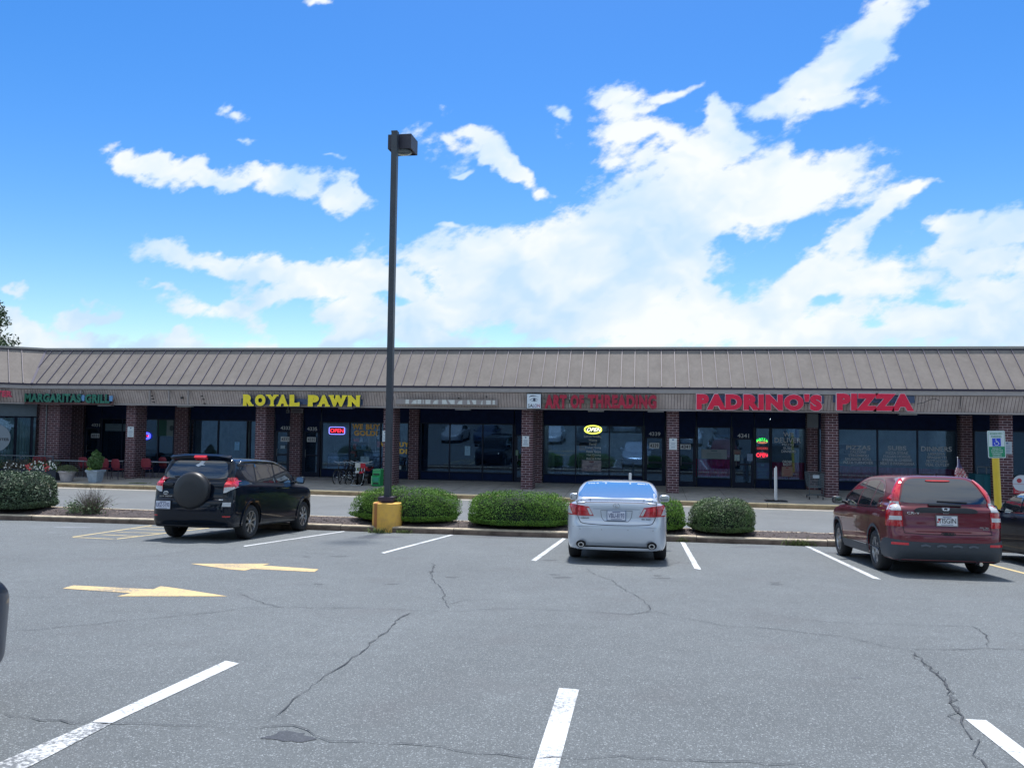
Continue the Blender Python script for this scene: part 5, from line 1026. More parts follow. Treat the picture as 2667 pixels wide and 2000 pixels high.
# ------------------------------------------------------------------ leaves
def leafy(m, pts, size, rnd, flat=0.0, mi=0):
    """small two-triangle leaves; pts = (pos, normal)"""
    for p, n in pts:
        a = Vector((rnd.gauss(0, 1), rnd.gauss(0, 1), rnd.gauss(0, 1))); n2 = (Vector(n) * flat + a * (1 - flat) * .6).normalized() if flat else a.normalized()
        t = n2.cross(Vector((rnd.gauss(0, 1), rnd.gauss(0, 1), rnd.gauss(0, 1)))).normalized(); b = n2.cross(t); s = size * rnd.uniform(.6, 1.3)
        m.poly((p - t * s * .5, p + b * s * .28, p + t * s * .6, p - b * s * .28), mi)
def bush(name, px0, px1, pyt, pyb, Y, dep, label, n=9000, flatness=2.6, seed=1, core=.86, size=.05, lm=None, hollow=0, group=None, brown=0, yoff=0):
    rnd = random.Random(seed); c = at((px0 + px1) / 2, pyb, Y); hx = (at(px1, pyb, Y).x - at(px0, pyb, Y).x) / 2; zt = at((px0 + px1) / 2, pyt, Y).z; zb = mz(c.x, 21.2) - .03; h = zt - zb; hy = dep / 2
    rt = tag(empty(name, (c.x, Y, zb)), label, 'bush', group)
    def prof(u, v):           # u azimuth, v elevation 0..pi/2 -> superellipsoid, bulging a little above its foot
        ce, se = math.cos(v), math.sin(v); cu, su = math.cos(u), math.sin(u); e1, e2 = .62, .85
        k = abs(ce) ** e1; x = hx * k * math.copysign(abs(cu) ** e2, cu); y = hy * k * math.copysign(abs(su) ** e2, su); z = .28 * h + .72 * h * abs(se) ** (.75) * (1 if se > 0 else -1) if se > 0 else .28 * h + .28 * h * se
        l = 1 + .035 * math.sin(3 * u + seed) + .03 * math.sin(7 * u + 2 * seed) + .03 * math.sin(5 * v + 3 * u + seed)
        return Vector((x * l, y * l, z * (1 + .03 * math.sin(4 * u + seed)))), l
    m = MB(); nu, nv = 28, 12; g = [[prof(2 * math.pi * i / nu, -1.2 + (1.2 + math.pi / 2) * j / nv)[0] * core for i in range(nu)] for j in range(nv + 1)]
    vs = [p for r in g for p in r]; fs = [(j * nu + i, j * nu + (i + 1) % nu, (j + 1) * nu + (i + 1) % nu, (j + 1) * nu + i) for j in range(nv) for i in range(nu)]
    m.mesh(vs, fs); o = m.build('dark_core', MT['leafin'], rt, smooth=True)
    m = MB(); P = []
    for _ in range(n):
        v = math.asin(rnd.uniform(-.6, 1)); u = rnd.uniform(0, 2 * math.pi); p, l = prof(u, v); cl = .5 + .5 * math.sin(9 * u + 3 * seed) * math.sin(8 * v + 5 * u)
        r = rnd.uniform(.86, 1.0) + (.03 * cl) + (rnd.random() < .05) * rnd.uniform(0, .045); q = p * r; nrm = Vector((q.x / hx ** 2, q.y / hy ** 2, q.z / h ** 2)).normalized()
        P.append((q, nrm))
    leafy(m, P, size, rnd, .35); m.build('foliage', lm or MT['leaf'], rt); return rt
GB = 'clipped green bushes along the island'
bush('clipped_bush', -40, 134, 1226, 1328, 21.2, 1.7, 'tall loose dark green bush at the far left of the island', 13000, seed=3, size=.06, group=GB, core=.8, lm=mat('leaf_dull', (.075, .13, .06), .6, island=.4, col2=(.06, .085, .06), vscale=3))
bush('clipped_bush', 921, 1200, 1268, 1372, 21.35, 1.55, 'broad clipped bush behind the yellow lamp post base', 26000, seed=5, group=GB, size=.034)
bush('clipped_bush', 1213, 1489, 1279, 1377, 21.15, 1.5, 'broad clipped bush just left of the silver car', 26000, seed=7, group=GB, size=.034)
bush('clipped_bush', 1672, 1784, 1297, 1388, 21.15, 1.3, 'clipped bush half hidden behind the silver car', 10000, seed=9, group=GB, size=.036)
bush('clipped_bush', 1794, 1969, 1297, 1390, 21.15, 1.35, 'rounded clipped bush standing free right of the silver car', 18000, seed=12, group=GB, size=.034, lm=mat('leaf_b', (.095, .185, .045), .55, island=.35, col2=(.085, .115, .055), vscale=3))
# sparse half dead shrub
rnd = random.Random(21); c = at(238, 1325, 21.0); zb = mz(c.x, 21.0)
rt = tag(empty('sparse_shrub', (c.x, 21.0, zb)), 'low half dead shrub of grey twigs with some green at its left', 'shrub')
m = MB(); L_ = []
for i in range(230):
    an = rnd.uniform(0, 6.28); sp = rnd.uniform(.05, 1); d = Vector((math.cos(an) * sp * .8, math.sin(an) * sp * .45, rnd.uniform(.35, .75) * (1.15 - sp * .55))); p = Vector((rnd.uniform(-.2, .2), rnd.uniform(-.1, .1), 0)); q = p + d * .5 + Vector((0, 0, .03)); e = p + d
    m.tube([p, q, e], [.007, .004, .0015], 3); L_ += [(q + (e - q) * rnd.random() + Vector((rnd.gauss(0, .02),) * 3), (0, 0, 1)) for _ in range(9)]
m.build('twigs', MT['twig'], rt)
m = MB(); leafy(m, [l for l in L_ if rnd.random() < .55], .025, rnd); m.build('dry_foliage', mat('leaf_dry', (.085, .085, .065), .8, island=.5), rt)
m = MB(); leafy(m, [(Vector((rnd.gauss(-.5, .13), rnd.gauss(-.05, .12), abs(rnd.gauss(.16, .1)))), (0, 0, 1)) for _ in range(700)] + [(Vector((rnd.gauss(0, .25), rnd.gauss(-.05, .15), abs(rnd.gauss(.15, .11)))), (0, 0, 1)) for _ in range(700)], .045, rnd); m.build('green_foliage', mat('leaf_fresh', (.10, .17, .07), .6, island=.5), rt)
# weeds at the kerb and by the lamp base
def weed(px, py, s, seed, label, onlot=True, z=None, Y=None):
    rnd = random.Random(seed); q = gp(px, py) if onlot else at(px, py, Y); m = MB(); 
    for i in range(int(90 * s)):
        a = rnd.uniform(0, 6.28); l = rnd.uniform(.05, .16) * s; b = Vector((q.x + rnd.gauss(0, .11) * s, q.y + rnd.gauss(0, .03), q.z)); t = b + Vector((math.cos(a) * l * .7, math.sin(a) * l * .5, l * rnd.uniform(.4, 1))); w = Vector((-math.sin(a), math.cos(a), 0)) * .008
        m.poly((b - w, b + w, (b + t) / 2 + w * 1.4 + Vector((0, 0, .01)), t, (b + t) / 2 - w * 1.4 + Vector((0, 0, .01))))
    tag(m.build('weed', MT['grass']), label, 'weed')
weed(2080, 1421, 1.5, 1, 'pale green weed growing at the kerb foot left of the red car')
weed(1782, 1411, 1.0, 2, 'small weed at the kerb foot by the white stall line')
weed(1048, 1388, .9, 3, 'weed at the right foot of the yellow lamp base'); weed(984, 1388, 1.2, 4, 'dry weed at the left foot of the yellow lamp base')
rnd = random.Random(77); m = MB(); q = atz(362, 1259, .18)
for i in range(70): a = rnd.uniform(0, 6.28); b = Vector((q.x + rnd.gauss(0, .2), q.y + rnd.gauss(0, .05), q.z)); m.poly((b, b + Vector((math.cos(a) * .06, .02, .02)), b + Vector((math.cos(a) * .1, .0, .045)), b + Vector((.0, .0, .02))))
tag(m.build('weed', MT['grass']), 'flat weed on the walk between the patio and the black car', 'weed')
# planters
def planter(px0, px1, pyb, pyt, Y, prof, col, label, square=False):
    a = at((px0 + px1) / 2, pyb, Y); w = (at(px1, pyb, Y).x - at(px0, pyb, Y).x) / 2; zt = at((px0 + px1) / 2, pyt, Y).z; zb = swalk(Y); h = zt - zb
    rt = tag(empty('planter', (a.x, Y, zb)), label, 'planter')
    m = MB(); m.lathe([(r * w * (1.2 if square else 1), z * h) for r, z in prof], (0, 0, 0), 4 if square else 28)
    if square: m.xf(Matrix.Rotation(R(45), 4, 'Z'))
    m.build('pot', mat('stone_planter', col, .8, var=.15, vscale=6), rt, smooth=not square, sharp=.6)
    m = MB(); m.lathe([(0, h * .93), (w * .9, h * .93)], (0, 0, 0), 16); m.build('soil', mat('potting_soil', (.04, .03, .025), .95), rt); return rt, w, h
Pr = [(.0, 0), (.60, 0), (.62, .05), (.86, .80), (.98, .84), (1.0, .97), (.92, 1.0), (.86, .95), (.8, .9), (0, .9)]
r1, w1, h1 = planter(154, 194, 1254.5, 1225.5, 30.62, Pr, (.34, .33, .35), 'round pale stone planter with a low mound of green')
r2, w2, h2 = planter(229, 267, 1254, 1223, 30.68, Pr, (.27, .34, .42), 'tall blue grey planter with an upright conifer', True)
rnd = random.Random(31); m = MB(); P = []
for _ in range(3000):
    u = rnd.uniform(0, 6.28); rr = math.sqrt(rnd.random()); P.append((Vector((w1 * 1.25 * rr * math.cos(u), w1 * .95 * rr * math.sin(u), h1 * .9 + .26 * math.sqrt(max(0, 1 - rr * rr)) * rnd.uniform(.3, 1.15))), (0, 0, 1)))
leafy(m, P, .035, rnd); m.build('mound_plant', mat('leaf_mound', (.13, .17, .065), .7, island=.5, col2=(.09, .11, .07), vscale=5), r1)
m = MB(); P = []
for _ in range(5200):
    z = rnd.random(); hw = .31 * (math.sin(math.pi * min(.5, .12 + z * .9)) if z < .5 else max(0, 1 - ((z - .5) / .5) ** 1.9) * (.86 + .14 * math.sin(z * 24))) ; u = rnd.uniform(0, 6.28); rr = rnd.random() ** .4; hw = max(.03, hw) * (1 + .18 * math.sin(3 * u + z * 9)); P.append((Vector((hw * rr * math.cos(u), hw * rr * math.sin(u), h2 * .95 + z * .86)), (math.cos(u), math.sin(u), .3)))
leafy(m, P, .055, rnd); m.build('conifer', mat('leaf_conifer', (.07, .15, .045), .6, island=.45), r2)
m = MB(); leafy(m, [(Vector((rnd.gauss(-.1, .05), -.26 + rnd.gauss(0, .03), h2 * .98 + abs(rnd.gauss(0, .05)))), (0, 0, 1)) for _ in range(120)], .05, rnd); m.build('trailing_plant', mat('leaf_lime', (.28, .38, .08), .6), r2)
# flower boxes with impatiens
fwh = mat('white_petal', (.80, .82, .80), .6); frd = mat('coral_petal', (.62, .10, .11), .6)
def flowers(px0, px1, Y, zc, label, nw_, nr_, seed, dark=False):
    rnd = random.Random(seed); xa = at(px0, 1220, Y).x; xb = at(px1, 1220, Y).x; zb = swalk(Y); rt = tag(empty('flower_box', ((xa + xb) / 2, Y, zb)), label, 'flower box')
    m = MB(); m.box(xa, xb, Y - .17, Y + .17, zb, zb + .42); m.box(xa - .02, xb + .02, Y - .19, Y + .19, zb + .42, zb + .46); addp(m, 'trough', mat('dark_trough', (.02, .03, .05), .6), rt)
    P = [(Vector((rnd.uniform(xa, xb), Y + rnd.gauss(0, .13), zb + .45 + abs(rnd.gauss(0, .16)))), (0, 0, 1)) for _ in range(int(1900 * (xb - xa) / 1.6))]
    m = MB(); leafy(m, P, .06, rnd); addp(m, 'flower_leaves', mat('leaf_impatiens', (.05, .11, .04) if not dark else (.09, .08, .06), .6, island=.5), rt)
    for nm, k, mt, x_ in (('white_blossoms', nw_, fwh, 0), ('coral_blossoms', nr_, frd, 1)):
        if not k: continue
        m = MB()
        for _ in range(k):
            if x_ == 0: c = Vector((rnd.uniform(xa + (xb - xa) * .15, xb), Y - .12 - rnd.random() * .12, zb + .45 + rnd.uniform(0, .42) * rnd.random() ** .4))
            else: c = Vector((rnd.choice((xa + (xb - xa) * .1, xa + (xb - xa) * .72)) + rnd.gauss(0, .07), Y - .13 - rnd.random() * .1, zb + .5 + rnd.gauss(.05, .07)))
            s = rnd.uniform(.025, .042); k5 = [(c + Vector((s * math.cos(i * 1.2566), -.01 * (i % 2), s * math.sin(i * 1.2566)))) for i in range(5)]; m.poly(k5)
        addp(m, nm, mt, rt)
    return rt
flowers(76, 153, 30.95, 0, 'flower box full of white and coral impatiens left of the round planter', 60, 60, 5)
flowers(10, 74, 31.0, 0, 'flower box with fading brown green plants and a few white blooms', 14, 0, 6, True)
flowers(-30, 9, 30.9, 0, 'flower box with white blooms cut by the left edge', 30, 0, 8)
# ------------------------------------------------------------------ lamp post
ps = mat('bronze_pole_paint', (.040, .050, .066), .4, var=.12, vscale=1.5); LX, LY = -6.74, 20.66
rt = tag(empty('lamp_post', (LX, LY, lotz(LX, 20.4))), 'tall square bronze lamp post on a yellow concrete base', 'lamp post')
ym = bpy.data.materials.new('chipped_yellow_concrete'); nt, N, L, b = nodes(ym)
tc = N.new('ShaderNodeTexCoord'); sp_ = N.new('ShaderNodeSeparateXYZ'); L.new(tc.outputs['Object'], sp_.inputs[0])
n1 = N.new('ShaderNodeTexNoise'); n1.inputs['Scale'].default_value = 5; n1.inputs['Detail'].default_value = 9; n1.inputs['Roughness'].default_value = .7; L.new(tc.outputs['Object'], n1.inputs['Vector'])
def rmp(x, a, b_, c=0, d=1):
    r = N.new('ShaderNodeMapRange'); r.inputs[1].default_value = a; r.inputs[2].default_value = b_; r.inputs[3].default_value = c; r.inputs[4].default_value = d; L.new(x, r.inputs[0]); return r.outputs[0]
def mixc(f, a, b_):
    x = N.new('ShaderNodeMix'); x.data_type = 'RGBA'; L.new(f, x.inputs[0])
    for i, v in ((6, a), (7, b_)):
        if isinstance(v, tuple): x.inputs[i].default_value = (*v, 1)
        else: L.new(v, x.inputs[i])
    return x.outputs[2]
def mth(op, a, b_):
    x = N.new('ShaderNodeMath'); x.operation = op
    for i, v in enumerate((a, b_)):
        if isinstance(v, (int, float)): x.inputs[i].default_value = v
        else: L.new(v, x.inputs[i])
    return x.outputs[0]
c = mixc(rmp(n1.outputs['Fac'], .42, .66), (.80, .47, .09), (.68, .38, .10)); c = mixc(rmp(n1.outputs['Fac'], .62, .72, 0, .7), c, (.25, .17, .10))
st = mth('MULTIPLY', rmp(mth('ADD', sp_.outputs[0], mth('MULTIPLY', n1.outputs['Fac'], .06)), -.26, -.22), rmp(mth('ADD', sp_.outputs[0], mth('MULTIPLY', n1.outputs['Fac'], .03)), -.155, -.135, 1, 0))
c = mixc(mth('MULTIPLY', st, .85), c, (.36, .12, .045)); st2 = mth('MULTIPLY', rmp(sp_.outputs[2], .28, .02), rmp(n1.outputs['Fac'], .45, .6)); c = mixc(mth('MULTIPLY', st2, .55), c, (.12, .10, .05))
L.new(c, b.inputs['Base Color']); b.inputs['Roughness'].default_value = .75; bb_ = N.new('ShaderNodeBump'); bb_.inputs['Strength'].default_value = .3; bb_.inputs['Distance'].default_value = .01; L.new(n1.outputs['Fac'], bb_.inputs['Height']); L.new(bb_.outputs[0], b.inputs['Normal'])
m = MB(); m.lathe([(0, -.3), (.40, -.3), (.385, .70), (.375, .735), (.35, .75), (0, .75)], (0, 0, 0), 48); m.build('concrete_base', ym, rt, smooth=True, sharp=.5)
m = MB(); m.box(-.20, .20, -.2, .2, .795, .90); m.lathe([(0, .75), (.17, .75), (.17, .795), (0, .795)], (0, 0, 0), 20); m.build('base_cover', mat('bronze_cover', (.045, .03, .055), .45), rt)
m = MB(); m.box(-.078, .078, -.078, .078, .90, 10.68); m.box(-.084, .084, -.084, .084, 10.68, 10.72); m.box(.079, .084, -.04, .04, 1.2, 1.5); m.build('pole', ps, rt)
hm = mat('lamp_housing', (.035, .035, .055), .5)
hz = at(1044, 355, 20.95).z - lotz(LX, 20.4); z0, z1 = 10.13, 10.52
xa, xb = at(1014, 372, 20.95).x - LX, at(1074, 372, 20.95).x - LX
z1 = at(1044, 354, 20.95).z - lotz(LX, 20.4); z0 = at(1044, 390, 20.95).z - lotz(LX, 20.4)
hd = MB(); hd.box(xa, xb, .17, .80, z0 + .02, z1); hd.box(-.05, .05, .078, .17, z0 + .08, z1 - .08); head = hd.build('lamp_head', hm, rt)
m = MB(); 
for a_, b_, c_, d_ in ((xa, xb, .17, .20), (xa, xb, .77, .80), (xa, xa + .03, .20, .77), (xb - .03, xb, .20, .77)): m.box(a_, b_, c_, d_, z0 - .01, z0 + .019)
m.build('door_frame', hm, head)
m = MB(); m.lathe([(.27, z0 + .01), (.24, z0 - .03), (.15, z0 - .06), (0, z0 - .07)], ((xa + xb) / 2, .485, 0), 20); m.build('lens', mat('lamp_lens', (.10, .13, .15), .15), head, smooth=True)
# ------------------------------------------------------------------ disabled parking post
PXx, PYy = 8.47, 21.35
rt = tag(empty('parking_sign', (PXx, PYy, .2)), 'disabled parking sign on a leaning yellow post', 'parking sign'); rt.rotation_euler = (0, R(-2.0), 0)
yp = mat('yellow_post_sleeve', (.72, .52, .05), .4, var=.06)
m = MB(); m.tube([(0, 0, 0), (0, 0, 2.25)], .078, 16); m.build('post_sleeve', yp, rt, smooth=True, sharp=.6)
gm = mat('sign_green', (.012, .26, .13), .4); wm2 = mat('sign_white', (.62, .72, .76), .35); bmz = mat('sign_blue', (.02, .06, .62), .4)
def rrect(w, h, r, cz, n=5):
    P = []
    for sx, sz, a0 in ((1, 1, 0), (-1, 1, 90), (-1, -1, 180), (1, -1, 270)):
        for i in range(n + 1): a = R(a0 + 90 * i / n); P.append((sx * (w / 2 - r) + r * math.cos(a), cz + sz * (h / 2 - r) + r * math.sin(a)))
    return P
SW, SH, SZ = .395, .66, 2.36
yy = -.10
m = MB(); m.prism([(x, yy, z) for x, z in rrect(SW, SH, .035, SZ)], (0, .012, 0)); m.box(-.03, .03, yy + .012, -.04, SZ - .2, SZ + .2); m.build('sign_plate', wm2, rt)
m = MB()
P1 = rrect(SW - .03, SH - .03, .028, SZ); P2 = rrect(SW - .045, SH - .045, .022, SZ)
for i in range(len(P1)): j = (i + 1) % len(P1); m.quad((P1[i][0], yy - .001, P1[i][1]), (P2[i][0], yy - .001, P2[i][1]), (P2[j][0], yy - .001, P2[j][1]), (P1[j][0], yy - .001, P1[j][1]))
m.box(-SW / 2 + .024, SW / 2 - .024, yy - .003, yy - .001, SZ - SH / 2 + .026, SZ - .055)
text_mb(m, 'RESERVED', (-.14, yy - .001, SZ + .235), (.28, 0, 0), (0, 0, .045), .003, .01); text_mb(m, 'PARKING', (-.115, yy - .001, SZ + .165), (.23, 0, 0), (0, 0, .045), .003, .01)
m.build('sign_border_and_text', gm, rt)
m = MB(); m.box(-.095, .095, yy - .004, yy - .001, SZ - .045, SZ + .145); m.build('blue_field', bmz, rt)
m = MB(); ys_ = yy - .006; cz = SZ + .05
def strk(pts, r): m.tube([(x, ys_, cz + z) for x, z in pts], r, 5)
m.lathe([(0, 0), (.014, 0), (.014, .002)], (-.012, ys_ - .002, cz + .065), 10, 'y'); strk([(-.012, .045), (-.008, .0), (.035, 0), (.05, -.045), (.062, -.04)], .008); strk([(-.01, .022), (.025, .022)], .006)
strk([(.045 * math.cos(R(a)) - .002, .045 * math.sin(R(a)) - .03) for a in range(150, 385, 20)], .006); m.build('wheelchair_symbol', wm2, rt)
m = MB()
for i, s in enumerate(('PENALTY', '$100-500 FINE', 'TOW-AWAY ZONE', 'PERMIT', 'REQUIRED')): text_mb(m, s, (-.13 + (.03 if len(s) < 9 else 0), yy - .003, SZ - .115 - i * .045), (.26 - (.06 if len(s) < 9 else 0), 0, 0), (0, 0, .028), .003, .01)
m.build('sign_small_print', wm2, rt)
# ------------------------------------------------------------------ tree beyond the roof and trees behind the viewer (they show in the glass)
def tree(x, y, z, h, cr, seed, label, nleaf=5000, ls=.35, group=None, low=.3):
    rnd = random.Random(seed); rt = tag(empty('tree', (x, y, z)), label, 'tree', group)
    m = MB(); m.tube([(0, 0, -1), (.05 * h * .1, 0, h * .3), (0, .1, h * .75)], [h * .03, h * .022, h * .008], 9); C = []
    for i in range(16):
        a = rnd.uniform(0, 6.28); hz_ = h * rnd.uniform(low, .92); rr = cr * rnd.uniform(.45, .92) * (1 - .55 * max(0, (hz_ / h - .6) / .4)); e = Vector((rr * math.cos(a), rr * math.sin(a), hz_ + h * .03)); s = Vector((0, 0, hz_ * .72)); m.tube([s, (s + e) / 2 + Vector((0, 0, h * .02)), e], [h * .010, h * .006, h * .003], 5); C.append((e, cr * rnd.uniform(.22, .4)))
    for i in range(22): a = rnd.uniform(0, 6.28); hz_ = h * rnd.uniform(low, .95); rr = cr * rnd.uniform(.2, .8) * (1 - .6 * max(0, (hz_ / h - .55) / .45)); C.append((Vector((rr * math.cos(a), rr * math.sin(a), hz_)), cr * rnd.uniform(.2, .38)))
    m.build('trunk', mat('bark', (.09, .065, .05), .9), rt); m = MB(); P = []
    for _ in range(nleaf):
        c, r = rnd.choice(C); v = Vector((rnd.gauss(0, 1), rnd.gauss(0, 1), rnd.gauss(0, .8))).normalized() * r * rnd.uniform(.55, 1.05); P.append((c + v, v))
    leafy(m, P, ls, rnd, .3); m.build('crown', mat('tree_leaf', (.045, .085, .03), .6, island=.5, col2=(.03, .055, .025), vscale=.8), rt); return rt
a = at(-34, 905, 52); tree(a.x, 52, 0, at(-34, 790, 52).z * 1.02, 2.75, 4, 'dark green tree crown beyond the roof at the left edge', 6000, .22)
for i, (x, y, h, cr, lb) in enumerate(((-34, -20, 9, 5, 'leftmost'), (-22, -22, 10, 5.5, 'second from left'), (-11, -20, 8.5, 5, 'third from left'), (0, -23, 10, 5.5, 'middle'), (11, -21, 9, 5, 'third from right'), (23, -22, 10, 5.5, 'second from right'), (35, -21, 9, 5, 'rightmost'))):
    tree(x, y, lotz(x, y), h, cr, 50 + i, lb + ' tree of the row behind the viewer, mirrored in the shop glass', 1300, .9, 'trees behind the viewer', .12)
# ------------------------------------------------------------------ cars
def dense(poly, closed=True, n=6, tight=.5):
    """smooth outline through the points (Catmull-Rom); a point given as (x, y, 1) stays a corner"""
    P = [p if len(p) == 3 else (p[0], p[1], 0) for p in poly]; N_ = len(P); out = []
    for i in range(N_ if closed else N_ - 1):
        p0, p1, p2, p3 = P[(i - 1) % N_], P[i], P[(i + 1) % N_], P[(i + 2) % N_]
        if not closed and i == 0: p0 = p1
        if not closed and i == N_ - 2: p3 = p2
        m1 = (0, 0) if p1[2] else ((p2[0] - p0[0]) * tight, (p2[1] - p0[1]) * tight); m2 = (0, 0) if p2[2] else ((p3[0] - p1[0]) * tight, (p3[1] - p1[1]) * tight)
        if p1[2]: m1 = ((p2[0] - p1[0]) * .9, (p2[1] - p1[1]) * .9)
        if p2[2]: m2 = ((p2[0] - p1[0]) * .9, (p2[1] - p1[1]) * .9)
        for k in range(n):
            t = k / n; a = 2 * t ** 3 - 3 * t * t + 1; b_ = t ** 3 - 2 * t * t + t; c_ = -2 * t ** 3 + 3 * t * t; d_ = t ** 3 - t * t
            out.append((a * p1[0] + b_ * m1[0] + c_ * p2[0] + d_ * m2[0], a * p1[1] + b_ * m1[1] + c_ * p2[1] + d_ * m2[1]))
    if not closed: out.append(P[-1][:2])
    return out
class F2:
    """signed distance to a closed 2-D outline, sampled on a grid"""
    def __init__(s, poly, h=.02, pad=.5):
        P = np.array(poly); s.lo = P.min(0) - pad; n = np.ceil((P.max(0) + pad - s.lo) / h).astype(int) + 1; s.h = h
        X = s.lo[0] + h * np.arange(n[0])[:, None]; Y_ = s.lo[1] + h * np.arange(n[1])[None, :]; X, Y_ = np.broadcast_arrays(X, Y_)
        d = np.full(X.shape, 1e9); ins = np.zeros(X.shape, bool)
        for i in range(len(P)):
            a, b_ = P[i], P[(i + 1) % len(P)]; e = b_ - a; L2 = e @ e
            if L2 < 1e-12: continue
            t = np.clip(((X - a[0]) * e[0] + (Y_ - a[1]) * e[1]) / L2, 0, 1); d = np.minimum(d, (X - a[0] - t * e[0]) ** 2 + (Y_ - a[1] - t * e[1]) ** 2)
            if a[1] != b_[1]:
                c_ = ((a[1] > Y_) != (b_[1] > Y_)) & (X < (b_[0] - a[0]) * (Y_ - a[1]) / (b_[1] - a[1]) + a[0]); ins ^= c_
        s.g = np.sqrt(d) * np.where(ins, -1, 1)
    def __call__(s, x, y):
        u = np.clip((x - s.lo[0]) / s.h, 0, s.g.shape[0] - 1.001); v = np.clip((y - s.lo[1]) / s.h, 0, s.g.shape[1] - 1.001); i = u.astype(int); j = v.astype(int); a = u - i; b_ = v - j; g = s.g
        return (g[i, j] * (1 - a) + g[i + 1, j] * a) * (1 - b_) + (g[i, j + 1] * (1 - a) + g[i + 1, j + 1] * a) * b_
def smax(a, b_, k): h = np.maximum(k - np.abs(a - b_), 0) / k; return np.maximum(a, b_) + h * h * k * .25
def smin(a, b_, k): return -smax(-a, -b_, k)
def surface_nets(f, lo, hi, h):
    n = np.ceil((np.array(hi) - lo) / h).astype(int) + 1; ax = [lo[i] + h * np.arange(n[i]) for i in range(3)]
    V = f(ax[0][:, None, None] + 0 * ax[1][None, :, None] + 0 * ax[2][None, None, :], ax[1][None, :, None] + 0 * ax[0][:, None, None] + 0 * ax[2][None, None, :], ax[2][None, None, :] + 0 * ax[0][:, None, None] + 0 * ax[1][None, :, None])
    I = V < 0; S = tuple(k - 1 for k in V.shape); acc = np.zeros(S + (3,)); cnt = np.zeros(S)
    C = [(a, b_, c_) for a in (0, 1) for b_ in (0, 1) for c_ in (0, 1)]
    def sub(A, c_): return A[c_[0]:c_[0] + S[0], c_[1]:c_[1] + S[1], c_[2]:c_[2] + S[2]]
    for a in C:
        for d in range(3):
            if a[d]: continue
            b_ = tuple(a[i] + (i == d) for i in range(3)); va, vb = sub(V, a), sub(V, b_); m_ = (va < 0) != (vb < 0); t = np.where(m_, va / np.where(m_, va - vb, 1), 0)
            for i in range(3): acc[..., i] += np.where(m_, a[i] + (t if i == d else 0), 0)
            cnt += m_
    ok = cnt > 0; idx = -np.ones(S, int); idx[ok] = np.arange(ok.sum()); cell = np.argwhere(ok); P = (cell + acc[ok] / cnt[ok][:, None]) * h + np.array(lo); Fs = []
    for d in range(3):
        e = [slice(1, -1)] * 3; e[d] = slice(0, V.shape[d] - 1); e2 = list(e); e2[d] = slice(1, V.shape[d]); A, B = I[tuple(e)], I[tuple(e2)]; q = np.argwhere(A != B); s = A[tuple(q.T)]
        q = q + np.array([1 if i != d else 0 for i in range(3)]); u, v = [(1, 2), (2, 0), (0, 1)][d]; off = []
        for du, dv in ((-1, -1), (0, -1), (0, 0), (-1, 0)): o = q.copy(); o[:, u] += du; o[:, v] += dv; off.append(idx[tuple(o.T)])
        Q = np.stack(off, 1); Q[~s] = Q[~s][:, ::-1]; Fs.append(Q)
    return P, np.concatenate(Fs)
def project(f, P, it=4):
    e = 2e-3
    for _ in range(it):
        d = f(P[:, 0], P[:, 1], P[:, 2]); g = np.stack([f(P[:, 0] + e * (i == 0), P[:, 1] + e * (i == 1), P[:, 2] + e * (i == 2)) - f(P[:, 0] - e * (i == 0), P[:, 1] - e * (i == 1), P[:, 2] - e * (i == 2)) for i in range(3)], 1) / (2 * e)
        s = d / np.maximum((g ** 2).sum(1), .25); P = P - g * np.clip(s, -.02, .02)[:, None]
    return P
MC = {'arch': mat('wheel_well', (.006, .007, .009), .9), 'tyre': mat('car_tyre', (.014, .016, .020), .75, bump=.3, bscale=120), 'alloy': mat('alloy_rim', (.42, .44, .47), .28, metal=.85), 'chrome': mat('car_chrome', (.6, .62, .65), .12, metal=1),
  'gl': mat('car_glass', (.012, .018, .024), .02, spec=1.0, coat=1), 'glb': mat('tinted_rear_glass', (.012, .022, .04), .02, spec=1, coat=0), 'red': mat('tail_lamp_red', (.42, .008, .016), .12, coat=1), 'red2': mat('tail_lamp_red_light', (.60, .02, .035), .12, coat=1), 'clear': mat('clear_lamp_lens', (.55, .56, .58), .12, coat=1), 'trim': mat('black_trim', (.012, .014, .02), .45), 'seam': mat('panel_gap', (.006, .006, .008), .8), 'plate': mat('licence_plate', (.62, .66, .76), .4), 'ink': mat('plate_ink', (.03, .05, .18), .5), 'clad': mat('grey_cladding', (.045, .055, .07), .55)}
MC['glb'].node_tree.nodes['Principled BSDF'].inputs['IOR'].default_value = 1.65; MC['gl'].node_tree.nodes['Principled BSDF'].inputs['IOR'].default_value = 1.7
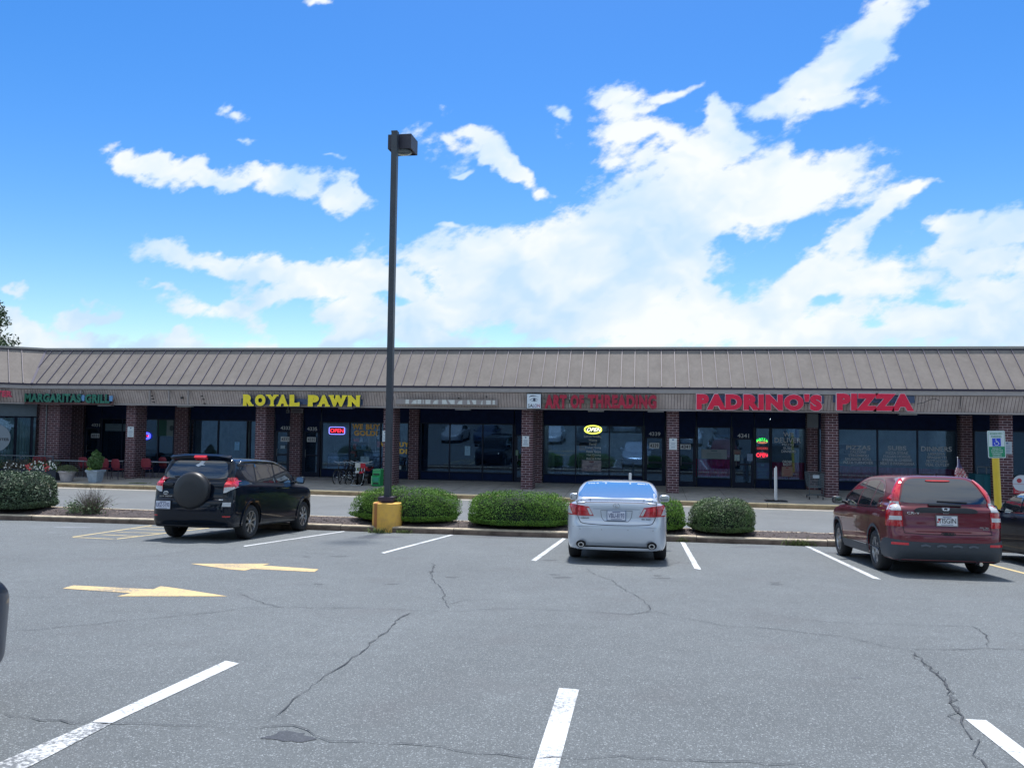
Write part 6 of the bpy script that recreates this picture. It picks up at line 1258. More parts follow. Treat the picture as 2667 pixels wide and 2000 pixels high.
class Car:
    def __init__(s, sp):
        s.sp = sp; k = sp.get('k', .09); S1, R1, P1 = F2(dense(sp['side'])), F2(s.mir(sp['rear'])), F2(s.mirp(sp['plan']))
        S2, R2, P2 = F2(dense(sp['gside'])), F2(s.mir(sp['grear'])), F2(s.mirp(sp['gplan'])); ra = sp['ra']; xa, xb, zr = sp['xr'], sp['xf'], sp['rw']; yi = sp['w'] / 2 - .36
        kg = sp.get('kg', .07); ks = sp.get('ks', .035)
        def f(x, y, z):
            lo_ = smax(smax(S1(x, z), R1(y, z), k), P1(x, y), k); up = smax(smax(S2(x, z), R2(y, z), kg), P2(x, y), kg); d = smin(lo_, up, ks)
            if 'sub' in sp: d = sp['sub'](d, x, y, z)
            for xc in (xa, xb):
                w = np.maximum(np.sqrt((x - xc) ** 2 + (z - zr - .015) ** 2) - ra, yi - np.abs(y)); d = np.maximum(d, -w)
            return d
        s.f = f; hl = sp['L'] / 2 + .12
        P, Q = surface_nets(f, (-hl, -sp['w'] / 2 - .12, .05), (hl, sp['w'] / 2 + .12, sp['H'] + .12), sp.get('h', .03)); P = project(f, P); s.P, s.Q = P, Q
        s.bvh = BVHTree.FromPolygons([Vector(p) for p in P], [tuple(q) for q in Q.tolist()])
        s.root = empty(sp['name']); me = bpy.data.meshes.new('body'); me.from_pydata(P.tolist(), [], Q.tolist()); me.materials.append(sp['paint']); me.materials.append(MC['arch'])
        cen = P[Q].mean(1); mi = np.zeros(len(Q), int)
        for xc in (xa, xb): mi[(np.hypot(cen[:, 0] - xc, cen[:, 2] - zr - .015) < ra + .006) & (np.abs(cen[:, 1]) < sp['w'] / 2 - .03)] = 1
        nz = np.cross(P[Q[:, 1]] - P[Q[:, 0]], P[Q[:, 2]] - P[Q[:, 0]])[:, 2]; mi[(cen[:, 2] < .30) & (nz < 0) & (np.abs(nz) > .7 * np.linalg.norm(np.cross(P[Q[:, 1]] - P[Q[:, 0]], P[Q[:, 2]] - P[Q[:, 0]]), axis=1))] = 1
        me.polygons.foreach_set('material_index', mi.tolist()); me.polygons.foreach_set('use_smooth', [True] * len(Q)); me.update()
        bm = bmesh.new(); bm.from_mesh(me)
        for e in bm.edges:
            if len(e.link_faces) == 2 and e.calc_face_angle(0) > .75: e.smooth = False
        bm.to_mesh(me); bm.free(); s.body = link(bpy.data.objects.new('body', me), s.root)
        for xc in (xa, xb):
            for sd in (-1, 1): s.wheel(xc, sd)
    def mir(s, half): H = [p for p in dense(half, False)]; return H + [(-y, z) for y, z in H[::-1] if abs(y) > 1e-6]
    def mirp(s, half): H = dense(half, False); return H + [(x, -y) for x, y in H[::-1] if abs(y) > 1e-6]
    def wheel(s, xc, sd):
        r = s.sp['rw']; tw = .112; y0 = s.sp['w'] / 2 - .035; m = MB(); rr = s.sp.get('rim', .225)
        prof = [(rr, y0 - 2 * tw), (r - .03, y0 - 2 * tw + .01), (r - .006, y0 - 2 * tw + .03), (r, y0 - tw), (r - .006, y0 - .03), (r - .03, y0 - .004), (r - .06, y0 + .004), (rr + .02, y0), (rr, y0 - .012)]
        m.lathe([(a, b_ * 1) for a, b_ in prof], (0, 0, 0), 36, 'y', closed=True)
        if sd < 0: m.v = [(x, -y, z) for x, y, z in m.v]; m.f = [f[::-1] for f in m.f]
        w = m.build('wheel', MC['tyre'], s.root, smooth=True, sharp=.7); w.location = (xc, 0, r)
        m = MB(); m.lathe([(rr + .004, y0 - .014), (rr - .010, y0 - .016), (rr - .018, y0 - .05), (rr - .024, y0 - .12)], (0, 0, 0), 36, 'y', caps=False); m.lathe([(0, y0 - .018), (.035, y0 - .02), (.05, y0 - .04)], (0, 0, 0), 16, 'y', caps=False); ns = s.sp.get('spokes', 7)
        for i in range(ns):
            a = 2 * math.pi * i / ns + .3; c_, s_ = math.cos(a), math.sin(a); wi, wo = s.sp.get('sw', (.022, .036)); q = []
            for rad, hw, yy in ((.03, wi, y0 - .03), (rr - .015, wo, y0 - .022)):
                for t in (-1, 1): q.append((c_ * rad - s_ * hw * t, yy, s_ * rad + c_ * hw * t))
            b4 = [(x, y - .03, z) for x, y, z in q]; m.mesh(q + b4, [(0, 1, 3, 2), (4, 6, 7, 5), (0, 2, 6, 4), (1, 5, 7, 3)])
        if sd < 0: m.v = [(x, -y, z) for x, y, z in m.v]; m.f = [f[::-1] for f in m.f]
        m.build('rim', MC['alloy'], w, smooth=False)
        m = MB(); m.lathe([(0, y0 - .075), (rr - .02, y0 - .075)], (0, 0, 0), 24, 'y')
        if sd < 0: m.v = [(x, -y, z) for x, y, z in m.v]
        m.build('brake_disc', MC['arch'], w)
    def hit(s, mode, u, v):
        if mode == 'rear': o, d = Vector((-4, u, v)), Vector((1, 0, 0))
        elif mode == 'front': o, d = Vector((4, u, v)), Vector((-1, 0, 0))
        elif mode == 'right': o, d = Vector((u, -3, v)), Vector((0, 1, 0))
        elif mode == 'left': o, d = Vector((u, 3, v)), Vector((0, -1, 0))
        else: o, d = Vector((u, v, 4)), Vector((0, 0, -1))
        p, n, i, t = s.bvh.ray_cast(o, d)
        if p is None or n.dot(d) > -.06:
            # off the silhouette: take the nearest skin point
            g = {'rear': (-s.sp['L'] / 2 + .3, u, v), 'front': (s.sp['L'] / 2 - .3, u, v), 'right': (u, -s.sp['w'] / 2 + .1, v), 'left': (u, s.sp['w'] / 2 - .1, v), 'top': (u, v, s.sp['H'] - .05)}[mode]
            p, n, i, t = s.bvh.find_nearest(Vector(g))
            if p is None: return None
        return p
    def skin(s, p, off):
        P = np.array([[p.x, p.y, p.z]]); e = 4e-3; g = np.array([(s.f(P[:, 0] + e * (i == 0), P[:, 1] + e * (i == 1), P[:, 2] + e * (i == 2)) - s.f(P[:, 0] - e * (i == 0), P[:, 1] - e * (i == 1), P[:, 2] - e * (i == 2)))[0] for i in range(3)])
        n = Vector(g).normalized(); return p + n * off, n
    def patch(s, mode, poly, material, name, off=.004, sp=.05, parent=None, curve=True, n=4, rim=True):
        O = dense(poly, True, n) if curve else [tuple(p[:2]) for p in poly]
        # resample straight stretches
        Q = []
        for a, b_ in zip(O, O[1:] + O[:1]):
            L_ = math.hypot(a[0] - b_[0], a[1] - b_[1]); k = max(1, int(L_ / sp)); Q += [(a[0] + (b_[0] - a[0]) * i / k, a[1] + (b_[1] - a[1]) * i / k) for i in range(k)]
        xs = [q[0] for q in Q]; ys = [q[1] for q in Q]; pts = [Vector(q) for q in Q]; nb = len(pts)
        x = min(xs) + sp / 2
        while x < max(xs):
            y = min(ys) + sp / 2
            while y < max(ys):
                ins = False
                for a, b_ in zip(Q, Q[1:] + Q[:1]):
                    if (a[1] > y) != (b_[1] > y) and x < (b_[0] - a[0]) * (y - a[1]) / (b_[1] - a[1]) + a[0]: ins = not ins
                if ins and min(math.hypot(q[0] - x, q[1] - y) for q in Q) > sp * .35: pts.append(Vector((x, y)))
                y += sp
            x += sp
        r = delaunay_2d_cdt(pts, [], [list(range(nb))], 1, 1e-6); vs = []; ns = []
        for v in r[0]:
            p = s.hit(mode, v.x, v.y); p, nn = s.skin(p, off); vs.append(p); ns.append(nn)
        fs = [tuple(f) for f in r[2]]; m = MB(); out = []
        for f in fs:
            a, b_, c_ = (vs[i] for i in f[:3]); nn = (b_ - a).cross(c_ - a); out.append(f if nn.dot(ns[f[0]]) > 0 else f[::-1])
        m.mesh(vs, out)
        if rim:     # close the edge down to the skin
            cnt = {}
            for f in out:
                for i in range(len(f)): cnt[(f[i], f[(i + 1) % len(f)])] = 1
            for (i, j) in list(cnt):
                if (j, i) not in cnt: m.quad(vs[j], vs[i], vs[i] - ns[i] * (off + .004), vs[j] - ns[j] * (off + .004))
        return m.build(name, material, parent or s.root, smooth=True, uv=False, sharp=.6)
    def strip(s, mode, pts, w, material, name, off=.0025, parent=None, closed=False, curve=True, st=.04, h=0):
        O = dense(pts, closed, 5) if curve else [tuple(p[:2]) for p in pts]; Q = []
        if closed: O = O + O[:1]
        for a, b_ in zip(O, O[1:]):
            L_ = math.hypot(a[0] - b_[0], a[1] - b_[1]); k = max(1, int(L_ / st)); Q += [(a[0] + (b_[0] - a[0]) * i / k, a[1] + (b_[1] - a[1]) * i / k) for i in range(k)]
        Q.append(O[-1]); P = []; 
        for q in Q: p, n_ = s.skin(s.hit(mode, *q), off + h); P.append((p, n_))
        m = MB(); A = []; B = []
        for i, (p, n_) in enumerate(P):
            t = (P[min(i + 1, len(P) - 1)][0] - P[max(i - 1, 0)][0])
            if t.length < 1e-6: t = Vector((1, 0, 0))
            b_ = n_.cross(t.normalized()); A.append(p + b_ * w / 2); B.append(p - b_ * w / 2)
        for i in range(len(P) - 1):
            m.quad(B[i], B[i + 1], A[i + 1], A[i])
            if h: m.quad(A[i], A[i + 1], A[i + 1] - P[i][1] * (h + .01), A[i] - P[i][1] * (h + .01)); m.quad(B[i + 1], B[i], B[i] - P[i][1] * (h + .01), B[i + 1] - P[i][1] * (h + .01))
        return m.build(name, material, parent or s.root, smooth=False, uv=False)
    def plate(s, y, z, text, dx=0, frame=None, w=.305, h=.152, body=None, ink=None, extra=None):
        p = s.hit('rear', y, z); x = p.x - .03 + dx; m = MB(); m.box(x, x + .012, y - w / 2, y + w / 2, z - h / 2, z + h / 2); pl = m.build('licence_plate', body or MC['plate'], s.root)
        m = MB(); m.box(x + .003, x + .05, y - w / 2 - .012, y + w / 2 + .012, z - h / 2 - .012, z + h / 2 + .012); m.build('plate_frame', frame or MC['trim'], pl)
        m = MB(); text_mb(m, text, (x - .001, y + w * .44, z - h * .25), (0, -w * .88, 0), (0, 0, h * .52), .003, .0)
        m.build('plate_text', ink or MC['ink'], pl)
        m = MB(); m.box(x - .002, x - .0005, y - w * .22, y + w * .22, z + h * .34, z + h * .42); m.box(x - .002, x - .0005, y - w * .3, y + w * .3, z - h * .43, z - h * .38); m.build('plate_caption', MC['ink'], pl)
        if extra: extra(pl, x)
        return pl
    def mirror(s, x, z, sd, paint, w=.19, h=.13):
        p = s.hit('right' if sd < 0 else 'left', x, z); y = p.y; m = MB(); c_ = Vector((x + .02, y + sd * (.06 + w / 2), z + .05)); vs = []; nu, nv = 14, 8
        g = []
        for j in range(nv + 1):
            v = -math.pi / 2 + math.pi * j / nv; row = []
            for i in range(nu):
                u = 2 * math.pi * i / nu; e = .55; cu, su = math.cos(u), math.sin(u); cx_ = math.cos(v); X_ = max(-.035, .075 * math.sin(v)) if True else 0
                row.append(c_ + Vector((.09 * math.sin(v) if v > 0 else .04 * math.sin(v), w / 2 * (cx_ ** .5) * math.copysign(abs(cu) ** e, cu), h / 2 * (cx_ ** .5) * math.copysign(abs(su) ** e, su))))
            g.append(row)
        vs = [q for r in g for q in r]; m.mesh(vs, [(j * nu + i, j * nu + (i + 1) % nu, (j + 1) * nu + (i + 1) % nu, (j + 1) * nu + i) for j in range(nv) for i in range(nu)])
        m.tube([Vector((x + .03, y - sd * .03, z)), c_ + Vector((.01, -sd * w * .35, -.03))], .028, 8)
        o = m.build('wing_mirror', paint, s.root, smooth=True, sharp=.9)
        m = MB(); m.prism([c_ + Vector((-.041, w * .41 * math.copysign(abs(math.cos(t)) ** .5, math.cos(t)), h * .38 * math.copysign(abs(math.sin(t)) ** .5, math.sin(t)))) for t in [i * math.pi / 10 for i in range(20)]], (-.003, 0, 0)); m.build('mirror_glass', mat('mirror_glass', (.55, .62, .66), .03, metal=1), o)
    def place(s, x, y, heading, label, cat='car', group='cars parked nose in along the island', dz=0, k=1):
        """x, y of the rear axle centre on the sloping lot; heading in degrees, 90 = towards the shops"""
        f_ = Vector((math.cos(R(heading)), math.sin(R(heading)), 0)); f_ = (f_ - LN * f_.dot(LN)).normalized(); l_ = LN.cross(f_); M_ = Matrix(((f_.x, l_.x, LN.x, 0), (f_.y, l_.y, LN.y, 0), (f_.z, l_.z, LN.z, 0), (0, 0, 0, 1)))
        o = Vector((x, y, lotz(x, y) + dz)) - f_ * s.sp['xr'] * k; s.root.matrix_world = Matrix.Translation(o) @ M_ @ Matrix.Scale(k, 4); tag(s.root, label, cat, group); return s.root
def paint(name, col, metal=.3, rough=.35, flake=0): 
    return mat(name, col, rough, metal=metal, coat=1.0)
def ellipse(cx, cy, rx, ry, n=16, e=1): return [(cx + rx * math.cos(2 * math.pi * i / n), cy + ry * math.sin(2 * math.pi * i / n)) for i in range(n)]
def relief(car, mode, polys, material, name, off=.008, sp=.02):
    m = None
    for p in polys: o = car.patch(mode, p, material, name, off, sp, curve=False)
    return o
def rear_text(car, txt, y0, z0, w, h, material, name='badge', dx=-.006, bold=.02):
    p = car.hit('rear', y0 - w / 2, z0 + h / 2); m = MB(); text_mb(m, txt, (p.x + dx, y0, z0), (0, -w, 0), (0, 0, h), .006, bold); return m.build(name, material, car.root)
def emblem(car, y, z, r, kind):
    p = car.hit('rear', y, z); x = p.x - .012; m = MB()
    def ov(cx, cz, a, b_, q): m.tube([(x, cx + a * math.cos(t), cz + b_ * math.sin(t)) for t in [i * math.pi / 10 for i in range(21)]], q, 5, 0, False)
    if kind == 'ovals': ov(y, z, r, r * .68, .006); ov(y, z, r * .36, r * .66, .005); ov(y, z + r * .32, r * .68, r * .26, .005)
    elif kind == 'L': ov(y, z, r, r * .72, .006); m.tube([(x, y + r * .1, z + r * .55), (x, y + r * .35, z - r * .35), (x, y - r * .6, z - r * .35)], .006, 5)
    elif kind == 'H':
        for sgn in (-1, 1): m.tube([(x, y + sgn * r * .62, z + r * .62), (x, y + sgn * r * .42, z - r * .62)], .012, 6)
        m.tube([(x, y - r * .5, z), (x, y + r * .5, z)], .011, 6)
        m.tube([(x, y - r * .9, z + r * .7), (x, y + r * .9, z + r * .7), (x, y + r * .68, z - r * .78), (x, y - r * .68, z - r * .78), (x, y - r * .9, z + r * .7)], .006, 5)
    return m.build('emblem', MC['chrome'], car.root, smooth=True)

# ---------------- maroon SUV (right)
maroon = paint('maroon_paint', (.135, .008, .022), .25, .32)
sp = dict(name='suv', L=4.52, w=1.82, H=1.69, xr=-1.26, xf=1.36, rw=.345, ra=.385, rim=.222, paint=maroon, spokes=6, sw=(.026, .036),
  side=[(-2.12, .30), (-2.24, .42), (-2.27, .60), (-2.25, .70), (-2.17, .76), (-2.15, .95), (-2.10, 1.12), (-1.7, 1.16), (-.5, 1.12), (.7, 1.08), (1.15, 1.06), (1.6, 1.0), (2.05, .88), (2.22, .72), (2.26, .5), (2.2, .3), (2.0, .2), (0, .2), (-1.9, .22)],
  rear=[(0, .18), (.70, .19), (.84, .26), (.895, .45), (.91, .65), (.905, .85), (.88, 1.0), (.84, 1.10), (.78, 1.18), (0, 1.2)],
  plan=[(-2.275, 0), (-2.27, .45), (-2.21, .72), (-2.05, .86), (-1.75, .905), (-1.2, .91), (1.2, .91), (1.75, .88), (2.08, .75), (2.22, .45), (2.26, 0)],
  gside=[(-2.13, 1.0, 1), (-2.07, 1.2), (-1.90, 1.45), (-1.78, 1.58), (-1.65, 1.635), (-1.0, 1.675), (-.2, 1.68), (.25, 1.63), (.7, 1.42), (1.25, 1.05), (1.3, .9, 1), (-2.1, .85, 1)],
  grear=[(0, .8), (.85, .8), (.86, 1.05), (.80, 1.22), (.70, 1.42), (.60, 1.56), (.48, 1.64), (.25, 1.68), (0, 1.69)],
  gplan=[(-2.16, 0), (-2.14, .45), (-2.05, .68), (-1.85, .79), (-1.2, .86), (.4, .87), (1.0, .80), (1.25, .5), (1.3, 0)])
c = Car(sp)
# glass
c.patch('rear', [(-.62, 1.19), (-.66, 1.22), (-.57, 1.45), (-.48, 1.55), (-.3, 1.585), (.3, 1.585), (.48, 1.55), (.57, 1.45), (.66, 1.22), (.62, 1.19), (.3, 1.175), (-.3, 1.175)], MC['glb'], 'rear_window')
for sd in ('left', 'right'):
    c.patch(sd, [(.98, 1.10, 1), (.60, 1.34), (.20, 1.50), (-.06, 1.535, 1), (-.10, 1.10, 1)], MC['gl'], 'front_side_window')
    c.patch(sd, [(-.17, 1.10, 1), (-.13, 1.54, 1), (-.55, 1.555), (-.90, 1.53, 1), (-.95, 1.10, 1)], MC['gl'], 'rear_side_window')
    c.patch(sd, [(-1.0, 1.10, 1), (-.96, 1.52, 1), (-1.25, 1.46), (-1.48, 1.32), (-1.52, 1.20), (-1.40, 1.13), (-1.2, 1.10)], MC['gl'], 'quarter_window')
    c.strip(sd, [(1.04, 1.075, 1), (.62, 1.36), (.18, 1.525), (-.3, 1.575), (-.95, 1.56), (-1.3, 1.47), (-1.54, 1.32), (-1.57, 1.18), (-1.42, 1.085, 1), (-.6, 1.075), (.3, 1.075)], .018, MC['chrome'], 'window_surround', .006, closed=True)
    c.strip(sd, [(-.13, 1.07, 1), (-.14, .7), (-.12, .42, 1)], .008, MC['seam'], 'door_gap'); c.strip(sd, [(-.98, 1.07, 1), (-1.02, .95), (-.92, .75), (-.83, .5), (-.80, .42, 1)], .008, MC['seam'], 'door_gap'); c.strip(sd, [(.95, 1.07, 1), (.98, .7), (.95, .42, 1)], .008, MC['seam'], 'door_gap')
    for hx in (.03, -.80): c.strip(sd, [(hx - .09, .985), (hx + .09, .985)], .030, maroon, 'door_handle', .004, h=.022)
    # grey sill and arch cladding
    c.strip(sd, [(.93, .33), (-.80, .33)], .15, MC['clad'], 'sill_cladding', .012, curve=False); c.strip(sd, [(.93, .415), (-.80, .415)], .012, MC['chrome'], 'sill_strip', .02, curve=False)
    for xc in (sp['xr'], sp['xf']): c.strip(sd, [(xc + .415 * math.cos(R(a)), .36 + .415 * math.sin(R(a))) for a in range(-8, 189, 14)], .055, MC['clad'], 'arch_cladding', .012)
# tall corner lamps
for s_, nm in ((1, 'left'), (-1, 'right')):
    B = []
    lamp = c.patch('rear', [(s_ * .665, .80, 1), (s_ * .895, .80, 1), (s_ * .885, .93), (s_ * .86, 1.05, 1), (s_ * .668, 1.05, 1)], MC['red'], 'tail_light', .012, .04)
    c.patch('rear', [(s_ * .685, 1.055, 1), (s_ * .855, 1.055, 1), (s_ * .80, 1.20, 1), (s_ * .683, 1.20, 1)], MC['clear'], 'clear_lens', .013, .04, parent=lamp)
    c.patch('rear', [(s_ * .682, .90, 1), (s_ * .845, .90, 1), (s_ * .838, .965, 1), (s_ * .682, .965, 1)], MC['clear'], 'reverse_lens', .017, .04, parent=lamp)
    c.patch('rear', [(s_ * .685, 1.205, 1), (s_ * .798, 1.205, 1), (s_ * .725, 1.36), (s_ * .65, 1.49), (s_ * .575, 1.575, 1), (s_ * .545, 1.56, 1), (s_ * .61, 1.44), (s_ * .66, 1.3)], MC['red2'], 'upper_lens', .013, .04, parent=lamp)
    c.patch(nm, [(-2.06, .80, 1), (-1.93, .82, 1), (-1.98, 1.0), (-1.97, 1.18), (-1.86, 1.38), (-1.80, 1.52, 1), (-1.90, 1.50, 1), (-2.0, 1.30), (-2.07, 1.1)], MC['red'], 'side_lens', .011, .04, parent=lamp)
    c.strip('rear', [(s_ * .67, 1.12, 1), (s_ * .665, .8), (s_ * .66, .70, 1)], .009, MC['seam'], 'tailgate_gap')
c.strip('rear', [(-.67, .70), (-.3, .685), (.3, .685), (.67, .70)], .010, MC['seam'], 'tailgate_gap')
c.patch('rear', [(-.46, 1.035), (-.44, 1.09), (-.2, 1.105), (.2, 1.105), (.44, 1.09), (.46, 1.035), (.2, 1.03), (-.2, 1.03)], MC['trim'], 'garnish_bar', .022, .05); emblem(c, 0, 1.07, .062, 'H')
c.strip('rear', [(-.25, 1.145), (.25, 1.15)], .03, MC['trim'], 'rear_wiper', .012, h=.02); c.strip('rear', [(-.35, 1.195), (.10, 1.21)], .014, MC['trim'], 'wiper_blade', .014, h=.012)
c.patch('rear', [(-.86, .59), (-.60, .565), (0, .555), (.60, .565), (.86, .59), (.88, .45), (.80, .27), (.4, .205), (0, .20), (-.4, .205), (-.80, .27), (-.88, .45)], MC['clad'], 'bumper_cladding', .012, .05)
for sd in ('left', 'right'): c.patch(sd, [(-2.20, .58, 1), (-1.90, .60), (-1.70, .50), (-1.66, .36, 1), (-1.72, .28, 1), (-2.12, .32)], MC['clad'], 'bumper_cladding', .012, .05)
for y in (-.72, .72): c.patch('rear', [(y - .11, .505, 1), (y + .11, .505, 1), (y + .11, .545, 1), (y - .11, .545, 1)], MC['red2'], 'reflector', .018, .04)
for y in (-.36, -.12, .12, .36): c.strip('rear', [(y - .07, .495), (y, .515), (y + .07, .495)], .03, mat('cladding_rib', (.10, .12, .15), .5), 'bumper_rib', .014, h=.012)
c.patch('rear', [(-.09, .715), (.09, .715), (.085, .675), (-.085, .675)], MC['seam'], 'tailgate_handle_recess', .004, .03)
mdp = mat('white_licence_plate', (.68, .70, .74), .4); 
def mdx(pl, x):
    m = MB(); m.lathe([(0, 0), (.022, 0), (.022, .002)], (x - .003, .115, .925), 10, 'x'); m.lathe([(0, 0), (.014, 0), (.014, .002)], (x - .003, .135, .885), 10, 'x'); m.build('plate_crest', mat('crest_red', (.5, .03, .04), .5), pl)
c.plate(-.005, .905, 'TISGIN', frame=mat('plate_frame_grey', (.22, .23, .24), .4), body=mdp, ink=mat('plate_ink_dark', (.03, .03, .04), .5), extra=mdx)
rear_text(c, 'CR-V', .60, 1.00, .20, .042, MC['chrome'], bold=.03); rear_text(c, 'REAL TIME', -.50, .80, .13, .02, MC['chrome']); rear_text(c, '4WD', -.54, .772, .09, .02, MC['chrome'])
c.strip('top', [(-1.35, -.1), (-1.35, .1)], .05, MC['trim'], 'antenna_base', .004, h=.02)
m = MB(); p = c.hit('top', -1.42, -.12); m.tube([(p.x, p.y, p.z), (p.x - .05, p.y, p.z + .04)], .008, 6); m.build('antenna', MC['trim'], c.root)
for s_ in (-1, 1): c.mirror(.86, 1.10, s_, MC['trim'], .2, .15)
m = MB(); m.tube([(-2.10, -.45, .24), (-2.24, -.47, .235)], .03, 10); m.build('exhaust', MC['chrome'], c.root)
c.patch('rear', [(-.16, 1.555), (.16, 1.555), (.15, 1.535), (-.15, 1.535)], MC['red'], 'brake_light', .016, .03)
MAROON = c; c.place(4.93, 15.35, 90.5, 'maroon SUV parked nose in at the right, small flag behind its roof', 'suv', k=1.02)
# ---------------- silver sedan
silver = paint('silver_paint', (.55, .60, .68), .35, .28)
def lid(d, x, y, z): return d
sp2 = dict(name='sedan', L=4.86, w=1.82, H=1.45, xr=-1.33, xf=1.45, rw=.325, ra=.36, rim=.225, paint=silver, spokes=9, k=.10, kg=.10, ks=.05,
  side=[(-2.30, .27), (-2.41, .40), (-2.43, .58), (-2.40, .68), (-2.36, .74), (-2.345, .90), (-2.33, 1.03), (-2.28, 1.062), (-1.9, 1.075), (-1.4, 1.05), (-.5, .99), (.6, .97), (1.2, .95), (1.8, .86), (2.2, .74), (2.40, .58), (2.42, .4), (2.3, .22), (0, .18), (-2.1, .2)],
  rear=[(0, .16), (.72, .18), (.84, .26), (.89, .42), (.91, .60), (.905, .78), (.87, .92), (.80, 1.02), (.66, 1.065), (.3, 1.085), (0, 1.09)],
  plan=[(-2.44, 0), (-2.43, .4), (-2.36, .66), (-2.18, .83), (-1.8, .895), (-1.2, .91), (1.2, .91), (1.8, .88), (2.2, .72), (2.38, .42), (2.43, 0)],
  gside=[(-1.88, .9, 1), (-1.78, 1.06), (-1.30, 1.28), (-.98, 1.38), (-.65, 1.43), (-.1, 1.45), (.25, 1.425), (.65, 1.29), (1.15, 1.03), (1.3, .9, 1)],
  grear=[(0, .8), (.83, .8), (.815, 1.0), (.765, 1.15), (.705, 1.29), (.63, 1.38), (.50, 1.43), (.2, 1.452), (0, 1.455)],
  gplan=[(-1.95, 0), (-1.93, .45), (-1.8, .66), (-1.4, .77), (-.8, .82), (.5, .83), (1.0, .74), (1.25, .45), (1.3, 0)])
c = Car(sp2)
c.patch('rear', [(-.69, 1.115), (-.65, 1.24), (-.595, 1.345), (-.56, 1.368), (-.3, 1.385), (0, 1.392), (.3, 1.385), (.56, 1.368), (.595, 1.345), (.65, 1.24), (.69, 1.115), (.35, 1.105), (0, 1.10), (-.35, 1.105)], mat('sky_reflection_glass', (.08, .20, .36), .02, spec=1, coat=1), 'rear_window')  # blue of the reflected sky put into the glass base colour
bpy.data.materials['sky_reflection_glass'].node_tree.nodes['Principled BSDF'].inputs['IOR'].default_value = 3.0
for sd in ('left', 'right'):
    c.patch(sd, [(1.0, 1.02, 1), (.62, 1.24), (.25, 1.365), (-.03, 1.385, 1), (-.06, 1.02, 1)], MC['gl'], 'front_side_window'); c.patch(sd, [(-.12, 1.02, 1), (-.09, 1.387, 1), (-.6, 1.36), (-1.05, 1.22), (-1.3, 1.10), (-1.2, 1.05, 1)], MC['gl'], 'rear_side_window')
    c.strip(sd, [(1.05, 1.0), (.2, 1.0), (-.6, 1.01), (-1.35, 1.06)], .014, MC['chrome'], 'belt_strip', .005)
    c.strip(sd, [(-.09, 1.0, 1), (-.10, .6), (-.08, .28, 1)], .008, MC['seam'], 'door_gap'); c.strip(sd, [(-1.02, 1.02, 1), (-1.02, .8), (-.90, .6), (-.86, .3, 1)], .008, MC['seam'], 'door_gap')
    for hx in (.05, -.82): c.strip(sd, [(hx - .09, .90), (hx + .09, .90)], .028, silver, 'door_handle', .004, h=.022)
    c.strip(sd, [(-1.74, .66, 1), (-1.95, .70), (-2.15, .72, 1)], .007, MC['seam'], 'bumper_gap')
for s_, nm in ((1, 'left'), (-1, 'right')):
    lamp = c.patch('rear', [(s_ * .385, .80, 1), (s_ * .60, .80), (s_ * .86, .815, 1), (s_ * .88, .92), (s_ * .84, 1.005, 1), (s_ * .66, .985), (s_ * .47, .955, 1)], MC['red'], 'tail_light', .010, .035)
    c.patch('rear', [(s_ * .405, .818, 1), (s_ * .455, .818, 1), (s_ * .505, .93, 1), (s_ * .47, .935, 1)], MC['clear'], 'reverse_lens', .014, .03, parent=lamp)
    c.patch('rear', [(s_ * .755, .83, 1), (s_ * .825, .835, 1), (s_ * .865, .90), (s_ * .84, .97, 1), (s_ * .815, .96)], MC['clear'], 'clear_lens', .014, .03, parent=lamp)
    c.patch('rear', [(s_ * .52, .885, 1), (s_ * .655, .895, 1), (s_ * .665, .96, 1), (s_ * .545, .945, 1)], MC['red2'], 'bright_lens', .014, .03, parent=lamp)
    c.strip('rear', [(s_ * .672, .81), (s_ * .678, .985)], .012, mat('lamp_divider', (.12, .0, .005), .3), 'lamp_divider', .017, parent=lamp)
    c.patch(nm, [(-2.24, .83, 1), (-2.08, .87, 1), (-1.99, .95), (-2.02, 1.0, 1), (-2.22, 1.0, 1)], MC['red'], 'side_lens', .010, .035, parent=lamp)
    c.strip('rear', [(s_ * .68, 1.045, 1), (s_ * .675, .99, 1)], .008, MC['seam'], 'trunk_gap')
c.strip('rear', [(.665, .80, 1), (.63, .72), (.57, .675), (.3, .655), (0, .65), (-.3, .655), (-.57, .675), (-.63, .72), (-.665, .80, 1)], .011, MC['seam'], 'trunk_gap')
c.strip('rear', [(.69, 1.035), (.5, 1.052), (0, 1.062), (-.5, 1.052), (-.69, 1.035)], .05, silver, 'trunk_spoiler', .004, h=.03)
c.strip('rear', [(.69, 1.012), (.55, 1.02), (.5, 1.03), (0, 1.036), (-.5, 1.03), (-.55, 1.02), (-.69, 1.012)], .012, mat('spoiler_shadow_gap', (.06, .03, .04), .6), 'spoiler_shade_strip', .010)  # dark strip painted for the shade below the spoiler edge
c.strip('rear', [(.40, .925), (.0, .93), (-.40, .925)], .010, mat('silver_crease', (.30, .34, .42), .4, metal=.5), 'trunk_crease', .003)
c.strip('rear', [(-.27, .90, 1), (-.25, .78), (-.2, .715, 1), (.2, .715, 1), (.25, .78), (.27, .90, 1)], .008, mat('recess_edge', (.12, .13, .16), .5), 'plate_recess', .004, closed=True)
emblem(c, 0, .985, .055, 'L'); c.plate(0, .815, 'VBU-8193', frame=mat('plate_frame_blue', (.14, .20, .32), .4))
rear_text(c, 'LEXUS', .60, .752, .13, .022, mat('badge_dark', (.13, .14, .16), .4, metal=.5)); rear_text(c, 'ES 350', -.43, .752, .15, .022, mat('badge_dark2', (.13, .14, .16), .4, metal=.5))
c.strip('rear', [(-.86, .60), (-.5, .625), (0, .63), (.5, .625), (.86, .60)], .006, mat('bumper_line', (.26, .29, .34), .4, metal=.4), 'bumper_crease', .002)
